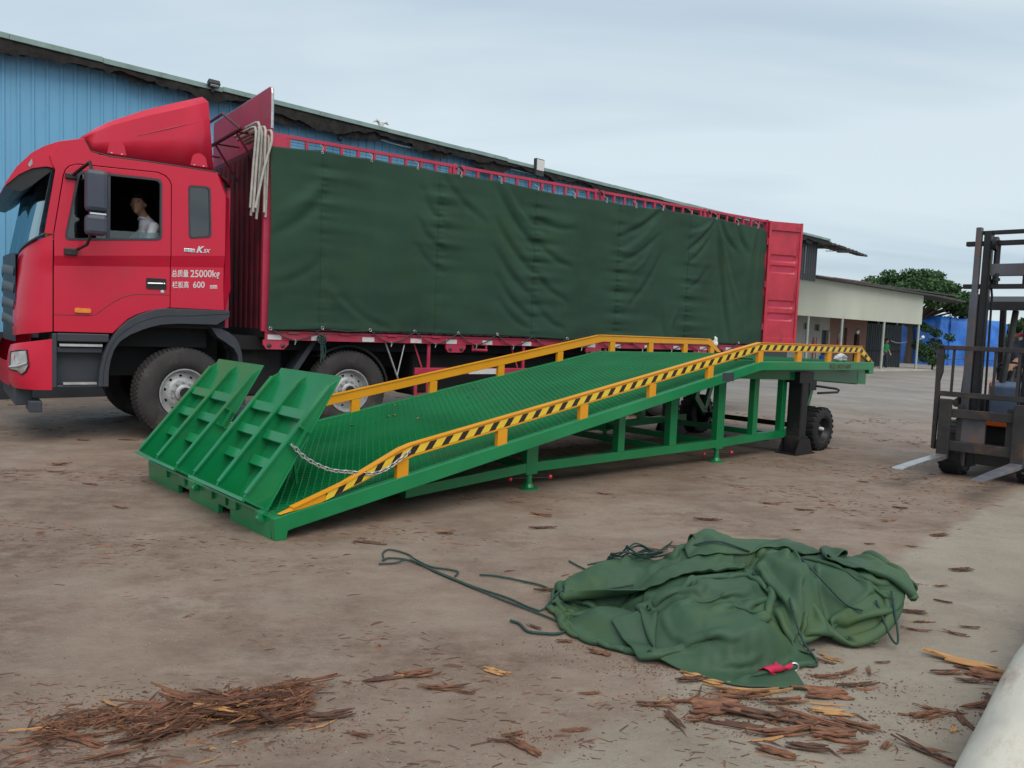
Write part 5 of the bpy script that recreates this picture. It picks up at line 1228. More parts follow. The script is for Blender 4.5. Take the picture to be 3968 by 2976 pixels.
# lower frame on both sides
def frame_side(y, s):
    yy = sorted((y, y + 0.08 * s))
    m_ = mt['green']
    LB = [(1.25, 0.155), (2.58, 0.245), (5.60, 0.262), (7.30, 0.302), (7.30, 0.212), (5.60, 0.172), (2.58, 0.160), (1.25, 0.075)]
    MB().prism(LB, yy[0] + 0.004, yy[1] - 0.004).build('bottom_rail', m_, ra, bevel=0.006, fixn=True)
    for (x0, x1, zlo) in ((2.54, 2.68, 0.135), (3.78, 3.88, 0.25), (4.62, 4.74, 0.25), (5.50, 5.64, 0.15), (6.25, 6.35, 0.27), (6.90, 7.0, 0.28)):
        MB().box(x0, x1, yy[0], yy[1], zlo, deck_z((x0 + x1) / 2) - 0.05).build('upright', m_, ra, bevel=0.006)
    MB().prism([(1.2, deck_z(1.2) - 0.03), (5.78, ZF - 0.03), (8.60, ZF - 0.03), (8.93, ZF - 0.12), (8.94, 0.845), (7.73, 0.915), (5.70, 0.97), (1.2, deck_z(1.2) - 0.13)], y - 0.12 * s if s > 0 else y + 0.05, y - 0.07 * s if s > 0 else y + 0.10).build('deck_girder', m_, ra, fixn=True)
    for x in (2.61, 5.57):
        j = bpy.data.objects.new('screw_jack', None); COL.objects.link(j); j.parent = ra; j.location = (x, (yy[0] + yy[1]) / 2, 0); j.empty_display_size = 0.05
        MB().lathe([(0.0, 0.0), (0.085, 0.0), (0.085, 0.012), (0.05, 0.02), (0.035, 0.05), (0.03, 0.05), (0.03, 0.20)], (0, 0, 0), 16, 'z').build('jack_foot', m_, j, smooth=40)
        MB().tube([(0, 0, 0.05), (0, 0, 0.22)], 0.020, 10).build('screw', mt['black_metal'], j, smooth=40)
        MB().tube([(-0.20, 0.03, 0.107), (0.20, -0.07, 0.098)], 0.006, 6).build('tommy_bar', mt['black_metal'], j)
        for e, q in ((-0.20, 0.03), (0.20, -0.07)): MB().ball((e, q, 0.103), 0.021, 12, 8).build('knob', mt['red_ball'], j, smooth=80)
frame_side(0.34, 1)
frame_side(RW - 0.34, -1)
for x in (2.61, 4.68, 5.57, 6.95): MB().box(x - 0.03, x + 0.03, 0.42, RW - 0.42, 0.18, 0.25).build('cross_member', mt['green'], ra, bevel=0.005)
for x in (0.6, 1.6, 2.6, 3.6, 4.6, 5.57, 6.6, 7.6): MB().box(x - 0.03, x + 0.03, 0.28, RW - 0.28, deck_z(x) - 0.14, deck_z(x) - 0.028).build('deck_bearer', mt['green'], ra)
MB().prism([(0.22, ZF - 0.04), (RW - 0.22, ZF - 0.04), (RW - 0.22, 0.85), (0.22, 0.85)], 8.66, 8.69, plane='yz').build('end_plate', mt['green'], ra, fixn=True)
MB().prism([(8.55, ZF + 0.002), (8.92, ZF - 0.06), (8.93, ZF - 0.085), (8.55, ZF - 0.03)], 0.12, RW - 0.12).build('dock_lip', mt['green_deck'], ra, fixn=True)
# hydraulic legs, axle and wheels
def leg_side(y, s):
    a, c = sorted((y, y + 0.19 * s))
    g_ = MB().box(7.05, 7.21, a, c, 0.20, 1.0).box(7.21, 7.26, a + 0.04, c - 0.04, 0.24, 0.98).build('hydraulic_leg', mt['black_metal'], ra, bevel=0.012)
    MB().prism([(6.93, 0.0), (7.36, 0.0), (7.36, 0.012), (7.27, 0.19), (7.02, 0.19), (6.93, 0.012)], a - 0.025, a - 0.013).prism([(6.93, 0.0), (7.36, 0.0), (7.36, 0.012), (7.27, 0.19), (7.02, 0.19), (6.93, 0.012)], c + 0.013, c + 0.025).box(6.91, 7.38, a - 0.05, c + 0.05, 0.0, 0.014).box(7.02, 7.26, a, c, 0.014, 0.22).build('leg_foot', mt['black_metal'], g_, fixn=True)
    MB().box(6.95, 7.3, a - 0.01, c + 0.01, 0.90, 1.04).build('leg_head', mt['black_metal'], g_)
leg_side(0.16, 1); leg_side(RW - 0.16, -1)
def ramp_wheel(y, flip):
    w = bpy.data.objects.new('wheel', None); COL.objects.link(w); w.parent = ra; w.location = (7.70, y, 0.285); w.rotation_euler = (0, 0, math.pi if flip else 0); w.empty_display_size = 0.1
    t = MB(); t.lathe([(0.15, 0.02), (0.17, 0.0), (0.22, -0.006), (0.262, 0.012), (0.275, 0.04), (0.277, 0.13), (0.275, 0.22), (0.262, 0.245), (0.17, 0.258), (0.15, 0.23)], (0, 0, 0), 48)
    for k in range(22):
        a0 = 2 * math.pi * k / 22
        for (o0, o1, sh) in ((0.0, 0.10, 0), (0.155, 0.258, 0.5)):
            q = a0 + sh * 2 * math.pi / 22; dq = 0.15
            P = lambda r_, an, o_: (r_ * math.cos(an), o_, r_ * math.sin(an))
            v = [P(0.258, q, o0), P(0.258, q + dq, o0), P(0.258, q + dq + 0.05, o1), P(0.258, q + 0.05, o1), P(0.286, q + 0.01, o0 + 0.01), P(0.286, q + dq - 0.01, o0 + 0.01), P(0.286, q + dq + 0.04, o1 - 0.01), P(0.286, q + 0.06, o1 - 0.01)]
            t.add(v, [(4, 5, 6, 7), (0, 1, 5, 4), (1, 2, 6, 5), (2, 3, 7, 6), (3, 0, 4, 7)])
    t.build('tyre', mt['rubber_clean'], w, smooth=35)
    MB().lathe([(0.152, 0.02), (0.158, 0.01), (0.150, 0.008), (0.135, 0.04), (0.12, 0.07), (0.07, 0.075), (0.05, 0.06), (0.0, 0.06)], (0, 0, 0), 32).build('rim', mt['black_metal'], w, smooth=40)
    MB().lathe([(0.024, 0.06), (0.024, 0.02), (0.016, 0.005), (0.0, 0.002)], (0, 0, 0), 12).build('hub_cap', mt['poly'], w, smooth=40)
ramp_wheel(0.17, False); ramp_wheel(RW - 0.17, True)
MB().tube([(7.70, 0.28, 0.285), (7.70, RW - 0.28, 0.285)], 0.035, 10).build('axle', mt['black_metal'], ra)
for y in (0.46, RW - 0.46):
    MB().beam((7.62, y, ZF - 0.1), (7.42, y, 0.52), 0.06, 0.08, up=(1, 0, 0)).beam((7.42, y, 0.56), (7.70, y, 0.285), 0.05, 0.09).beam((7.95, y, ZF - 0.12), (7.66, y, 0.35), 0.05, 0.07, up=(1, 0, 0)).build('axle_strut', mt['green'], ra)
# hand pump with lever
hp_ = MB().box(7.26, 7.45, 0.18, 0.30, 0.80, 0.93).tube([(7.33, 0.24, 0.78), (7.33, 0.24, 0.95)], 0.04, 10).build('hand_pump', mt['black_metal'], ra, bevel=0.006)
MB().tube([(7.40, 0.20, 0.86), (7.78, 0.08, 0.82), (7.84, 0.07, 0.80), (7.80, 0.07, 0.775), (7.45, 0.16, 0.765)], 0.015, 8).build('lever', mt['black_metal'], hp_, smooth=60)
MB().tube([(5.45, 0.12, ZF + 0.035), (5.75, 0.10, ZF + 0.03)], 0.008, 6).build('release_rod', mt['black_metal'], ra)
MB().ball((5.44, 0.12, ZF + 0.035), 0.028, 12, 8).build('knob', mt['red_ball'], ra, smooth=80)
# a few fallen leaves on the deck
for k in range(9):
    x = random.uniform(1.6, 3.6); y = random.uniform(1.2, 2.25)
    b = MB(); s = random.uniform(0.018, 0.032); b.add([(-s, 0, 0.002), (0, s * 0.5, 0.012), (s, 0, 0.003), (0, -s * 0.5, 0.010)], [(0, 1, 2), (0, 2, 3)])
    o = b.build('fallen_leaf', mt['wood']); o.rotation_euler = (0, 0, random.uniform(0, 6)); o.location = RP_O + Matrix.Rotation(RP_A, 4, 'Z') @ Vector((x, y, deck_z(x) + 0.004))
    tag(o, 'small dry yellowish leaf lying on the green ramp deck', 'leaf', 'fallen leaves on the ramp deck')

# ================================================================== forklift (local x towards its forks, y to its left, z up)
FK_O = Vector((4.72, 8.76, 0)); FK_A = math.atan2(-0.692, -0.722)
fk = empty('forklift', FK_O, FK_A, 'worn dark forklift with rusty mast and load guard', 'forklift')
FZ = 0.20
for k, (y, m_) in enumerate(((0.045, 'steel_shine'), (0.765, 'mast_steel'))):
    b = MB(); b.prism([(0.0, FZ + 0.005), (0.0, FZ + 0.05), (0.7, FZ + 0.032), (1.22, FZ + 0.012), (1.24, FZ), (0.1, FZ - 0.004)], y - 0.055, y + 0.055)
    f = b.build('fork', mt[m_], fk, fixn=True, bevel=0.004)
    MB().box(-0.045, 0.004, y - 0.06, y + 0.06, FZ, 0.86).build('shank', mt['rust'], f, bevel=0.006)
cg = MB().box(-0.10, -0.045, -0.04, 0.86, 0.66, 0.755).build('carriage_bar', mt['rust'], fk, bevel=0.006)
MB().box(-0.10, -0.045, -0.04, 0.86, 0.295, 0.40).build('carriage_bar', mt['rust'], fk, bevel=0.006)
for y in (0.14, 0.62): MB().box(-0.16, -0.10, y, y + 0.05, 0.27, 0.80).build('carriage_plate', mt['rust'], fk)
MB().box(-0.15, -0.11, 0.16, 0.42, 0.40, 0.66).build('carriage_web', mt['mast_steel'], fk)
# load backrest
for y in (-0.085, 0.84): MB().prism([(y - 0.03, 0.29), (y + 0.03, 0.29), (y + 0.025, 1.44), (y - 0.035, 1.44)] if y > 0 else [(y, 0.30), (y + 0.035, 0.29), (y + 0.045, 0.85), (y + 0.035, 1.05), (y + 0.06, 1.15), (y + 0.06, 1.44), (y - 0.012, 1.44), (y - 0.005, 1.0)], -0.09, -0.045, plane='yz').build('backrest_post', mt['rust'], fk, fixn=True)
MB().box(-0.09, -0.045, -0.09, 0.87, 1.395, 1.445).build('backrest_top', mt['rust'], fk, bevel=0.004)
MB().box(-0.085, -0.05, -0.05, 0.86, 0.885, 0.942).build('backrest_rail', mt['rust'], fk, bevel=0.004)
for y in (0.073, 0.28, 0.478, 0.70): 
    if y != 0.28: MB().box(-0.075, -0.055, y - 0.012, y + 0.012, 0.94, 1.40).build('backrest_bar', mt['rust'], fk)
# mast: outer and inner channels each side
for (y, s) in ((0.125, 1), (0.835, -1)):
    MB().box(-0.36, -0.24, *sorted((y, y + 0.075 * s)), 0.12, 2.02).build('mast_outer_channel', mt['mast_steel'], fk, bevel=0.005)
    MB().box(-0.33, -0.25, *sorted((y + 0.01 * s, y + 0.062 * s)), 0.14, 2.74).build('mast_inner_channel', mt['mast_steel'], fk, bevel=0.004)
    MB().box(-0.40, -0.28, *sorted((y + 0.085 * s, y + 0.155 * s)), 0.12, 2.70).build('mast_rear_channel', mt['black_metal'], fk, bevel=0.005)
    MB().tube([(-0.34, y + 0.21 * s, 2.12), (-0.34, y + 0.21 * s, 2.60)], 0.032, 10).build('lift_cylinder', mt['black_metal'], fk, smooth=40)
    MB().lathe([(0.0, -0.02), (0.075, -0.02), (0.075, 0.02), (0.0, 0.02)], (-0.30, y + 0.20 * s, 2.56), 20, 'y').build('chain_wheel', mt['black_metal'], fk, smooth=40)
    MB().tube([(-0.27, y + 0.165 * s, 2.56), (-0.26, y + 0.165 * s, 0.75)], 0.010, 6).build('lift_chain', mt['dark'], fk)
for (z0, z1, a, c, m_) in ((2.665, 2.705, 0.18, 0.80, 'black_metal'), (2.545, 2.595, 0.03, 0.93, 'black_metal'), (2.215, 2.345, 0.26, 0.72, 'mast_steel'), (2.078, 2.128, 0.03, 0.93, 'black_metal'), (0.15, 0.28, 0.18, 0.80, 'black_metal')):
    MB().box(-0.38, -0.30, a, c, z0, z1).build('mast_crossbar', mt[m_], fk, bevel=0.005)
MB().tube([(-0.3, 0.36, 2.24), (-0.3, 0.36, 2.12)], 0.02, 8).lathe([(0.035, 2.19), (0.035, 2.16), (0, 2.16)], (-0.3, 0.36, 0), 8, 'z').build('grease_fitting', mt['black_metal'], fk)
for k, y in enumerate((0.335,)): MB().tube([(-0.35, y, 0.4), (-0.42, y - 0.03, 1.2), (-0.35, y - 0.02, 2.0), (-0.33, y - 0.06, 2.3)], 0.012, 6).build('hydraulic_hose', mt['dark'], fk, smooth=60)
MB().tube([(-0.42, 0.03, 0.80), (-0.30, 0.10, 0.83)], 0.05, 10).build('work_lamp', mt['black_metal'], fk, smooth=40)
# body
MB().box(-2.2, -0.55, -0.02, 0.86, 0.28, 0.62).build('body', mt['dark'], fk, bevel=0.03)
MB().box(-0.62, -0.50, 0.20, 0.60, 0.57, 0.645).build('front_plate', mt['fork_orange'], fk, bevel=0.01)
MB().prism([(-0.62, 0.62), (-0.58, 1.02), (-0.66, 1.06), (-0.95, 1.06), (-0.95, 0.62)], 0.30, 0.84).build('dash_cowl', mt['fork_blue'], fk, bevel=0.02, fixn=True)
MB().prism([(-2.55, 0.25), (-2.65, 0.7), (-2.45, 1.05), (-1.75, 1.02), (-1.75, 0.25)], -0.05, 0.89).build('counterweight', mt['fork_orange'], fk, bevel=0.06, fixn=True)
MB().box(-1.75, -1.15, 0.05, 0.79, 0.60, 0.86).build('engine_hood', mt['dark'], fk, bevel=0.03)
MB().box(-1.70, -1.25, 0.18, 0.66, 0.86, 0.96).prism([(-1.72, 0.9), (-1.80, 1.38), (-1.72, 1.38), (-1.62, 0.9)], 0.18, 0.66).build('seat', mt['liner'], fk, bevel=0.03, fixn=True)
ptw = [(-1.02 + 0.16 * math.cos(a) * 0.8, 0.42 + 0.16 * math.sin(a), 1.20 + 0.16 * math.cos(a) * 0.5) for a in np.linspace(0, 2 * math.pi, 20, endpoint=False)]
MB().tube(ptw, 0.014, 6, closed=True).tube([(-1.02, 0.42, 1.20), (-0.90, 0.42, 1.0)], 0.025, 8).build('steering_wheel', mt['black_metal'], fk)
for (y) in (0.30, 0.35): MB().tube([(-0.75, y, 1.05), (-0.78, y, 1.20)], 0.008, 6).ball((-0.78, y, 1.21), 0.018, 8, 6).build('control_lever', mt['black_metal'], fk)
# overhead guard
for y in (0.02, 0.82):
    MB().tube([(-0.62, y if y < 0.5 else y, 0.6), (-0.80, y, 1.55), (-0.95, y, 1.98), (-1.9, y, 2.02), (-2.0, y, 1.0)], 0.038, 8).build('guard_pillar', mt['black_metal'], fk, smooth=60)
MB().tube([(-0.66, 0.40, 1.0), (-0.84, 0.43, 1.86)], 0.034, 8).build('guard_pillar', mt['black_metal'], fk, smooth=60)
for x in (-0.95, -1.15, -1.35, -1.55, -1.75): MB().box(x - 0.025, x + 0.025, 0.02, 0.82, 1.965, 2.01).build('guard_bar', mt['black_metal'], fk)
MB().prism([(-0.70, 1.86), (-0.74, 1.96), (-0.95, 2.03), (-0.95, 1.96), (-0.80, 1.90)], 0.0, 0.84).build('guard_front', mt['black_metal'], fk, bevel=0.01, fixn=True)
# wheels
def fk_wheel(x, y, r, w):
    e = bpy.data.objects.new('wheel', None); COL.objects.link(e); e.parent = fk; e.location = (x, y, r); e.empty_display_size = 0.1
    t = MB(); t.lathe([(r * 0.55, w * 0.1), (r * 0.85, 0.0), (r * 0.97, w * 0.1), (r, w * 0.25), (r, w * 0.75), (r * 0.97, w * 0.9), (r * 0.85, w), (r * 0.55, w * 0.9)], (0, 0, 0), 40)
    for k in range(20):
        a = 2 * math.pi * k / 20; c0, s0, c1, s1 = math.cos(a), math.sin(a), math.cos(a + 0.16), math.sin(a + 0.16)
        t.add([(c0 * r * 0.97, 0.01, s0 * r * 0.97), (c1 * r * 0.97, 0.01, s1 * r * 0.97), (c1 * r * 0.97, w - 0.01, s1 * r * 0.97), (c0 * r * 0.97, w - 0.01, s0 * r * 0.97), (c0 * r * 1.02, 0.02, s0 * r * 1.02), (c1 * r * 1.02, 0.02, s1 * r * 1.02), (c1 * r * 1.02, w - 0.02, s1 * r * 1.02), (c0 * r * 1.02, w - 0.02, s0 * r * 1.02)], [(4, 5, 6, 7), (0, 1, 5, 4), (1, 2, 6, 5), (2, 3, 7, 6), (3, 0, 4, 7)])
    t.build('tyre', mt['rubber_clean'], e, smooth=35)
    MB().lathe([(r * 0.56, w * 0.12), (r * 0.5, w * 0.2), (r * 0.2, w * 0.2), (0, w * 0.15)], (0, 0, 0), 24).lathe([(r * 0.56, w * 0.88), (r * 0.5, w * 0.8), (r * 0.2, w * 0.8), (0, w * 0.85)], (0, 0, 0), 24).build('rim', mt['fork_orange'], e, smooth=40)
fk_wheel(-0.42, -0.06, 0.30, 0.24); fk_wheel(-0.50, 0.69, 0.30, 0.22)
fk_wheel(-1.95, -0.02, 0.24, 0.18); fk_wheel(-1.95, 0.66, 0.24, 0.18)
MB().tube([(-0.50, 0.12, 0.30), (-0.50, 0.70, 0.30)], 0.07, 10).build('axle', mt['dark'], fk)

# ================================================================== people: one continuous voxel-joined body each
def person(name, J, cloth, label, loc, rz, trousers='trousers', skin_arms=True, face=(1, 0), grp=None):
    """J: joint -> (x,y,z). Body grown from tapered limbs and joined by voxel remesh; shirt / trousers / skin by region."""
    b = MB(); reg = []
    def limb(a, c, r0, r1, what, mid=None):
        p, q = Vector(J[a] if isinstance(a, str) else a), Vector(J[c] if isinstance(c, str) else c)
        m_ = mid if mid else (r0 + r1) / 2 * 1.05
        b.tube([p, p.lerp(q, 0.33), p.lerp(q, 0.66), q], [r0, (r0 * 2 + m_) / 3, m_, r1], 10); b.ball(p, r0 * 0.98, 10, 8); b.ball(q, r1 * 0.98, 10, 8)
        for t in np.linspace(0, 1, 7): reg.append((p.lerp(q, t), what))
    limb('pelvis', 'spine', 0.13, 0.125, 'top'); limb('spine', 'chest', 0.13, 0.145, 'top')
    limb('chest', 'neck', 0.12, 0.06, 'top'); limb('neck', 'head', 0.052, 0.055, 'skin')
    for s in 'LR':
        limb('chest', 'sh' + s, 0.10, 0.068, 'top'); limb('sh' + s, 'el' + s, 0.058, 0.045, 'top')
        limb('el' + s, 'wr' + s, 0.043, 0.028, 'skin' if skin_arms else 'top')
        limb('pelvis', 'hip' + s, 0.12, 0.095, 'low'); limb('hip' + s, 'kn' + s, 0.085, 0.058, 'low'); limb('kn' + s, 'an' + s, 0.056, 0.040, 'low')
        limb('an' + s, 'to' + s, 0.042, 0.034, 'shoe')
        # hand: palm and five bent fingers of different lengths
        w_ = Vector(J['wr' + s]); d = (w_ - Vector(J['el' + s])).normalized(); side = d.cross(Vector((0, 0, 1)))
        side = side.normalized() if side.length > 0.01 else Vector((0, 1, 0)); dn = side.cross(d)
        pc = w_ + d * 0.045
        b.beam(w_, w_ + d * 0.09, 0.075, 0.03, up=dn)
        for k, (o_, l_) in enumerate(((-0.031, 0.060), (-0.011, 0.075), (0.010, 0.070), (0.030, 0.052))):
            a0 = w_ + d * 0.085 + side * o_; a1 = a0 + d * l_ * 0.5 - dn * 0.006; a2 = a1 + d * l_ * 0.35 - dn * 0.022; a3 = a2 + d * 0.008 - dn * 0.02
            b.tube([a0, a1, a2, a3], [0.0095, 0.009, 0.008, 0.006], 6)
        t0 = w_ + d * 0.025 + side * -0.035; b.tube([t0, t0 + d * 0.03 - side * 0.025, t0 + d * 0.06 - side * 0.028 - dn * 0.012], [0.012, 0.011, 0.008], 6)
        for t in (0.02, 0.09, 0.15): reg.append((w_ + d * t, 'skin'))
    hc = Vector(J['head']); f = Vector((face[0], face[1], 0)).normalized(); sd_ = Vector((-f.y, f.x, 0))
    base = len(b.v)
    b.ball((0, 0, 0), (0.098, 0.076, 0.118), 18, 12)
    for i in range(base, len(b.v)):
        p = b.v[i]; x, y, z = p
        if z < 0: x += 0.012 * (-z / 0.118); y *= 1 - 0.22 * (-z / 0.118)
        q = hc + f * x + sd_ * y + Vector((0, 0, z + 0.035)); b.v[i] = tuple(q)
    def hp(x, y, z): return hc + f * x + sd_ * y + Vector((0, 0, z + 0.035))
    b.tube([hp(0.092, 0, 0.015), hp(0.112, 0, -0.022), hp(0.095, 0, -0.030)], [0.010, 0.016, 0.012], 7)
    b.ball(hp(0.092, 0, -0.055), 0.016, 8, 6); b.ball(hp(0.075, 0, -0.092), 0.024, 8, 6)
    for s in (-1, 1): b.ball(hp(-0.005, 0.078 * s, -0.005), 0.022, 8, 6); b.ball(hp(0.085, 0.030 * s, 0.028), 0.012, 8, 6)
    for z in (-0.1, 0.0, 0.1): reg.append((hp(0, 0, z), 'skin')); reg.append((hp(0.08, 0, z), 'skin'))
    me = b.mesh('tmp_body', mt['skin'])
    o = bpy.data.objects.new('tmp_body', me); COL.objects.link(o)
    rm = o.modifiers.new('r', 'REMESH'); rm.mode = 'VOXEL'; rm.voxel_size = 0.0115
    s_ = o.modifiers.new('s', 'SMOOTH'); s_.factor = 0.5; s_.iterations = 3
    dg = bpy.context.evaluated_depsgraph_get(); m2 = bpy.data.meshes.new_from_object(o.evaluated_get(dg)); bpy.data.objects.remove(o)
    m2.materials.clear()
    names = ['skin', cloth, trousers, 'black_metal']; idx = {'skin': 0, 'top': 1, 'low': 2, 'shoe': 3}
    for k in names: m2.materials.append(mt[k])
    RPs = np.array([list(p) for p, _ in reg]); RI = np.array([idx[w] for _, w in reg])
    cen = np.empty(len(m2.polygons) * 3); m2.polygons.foreach_get('center', cen); cen = cen.reshape(-1, 3)
    near = np.array([np.argmin(((RPs - c) ** 2).sum(1)) for c in cen])
    m2.polygons.foreach_set('material_index', RI[near].tolist()); m2.polygons.foreach_set('use_smooth', [True] * len(m2.polygons)); m2.update()
    e = empty(name, loc, rz, label, 'person', grp)
    bo = link('body', m2, e)
    hr = MB(); base = 0
    hr.ball((0, 0, 0), (0.104, 0.083, 0.118), 18, 12)
    keep = []
    for i, p in enumerate(hr.v):
        x, y, z = p; lim = 0.045 if x > 0.05 else (0.0 if x > -0.02 else -0.055)
        hr.v[i] = tuple(hp(x - 0.010, y, (z if z > lim else lim) + 0.014 + 0.004 * math.sin(30 * x + 17 * y)))
    hr.build('hair', mt['hair'], bo, smooth=80)
    for s in (-1, 1): MB().ball(hp(0.088, 0.030 * s, 0.022), (0.010, 0.010, 0.007), 8, 6).build('eye', mt['hair'], bo)
    # collar
    nk = Vector(J['neck'])
    MB().tube([nk + Vector((0.064 * math.cos(a), 0.064 * math.sin(a), -0.015 + 0.012 * math.sin(a * 2))) for a in np.linspace(0, 2 * math.pi, 16, endpoint=False)], 0.014, 6, closed=True).build('collar', mt[cloth], bo, smooth=60)
    return e
# driver at the truck window, head turned towards the yard; truck-local coordinates
drv = dict(pelvis=(-0.30, 0.52, 1.99), spine=(-0.27, 0.52, 2.15), chest=(-0.29, 0.51, 2.36), neck=(-0.36, 0.49, 2.535), head=(-0.435, 0.46, 2.645),
           shL=(-0.29, 0.34, 2.42), elL=(-0.36, 0.25, 2.23), wrL=(-0.60, 0.30, 2.17), shR=(-0.31, 0.69, 2.42), elR=(-0.50, 0.75, 2.22), wrR=(-0.76, 0.68, 2.16),
           hipL=(-0.34, 0.42, 1.98), knL=(-0.80, 0.40, 1.99), anL=(-0.98, 0.40, 1.56), toL=(-1.12, 0.40, 1.48), hipR=(-0.34, 0.62, 1.98), knR=(-0.80, 0.64, 1.99), anR=(-0.98, 0.64, 1.56), toR=(-1.12, 0.64, 1.48))
person('person', drv, 'shirt', 'driver in a white shirt sitting at the open truck window, looking out', TK_O, TK_A, skin_arms=False, face=(-0.50, -0.87))
# forklift driver reaching for the wheel; forklift-local coordinates (faces +x)
fd = dict(pelvis=(-1.48, 0.46, 1.03), spine=(-1.50, 0.46, 1.20), chest=(-1.46, 0.46, 1.42), neck=(-1.42, 0.46, 1.60), head=(-1.38, 0.46, 1.70),
          shR=(-1.42, 0.28, 1.48), elR=(-1.24, 0.40, 1.30), wrR=(-1.06, 0.36, 1.22), shL=(-1.42, 0.64, 1.48), elL=(-1.28, 0.68, 1.28), wrL=(-1.06, 0.56, 1.22),
          hipR=(-1.46, 0.37, 1.02), knR=(-1.02, 0.34, 0.98), anR=(-0.98, 0.34, 0.62), toR=(-0.86, 0.34, 0.60), hipL=(-1.46, 0.56, 1.02), knL=(-1.02, 0.58, 0.98), anL=(-0.98, 0.58, 0.62), toL=(-0.86, 0.58, 0.60))
person('person', fd, 'trousers', 'forklift driver with bare forearms reaching for the steering wheel', FK_O, FK_A, face=(1, 0))
gp = dict(pelvis=(0, 0, 0.80), spine=(0, 0, 0.95), chest=(0.03, 0, 1.12), neck=(0.06, 0, 1.28), head=(0.10, 0, 1.375), shL=(0.03, 0.16, 1.20), elL=(0.02, 0.22, 0.98), wrL=(0.14, 0.22, 0.80), shR=(0.03, -0.16, 1.20), elR=(0.0, -0.22, 0.98), wrR=(0.10, -0.22, 0.80),
          hipL=(0, 0.09, 0.78), knL=(0.04, 0.10, 0.43), anL=(-0.02, 0.10, 0.07), toL=(0.10, 0.11, 0.04), hipR=(0, -0.09, 0.78), knR=(-0.03, -0.10, 0.43), anR=(-0.10, -0.10, 0.07), toR=(0.03, -0.11, 0.04))
person('person', gp, 'green_shirt', 'person in a green top standing in the shade under the awning', in_shed(10.6, 1.2, 0.1), math.radians(-70))

# ================================================================== crumpled tarpaulin on the ground: sheets relaxed with a small position-based cloth solver
def bumps(x, y, L_):
    h = np.zeros_like(x)
    for (cx, cy, sx, sy, a, hh) in L_:
        ca, sa = math.cos(a), math.sin(a); dx, dy = x - cx, y - cy
        p, q = (dx * ca + dy * sa) / sx, (-dx * sa + dy * ca) / sy
        h = np.maximum(h, hh * np.clip(1.22 * np.exp(-(p * p + q * q) ** 1.7) - 0.08, 0, 1))
    return h
def relax(P, rest, floor, steps=160, iters=9, grav=9.8, fr=0.75, pin=None, damp=0.97, stiff_bend=0.35):
    """P (m,n,3) start, rest (m,n,2) flat material coordinates"""
    X = P.copy(); Vv = np.zeros_like(X); dt = 1 / 60
    def L0(di, dj):
        a = rest[max(0, -di):rest.shape[0] - max(0, di), max(0, -dj):rest.shape[1] - max(0, dj)]
        c = rest[max(0, di):, max(0, dj):] if di >= 0 and dj >= 0 else None
        return a, c
    cons = []
    m, n = X.shape[:2]
    for (di, dj, k) in ((0, 1, 1.0), (1, 0, 1.0), (1, 1, 0.5), (1, -1, 0.5), (0, 2, stiff_bend), (2, 0, stiff_bend), (0, 3, stiff_bend * 0.5), (3, 0, stiff_bend * 0.5)):
        for par in (0, 1):
            if dj >= 0: ia = (slice(0, m - di), slice(0, n - dj)); ic = (slice(di, m), slice(dj, n))
            else: ia = (slice(0, m - di), slice(-dj, n)); ic = (slice(di, m), slice(0, n + dj))
            # Jacobi-style halves: alternate along the constraint direction
            l0 = np.linalg.norm(rest[ic] - rest[ia], axis=-1)
            I, J = np.meshgrid(np.arange(l0.shape[0]), np.arange(l0.shape[1]), indexing='ij')
            sel = (((I // max(di, 1)) if di else (J // max(abs(dj), 1))) % 2) == par
            cons.append((ia, ic, l0, k, sel, max(di, abs(dj)) > 1))
    for s in range(steps):
        Vv[..., 2] -= grav * dt; Vv *= damp
        Q = X + Vv * dt
        for it in range(iters):
            for (ia, ic, l0, k, sel, bend) in cons:
                a = Q[ia]; c = Q[ic]; d = c - a; ln = np.linalg.norm(d, axis=-1) + 1e-9
                e = (ln - l0) / ln * 0.5 * k
                if bend: e = np.where(ln < l0 * 0.93, e, 0)       # only resists folding sharply
                e = np.where(sel, e, 0)[..., None]
                dv_ = d * e
                Q[ia] += dv_; Q[ic] -= dv_
            if pin is not None: Q[pin[0]] = pin[1]
            fl = floor(Q[..., 0], Q[..., 1]); low = Q[..., 2] < fl
            Q[..., 2] = np.where(low, fl, Q[..., 2])
        nv = (Q - X) / dt
        fl = floor(Q[..., 0], Q[..., 1]); hit = (Q[..., 2] <= fl + 1e-4)[..., None]
        nv[..., :2] = np.where(hit, nv[..., :2] * (1 - fr), nv[..., :2])
        Vv = np.clip(nv, -1.5, 1.5); X = Q
    return X
def sheet_obj(X, name, mat, parent, sub=1, thick=0.006):
    m, n = X.shape[:2]; b = MB(); b.v = [tuple(p) for p in X.reshape(-1, 3).tolist()]
    b.f = [(i * n + j, i * n + j + 1, (i + 1) * n + j + 1, (i + 1) * n + j) for i in range(m - 1) for j in range(n - 1)]; b.mi = [0] * len(b.f)
    o = b.build(name, mat, parent, smooth=180)
    q = o.modifiers.new('smooth', 'SUBSURF'); q.levels = sub; q.render_levels = sub
    q = o.modifiers.new('thick', 'SOLIDIFY'); q.thickness = thick; q.offset = 1
    return o
TP_O = Vector((1.2, 3.9, 0))
tp = empty('crumpled_tarpaulin', TP_O, 0, 'heap of crumpled green waxed canvas lying on the concrete', 'tarpaulin')
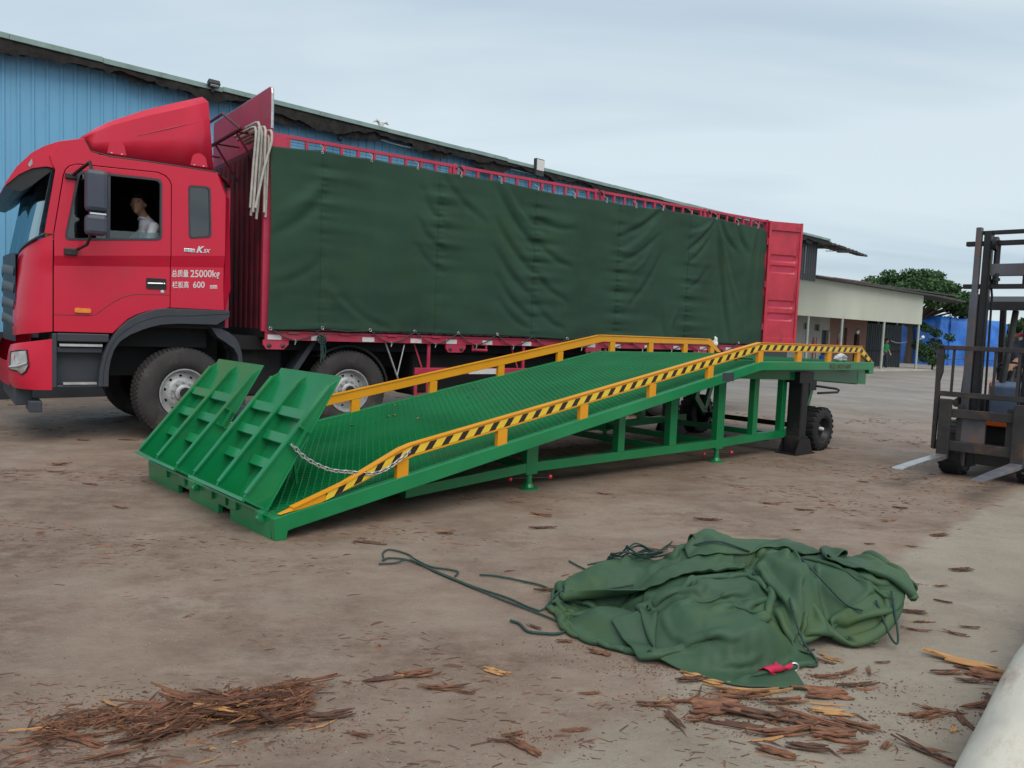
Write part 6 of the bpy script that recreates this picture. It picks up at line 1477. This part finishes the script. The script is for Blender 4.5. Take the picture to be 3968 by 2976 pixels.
def coons(bl, bf, br, bb, m, n):
    """boundary polylines left(front->back), front(left->right), right, back -> grid"""
    def ev(pl, t):
        pl = np.array(pl, float); d = np.r_[0, np.cumsum(np.linalg.norm(np.diff(pl, axis=0), axis=1))]; d /= d[-1]
        return np.stack([np.interp(t, d, pl[:, k]) for k in range(pl.shape[1])], -1)
    u = np.linspace(0, 1, n); v = np.linspace(0, 1, m)
    F_, B2 = ev(bf, u), ev(bb, u); L2, R2 = ev(bl, v), ev(br, v)
    U, Vq = u[None, :, None], v[:, None, None]
    return (1 - Vq) * F_[None] + Vq * B2[None] + (1 - U) * L2[:, None] + U * R2[:, None] - ((1 - U) * (1 - Vq) * F_[0] + U * (1 - Vq) * F_[-1] + (1 - U) * Vq * B2[0] + U * Vq * B2[-1])
SUPPORT = [(0.70, 4.20, 0.36, 0.20, 0.15, 0.19), (1.02, 3.98, 0.36, 0.36, 0.0, 0.23), (1.43, 4.00, 0.15, 0.28, 0.1, 0.325), (1.74, 4.06, 0.36, 0.28, -0.5, 0.29), (1.36, 4.30, 0.50, 0.16, 0.1, 0.31), (1.88, 3.95, 0.13, 0.20, 0.2, 0.17), (0.98, 3.60, 0.28, 0.16, -0.40, 0.17), (0.55, 3.74, 0.20, 0.12, -0.6, 0.10)]
rg = np.random.default_rng(5)
def wave(m, n, k, amp, seed):
    r = np.random.default_rng(seed); z = np.zeros((m, n)); I, J = np.meshgrid(np.linspace(0, 1, m), np.linspace(0, 1, n), indexing='ij')
    for _ in range(k):
        a = r.uniform(0, 2 * math.pi); f_ = r.uniform(2, 9); z += np.sin(2 * math.pi * f_ * (I * math.cos(a) + J * math.sin(a)) + r.uniform(0, 6)) / k ** 0.5
    return amp * z
# main body
m_, n_ = 100, 176
bf = [(0.28, 3.98), (0.34, 3.80), (0.42, 3.66), (0.56, 3.56), (0.80, 3.45), (1.10, 3.48), (1.32, 3.66), (1.54, 3.80), (1.68, 3.70), (1.77, 3.69), (1.88, 3.84)]
bl = [(0.26, 3.98), (0.28, 4.10), (0.36, 4.30), (0.50, 4.42)]
br = [(1.88, 3.84), (1.95, 4.00), (1.92, 4.16), (1.80, 4.33)]
bb = [(0.50, 4.42), (0.80, 4.46), (1.10, 4.54), (1.45, 4.58), (1.68, 4.48), (1.80, 4.33)]
G0 = coons(bl, bf, br, bb, m_, n_)
P = np.zeros((m_, n_, 3)); P[..., :2] = G0
fl1 = lambda x, y: bumps(x, y, SUPPORT) + 0.004
P[..., 2] = fl1(P[..., 0], P[..., 1]) + 0.06 + wave(m_, n_, 14, 0.030, 3)
I, J = np.meshgrid(np.arange(m_), np.arange(n_), indexing='ij')
rest = np.stack([J * (2.75 / (n_ - 1)), I * (1.85 / (m_ - 1))], -1)
bd = np.zeros((m_, n_), bool); bd[0] = bd[-1] = True; bd[:, 0] = bd[:, -1] = True
PB = P[bd].copy(); PB[:, 2] = 0.006 + 0.02 * np.abs(np.sin(np.arange(len(PB)) * 0.23))
X1 = relax(P, rest, fl1, steps=95, iters=8, stiff_bend=0.12, pin=(bd, PB))
sheet_obj(X1 - np.array(TP_O), 'sheet', mt['canvas2'], tp)
# raster of what lies below for the next layer
def raster(Xs, pad=0.012):
    gx = np.linspace(-0.4, 2.6, 151); gy = np.linspace(2.9, 5.1, 111); Hh = np.full((151, 111), 0.004)
    for X in Xs:
        ix = np.clip(((X[..., 0] + 0.4) / 3.0 * 150).round().astype(int), 0, 150); iy = np.clip(((X[..., 1] - 2.9) / 2.2 * 110).round().astype(int), 0, 110)
        np.maximum.at(Hh, (ix.ravel(), iy.ravel()), X[..., 2].ravel() + pad)
    for _ in range(3):
        K = Hh.copy()
        for (a, c) in ((1, 0), (-1, 0), (0, 1), (0, -1)): K = np.maximum(K, np.roll(Hh, (a, c), (0, 1)) * 0.9)
        Hh = 0.5 * Hh + 0.5 * K
    def f(x, y):
        fx = np.clip((x + 0.4) / 3.0 * 150, 0, 149.99); fy = np.clip((y - 2.9) / 2.2 * 110, 0, 109.99)
        i = fx.astype(int); j = fy.astype(int); u = fx - i; v = fy - j
        return Hh[i, j] * (1 - u) * (1 - v) + Hh[i + 1, j] * u * (1 - v) + Hh[i, j + 1] * (1 - u) * v + Hh[i + 1, j + 1] * u * v
    return f
# front flap falling from the peak to the tip on the ground
m2, n2 = 56, 64
G1 = coons([(0.60, 3.66), (0.70, 3.75), (0.85, 3.88), (1.02, 3.98)], [(0.60, 3.66), (0.72, 3.52), (0.90, 3.40), (1.08, 3.29), (1.27, 3.20)], [(1.27, 3.20), (1.24, 3.34), (1.30, 3.58), (1.46, 3.96)], [(1.02, 3.98), (1.2, 4.0), (1.46, 3.96)], m2, n2)
P = np.zeros((m2, n2, 3)); P[..., :2] = G1
f2 = raster([X1]); P[..., 2] = f2(P[..., 0], P[..., 1]) + 0.03 + wave(m2, n2, 7, 0.024, 8)
I, J = np.meshgrid(np.arange(m2), np.arange(n2), indexing='ij')
rest = np.stack([J * (1.06 / (n2 - 1)), I * (1.10 / (m2 - 1))], -1)
X2 = relax(P, rest, f2, steps=100, iters=7, stiff_bend=0.2, pin=((slice(m2 - 1, m2), slice(n2 - 6, n2)), P[m2 - 1:m2, n2 - 6:n2] + np.array([0, 0, 0.02])))
sheet_obj(X2 - np.array(TP_O), 'flap', mt['canvas2'], tp)
# left upper sheet, smooth and pale, covering the left half
m3, n3 = 40, 56
G2 = coons([(0.30, 4.00), (0.42, 4.20), (0.60, 4.40)], [(0.30, 4.00), (0.55, 3.88), (0.85, 3.84), (1.22, 3.98)], [(1.22, 3.98), (1.2, 4.2), (1.10, 4.42)], [(0.60, 4.40), (0.85, 4.46), (1.10, 4.42)], m3, n3)
P = np.zeros((m3, n3, 3)); P[..., :2] = G2
f3 = raster([X1, X2]); P[..., 2] = f3(P[..., 0], P[..., 1]) + 0.05 + wave(m3, n3, 4, 0.006, 12)
I, J = np.meshgrid(np.arange(m3), np.arange(n3), indexing='ij')
rest = np.stack([J * (0.98 / (n3 - 1)), I * (0.60 / (m3 - 1))], -1)
PF = P[0:1].copy(); PF[..., 2] = np.maximum(PF[..., 2] - 0.03, 0.05 + 0.13 * np.sin(np.pi * np.clip(np.linspace(0.08, 1.0, n3), 0, 1))[None] ** 0.6)
X3 = relax(P, rest, f3, steps=80, iters=8, stiff_bend=0.6, pin=((slice(0, 1), slice(0, n3)), PF))
sheet_obj(X3 - np.array(TP_O), 'upper_fold', mt['canvas2'], tp)
# right-hand rolled edge over the back
m4, n4 = 30, 70
G3 = coons([(1.15, 4.18), (1.13, 4.50)], [(1.15, 4.18), (1.5, 4.20), (1.70, 4.04), (1.85, 3.93), (1.90, 3.91)], [(1.90, 3.91), (1.97, 4.04)], [(1.13, 4.50), (1.5, 4.52), (1.77, 4.38), (1.92, 4.20), (1.97, 4.04)], m4, n4)
P = np.zeros((m4, n4, 3)); P[..., :2] = G3
f4 = raster([X1, X2, X3]); P[..., 2] = f4(P[..., 0], P[..., 1]) + 0.05 + wave(m4, n4, 6, 0.012, 21)
I, J = np.meshgrid(np.arange(m4), np.arange(n4), indexing='ij')
rest = np.stack([J * (1.65 / (n4 - 1)), I * (0.62 / (m4 - 1))], -1)
X4 = relax(P, rest, f4, steps=80, iters=7, stiff_bend=0.3)
sheet_obj(X4 - np.array(TP_O), 'rolled_edge', mt['canvas2'], tp)
f5 = raster([X1, X2, X3, X4], 0.008)
def on_top(x, y, off=0.0):
    return float(f5(np.array([x]), np.array([y]))[0]) + off
# crimson patch and eyelet near the tip of the flap
q = X2[6:16, 52:58]
b = MB(); b.grid([[tuple(p + np.array([0, -0.006, 0.010]) - np.array(TP_O)) for p in r] for r in q]); b.build('red_patch', mt['red_cloth'], tp, smooth=180)
c = X2[14, 59] - np.array(TP_O) + np.array([0, -0.008, 0.012]); torus(tuple(c), 0.018, 0.005).build('eyelet', mt['galv'], tp, smooth=60)
# ropes of the tarpaulin
def rope(name, pts2, rad=0.0055, ground=True):
    pts = []
    for p in pts2:
        z = (p[2] if len(p) > 2 else 0.010)
        pts.append((p[0] - TP_O.x, p[1] - TP_O.y, z))
    MB().tube(spline(pts, 8), rad, 7).build(name, mt['rope'], tp, smooth=70)
rope('rope', [(-0.74, 4.745), (-0.70, 4.80), (-0.557, 4.757), (-0.39, 4.553), (-0.166, 4.309), (0.0, 4.13), (0.168, 3.97), (0.277, 3.855)])
rope('rope', [(-0.73, 4.76), (-0.762, 4.90), (-0.73, 4.98), (-0.611, 4.90), (-0.545, 4.77, 0.018), (-0.44, 4.66), (-0.33, 4.62), (-0.27, 4.58), (-0.28, 4.50)])
rope('rope', [(-0.75, 4.67), (-0.66, 4.70), (-0.57, 4.74, 0.02), (-0.42, 4.60), (-0.18, 4.34), (0.02, 4.17), (0.15, 4.02), (0.21, 4.02), (0.30, 4.10, 0.08), (0.42, 4.02, on_top(0.42, 4.02, 0.01)), (0.66, 3.98, on_top(0.66, 3.98, 0.012))])
rope('rope', [(-0.143, 4.543), (-0.037, 4.529), (0.12, 4.452), (0.221, 4.385), (0.292, 4.277), (0.36, 4.25, 0.03)])
rope('rope', [(0.040, 3.84), (0.085, 3.80), (0.124, 3.71), (0.20, 3.69), (0.268, 3.697), (0.33, 3.77), (0.40, 3.84, 0.06)], 0.007)
rope('rope', [(0.401, 4.893), (0.46, 4.78), (0.523, 4.692), (0.62, 4.60, 0.02), (0.70, 4.48, 0.06)])
rope('rope', [(0.45, 4.24, on_top(0.45, 4.24, 0.012)), (0.62, 4.34, on_top(0.62, 4.34, 0.012)), (0.85, 4.30, on_top(0.85, 4.30, 0.012)), (1.1, 4.22, on_top(1.1, 4.22, 0.012)), (1.3, 4.18, on_top(1.3, 4.18, 0.012))])
for k in range(5):
    cx, cy = 0.66 + 0.03 * k, 4.33 - 0.015 * k; R = 0.07 + 0.012 * (k % 3)
    pts = []
    for a in np.linspace(0, 2 * math.pi, 18):
        x = cx + R * 1.5 * math.cos(a); y = cy + R * 0.7 * math.sin(a); pts.append((x, y, on_top(x, y, 0.012 + 0.01 * k)))
    rope('rope_coil', pts, 0.005)
rope('rope', [(1.47, 3.98, on_top(1.47, 3.98, 0.02)), (1.56, 3.88, on_top(1.56, 3.88, 0.012)), (1.66, 3.80, on_top(1.66, 3.80, 0.012)), (1.72, 3.74, on_top(1.72, 3.74, 0.012))])
rope('rope', [(1.36, 3.72, on_top(1.36, 3.72, 0.012)), (1.38, 3.60, on_top(1.38, 3.6, 0.012)), (1.42, 3.50), (1.38, 3.44), (1.30, 3.47), (1.33, 3.56), (1.44, 3.58, 0.03)])
rope('rope', [(1.80, 3.78, on_top(1.80, 3.78, 0.012)), (1.84, 3.69, 0.06), (1.88, 3.70, 0.05), (1.88, 3.80, on_top(1.88, 3.8, 0.012))])

# ================================================================== log, bark and wood
dl = Vector((0.64, 0.768, 0)).normalized(); nl = Vector((dl.y, -dl.x, 0))
lg = empty('peeled_log', Vector((1.10, 2.00, 0)) + nl * 0.115, math.atan2(dl.y, dl.x), 'thick whitish peeled log lying at the edge of the slab', 'log')
b = MB(); rows = []
for i in range(61):
    x = 4.2 * i / 60 - 0.05; row = []
    for k in range(33):
        a = 2 * math.pi * k / 32; r = 0.115 * (1 + 0.05 * mnoise.fractal(Vector((x * 1.5, math.cos(a), math.sin(a))), 1, 2, 4)) + 0.01 * math.sin(x * 1.3)
        row.append((x, r * math.cos(a), 0.118 + r * math.sin(a)))
    rows.append(row)
b.grid(rows); b.build('stem', mt['log'], lg, smooth=180)
MB().add([(rows[0][k][0], rows[0][k][1], rows[0][k][2]) for k in range(32)], [tuple(range(32))]).build('cut_end', mt['wood'], lg)
for (x, a) in ((0.45, 2.2), (1.3, 1.6), (2.2, 2.5)): MB().ball((x, 0.112 * math.cos(a), 0.118 + 0.112 * math.sin(a)), (0.035, 0.02, 0.02), 10, 7).build('knot', mt['bark'], lg, smooth=80)

def bark_mesh(seed, L_, W_, curl, mat, rough=0.3):
    """a shred of bark: a few ragged fibrous ribbons side by side, each with its own length, curl and thickness"""
    r = random.Random(seed); b = MB(); nf = r.randrange(3, 6); bend = r.uniform(-0.25, 0.25); lift = r.uniform(0.0, 0.06)
    for f in range(nf):
        y0 = ((f + 0.5) / nf - 0.5) * W_; w = W_ / nf * r.uniform(0.7, 1.5); a = -0.5 + r.random() * 0.30; c = 0.5 - r.random() * 0.30; an = r.gauss(0, 0.05)
        zc = curl * W_ * (1 - (2 * y0 / W_) ** 2); n = 6; T_ = [], []; th = W_ * 0.05
        lt, rt, lb, rb = [], [], [], []
        for i in range(n):
            t = i / (n - 1); x = lerp(a, c, t) * L_; yc = y0 + bend * L_ * (x / L_) ** 2 + an * x + r.gauss(0, 0.06) * w
            ww = w * (0.12 + 0.88 * math.sin(math.pi * (0.08 + 0.84 * t)) ** 0.6) * r.uniform(0.75, 1.2) / 2
            z = max(0.0, zc + lift * L_ * (2 * x / L_) ** 2 + r.gauss(0, 0.03) * W_); tw = r.uniform(-0.25, 0.25) * w
            lt.append((x, yc - ww, max(0.001, z + th + tw))); rt.append((x, yc + ww, max(0.001, z + th - tw))); lb.append((x, yc - ww * 0.9, max(0.0, z + tw - th))); rb.append((x, yc + ww * 0.9, max(0.0, z - tw - th)))
        b.grid([lt, rt], True); b.grid([lb, rb]); b.grid([lt, lb]); b.grid([rt, rb], True)
        b.add([lt[0], rt[0], rb[0], lb[0]], [(0, 1, 2, 3)]); b.add([lt[-1], rt[-1], rb[-1], lb[-1]], [(0, 3, 2, 1)])
    return b.mesh('bark_piece', mat)
BK = [bark_mesh(k, 1.0, random.uniform(0.12, 0.26), random.uniform(-0.1, 0.35), mt['bark'] if k % 4 else mt['bark_dark']) for k in range(10)]
WD = [bark_mesh(50 + k, 1.0, random.uniform(0.12, 0.2), 0.05, mt['wood'], 0.15) for k in range(3)]
def splinters(x, y, L_, ang, z=0.004):
    for q in range(rs_.randrange(1, 4)):
        l_ = L_ * rs_.uniform(0.25, 0.8); SPL.append((x + rs_.gauss(0, L_ * 0.22), y + rs_.gauss(0, L_ * 0.16), z, l_, l_ * rs_.uniform(0.02, 0.06), ang + rs_.gauss(0, 0.5)))
SPL = []; rs_ = random.Random(77)
def piece(me, x, y, L_, ang, z=0.004, tilt=(0, 0), label='ragged strip of reddish bark lying loose on the concrete', group='loose bark strips on the yard', cat='bark'):
    splinters(x, y, L_, ang)
    o = link('bark_strip', me, None, (x, y, z), (tilt[0], tilt[1], ang), (L_, L_ * rs_.uniform(0.7, 1.6), L_)); return tag(o, label, cat, group)
# measured pieces in front of and beside the tarpaulin
for k, (x, y, L_, a) in enumerate([(0.80, 3.26, 0.20, 0.4), (0.98, 3.12, 0.30, 0.1), (1.14, 3.09, 0.34, 0.2), (1.34, 3.18, 0.28, 0.15), (1.50, 3.27, 0.22, 0.3), (1.62, 3.42, 0.12, 1.2), (1.52, 3.40, 0.16, 0.7), (1.40, 3.34, 0.18, 0.2), (1.45, 3.52, 0.13, 2.2), (1.72, 3.52, 0.10, 0.1),
        (0.66, 2.90, 0.18, 2.0), (0.76, 2.92, 0.17, 0.4), (0.62, 3.02, 0.26, -0.1), (0.85, 3.02, 0.34, 0.05), (1.02, 2.96, 0.36, -0.15), (1.20, 2.96, 0.30, -0.5), (1.06, 2.84, 0.32, 0.2), (1.22, 2.83, 0.26, -0.1), (0.92, 2.88, 0.3, -0.2), (1.33, 2.92, 0.22, -0.4), (1.10, 2.74, 0.22, -0.3), (1.26, 2.73, 0.15, 0.1), (1.40, 2.78, 0.13, 0.6), (0.98, 2.70, 0.2, -0.3), (1.52, 2.75, 0.24, -0.9), (1.60, 2.68, 0.18, -0.6),
        (1.74, 3.06, 0.20, -0.2), (1.66, 3.02, 0.22, 0.1), (1.80, 3.0, 0.18, 1.4), (1.92, 3.12, 0.22, 0.2), (2.02, 3.16, 0.20, 1.5), (1.96, 3.04, 0.16, -0.1), (1.98, 3.44, 0.26, 0.1), (2.16, 3.42, 0.30, -0.55), (2.04, 3.36, 0.16, 0.0), (2.30, 3.30, 0.2, -0.5),
        (2.10, 3.95, 0.16, -0.3), (2.28, 3.92, 0.13, -0.4), (2.20, 4.08, 0.14, 0.1), (2.40, 4.02, 0.12, -0.3), (2.48, 4.42, 0.14, -0.6), (2.62, 4.7, 0.13, 0.2),
        (0.06, 2.75, 0.16, 0.4), (0.10, 2.66, 0.20, -0.7), (0.02, 2.70, 0.12, 0.1), (0.28, 2.80, 0.13, 0.4), (-0.22, 3.09, 0.22, -0.05), (-0.34, 3.20, 0.20, 0.25), (-0.46, 3.16, 0.22, 0.3), (-0.14, 3.06, 0.10, -0.2), (-0.62, 2.82, 0.26, 0.45), (-0.48, 2.70, 0.12, -0.3), (0.30, 3.62, 0.14, -0.2), (0.45, 3.50, 0.14, -0.3), (0.16, 3.78, 0.10, -0.6), (0.36, 3.10, 0.11, 0.3)]):
    piece(BK[k % 10], x, y, L_, a + random.uniform(-0.15, 0.15), tilt=(random.uniform(-0.06, 0.06), random.uniform(-0.04, 0.04)))
# pale split wood under the flap and chips
o = piece(WD[0], 0.86, 3.27, 0.30, -0.55, z=0.004, label='pale splintered board jammed under the front of the crumpled tarpaulin', group=None, cat='wood'); o.name = 'split_board'
o = piece(WD[1], 1.02, 3.17, 0.38, 0.02, z=0.004, label='wide pale split board beside the tip of the tarpaulin flap', group=None, cat='wood'); o.name = 'split_board'
o = piece(WD[2], 2.12, 3.54, 0.40, -0.62, z=0.01, label='long pale splinter lying across bark near the peeled log', group=None, cat='wood'); o.name = 'split_board'
for k, (x, y, L_, a) in enumerate([(-0.02, 3.26, 0.18, -0.5), (1.16, 2.99, 0.16, -0.4), (1.30, 3.02, 0.18, -0.1), (1.72, 2.92, 0.10, 0.9), (1.50, 3.55, 0.14, -0.8)]):
    o = piece(WD[k % 3], x, y, L_, a, label='small pale wood splinter among the scattered bark', group='small wood splinters', cat='wood'); o.name = 'wood_splinter'
# farther scattered strips
rr = random.Random(4)
for k in range(46):
    y = rr.uniform(4.2, 11.0); x = rr.uniform(-0.62 * y, 0.62 * y)
    piece(BK[rr.randrange(10)], x, y, rr.uniform(0.10, 0.26), rr.uniform(-0.5, 0.5), label='small dark bark strip scattered far out across the yard', group='far bark strips')
# heap of bark at the front left
hp_pts = []
for k in range(70):
    t = rr.random() ** 0.8; x = lerp(-1.42, -0.78, t) + rr.gauss(0, 0.05); y = lerp(2.62, 2.90, t) + rr.gauss(0, 0.085)
    d2 = min(1, abs(t - 0.62) * 1.6); z = max(0.005, (0.07 - 0.06 * d2) * rr.random())
    a = rr.gauss(0.35, 0.6); L_ = rr.uniform(0.10, 0.34)
    me = WD[rr.randrange(3)] if rr.random() < 0.10 else BK[rr.randrange(10)]
    o = link('bark_strip', me, None, (x, y, z), (rr.gauss(0, 0.35), rr.gauss(0, 0.12), a), (L_, L_ * rr.uniform(0.18, 0.6), L_ * 0.6))
    tag(o, 'long bark strip tangled in the bark heap on the dusty concrete', 'bark', 'bark strips in the heap')
b = MB(); 
for k in range(3600):
    t = rr.random() ** 0.8; x = lerp(-1.50, -0.70, t) + rr.gauss(0, 0.07); y = lerp(2.62, 2.93, t) + rr.gauss(0, 0.085)
    if mnoise.noise(Vector((x * 5, y * 7, 0.5))) < -0.12: continue
    d2 = min(1, abs(t - 0.6) * 1.5); z = max(0.003, (0.075 - 0.065 * d2) * rr.random() * math.exp(-((y - lerp(2.56, 2.95, t)) / 0.14) ** 2))
    a = rr.gauss(0.35, 0.7); l_ = rr.uniform(0.015, 0.11); w_ = rr.uniform(0.002, 0.010); dz = rr.gauss(0, 0.15) * l_
    dx, dy = math.cos(a) * l_ / 2, math.sin(a) * l_ / 2; px, py = -math.sin(a) * w_ / 2, math.cos(a) * w_ / 2
    b.cur = rr.choice((0, 1, 0, 1, 0, 1)) if rr.random() < 0.97 else 2
    z0, z1 = max(0.001, z - dz / 2), max(0.001, z + dz / 2)
    b.add([(x - dx - px, y - dy - py, z0), (x - dx + px, y - dy + py, z0), (x + dx, y + dy, z1), (x - dx * 0.2, y - dy * 0.2, (z0 + z1) / 2 + w_ * 0.8)], [(0, 2, 3), (1, 3, 2), (0, 3, 1), (0, 1, 2)])
tag(b.build('bark_litter_heap', [mt['bark'], mt['bark_dark'], mt['wood']]), 'low heap of shredded bark and fibres on the dusty concrete', 'bark heap', kind='stuff')
# fine chips all over the yard
def chips(n, seed, name, label, region):
    r = np.random.default_rng(seed); b = MB(); V = []; F = []; MI = []; k = 0
    while k < n:
        y = 2.3 + 13.5 * r.random() ** 1.7; x = r.uniform(-0.68, 0.68) * (y + 0.6)
        d = 0.7364 * x - 0.6766 * y + 1.6686
        c = mnoise.fractal(Vector((x * 0.55 + 3, y * 1.1, 0.3)), 1, 2, 4) + 0.25
        pr_ = 0.15 + 1.5 * max(0.0, c)
        if d > 0.15: pr_ *= 0.25
        if d > 0.15 and 0.6 < x < 2.4 and y < 3.6: pr_ *= 3.5
        if r.random() > pr_ ** 3 * 0.7: continue
        l_ = 0.003 + (0.006 + 0.004 * y) * r.random() ** 1.6 + 0.03 * r.random() ** 9; w_ = l_ * r.uniform(0.10, 0.32); h_ = min(0.012, w_ * r.uniform(0.3, 0.9)); a = r.normal(0.15, 0.55)
        ca, sa = math.cos(a), math.sin(a); b0 = len(V)
        for (p, q, z) in ((-1, -0.6, 0.0005), (-0.8, 0.7, 0.0005), (1, 0.5, 0.0005), (0.85, -0.7, 0.0005), (-0.3, 0.0, h_), (0.4, 0.1, h_ * 0.7)):
            px, py = p * l_, q * w_; V.append((x + px * ca - py * sa, y + px * sa + py * ca, z))
        F += [(b0, b0 + 4, b0 + 1), (b0, b0 + 3, b0 + 5, b0 + 4), (b0 + 3, b0 + 2, b0 + 5), (b0 + 1, b0 + 4, b0 + 5, b0 + 2)]
        m_ = int(r.random() < 0.7); MI += [m_] * 4; k += 1
    b.v = V; b.f = F; b.mi = MI
    tag(b.build(name, [mt['bark'], mt['bark_dark']]), label, 'bark litter', kind='stuff')
b = MB()
for (x, y, z, l_, w_, a) in SPL:
    dx, dy = math.cos(a) * l_ / 2, math.sin(a) * l_ / 2; px, py = -math.sin(a) * w_ / 2, math.cos(a) * w_ / 2; k_ = rs_.uniform(-0.12, 0.12) * l_; b.cur = rs_.choice((0, 0, 1, 2))
    b.add([(x - dx, y - dy, z), (x + px - py * k_ * 0 - math.sin(a) * k_, y + py + math.cos(a) * k_, z), (x + dx, y + dy, z), (x - px - math.sin(a) * k_, y - py + math.cos(a) * k_, z), (x - math.sin(a) * k_, y + math.cos(a) * k_, z + w_ * 0.9)], [(0, 4, 1), (1, 4, 2), (2, 4, 3), (3, 4, 0)])
tag(b.build('bark_splinters', [mt['bark'], mt['bark_dark'], mt['wood']]), 'thin bark fibres lying around the larger strips', 'bark litter', kind='stuff')
b = MB(); V = []; F = []; MI = []
for (cx, cy, sx_, sy_, n_c) in ((0.66, 3.36, 0.16, 0.05, 500), (0.95, 3.08, 0.22, 0.06, 900), (1.15, 2.92, 0.24, 0.07, 900), (1.45, 3.30, 0.18, 0.07, 450), (1.75, 3.02, 0.14, 0.06, 350), (0.10, 2.72, 0.12, 0.05, 200), (-1.1, 2.76, 0.38, 0.14, 2200), (0.35, 3.60, 0.14, 0.06, 250)):
    for q in range(n_c):
        x, y = cx + rs_.gauss(0, sx_), cy + rs_.gauss(0, sy_) + 0.25 * (cx < -0.5) * 0; l_ = 0.0015 + 0.007 * rs_.random() ** 2; a = rs_.uniform(0, 3.14); ca, sa = math.cos(a) * l_, math.sin(a) * l_; k = len(V)
        V += [(x - ca, y - sa, 0.0006), (x + sa * 0.5, y - ca * 0.5, 0.0006), (x + ca, y + sa, 0.0006), (x - sa * 0.5, y + ca * 0.5, 0.0006), (x, y, l_ * 0.6)]
        F += [(k, k + 1, k + 4), (k + 1, k + 2, k + 4), (k + 2, k + 3, k + 4), (k + 3, k, k + 4)]; MI += [rs_.choice((0, 1, 1))] * 4
b.v = V; b.f = F; b.mi = MI
tag(b.build('bark_crumbs', [mt['bark'], mt['bark_dark']]), 'dark crumbs of bark gathered around the tarpaulin heap and bark strips', 'bark litter', kind='stuff')
chips(10000, 17, 'bark_litter', 'fine bark chips strewn over the whole yard', None)
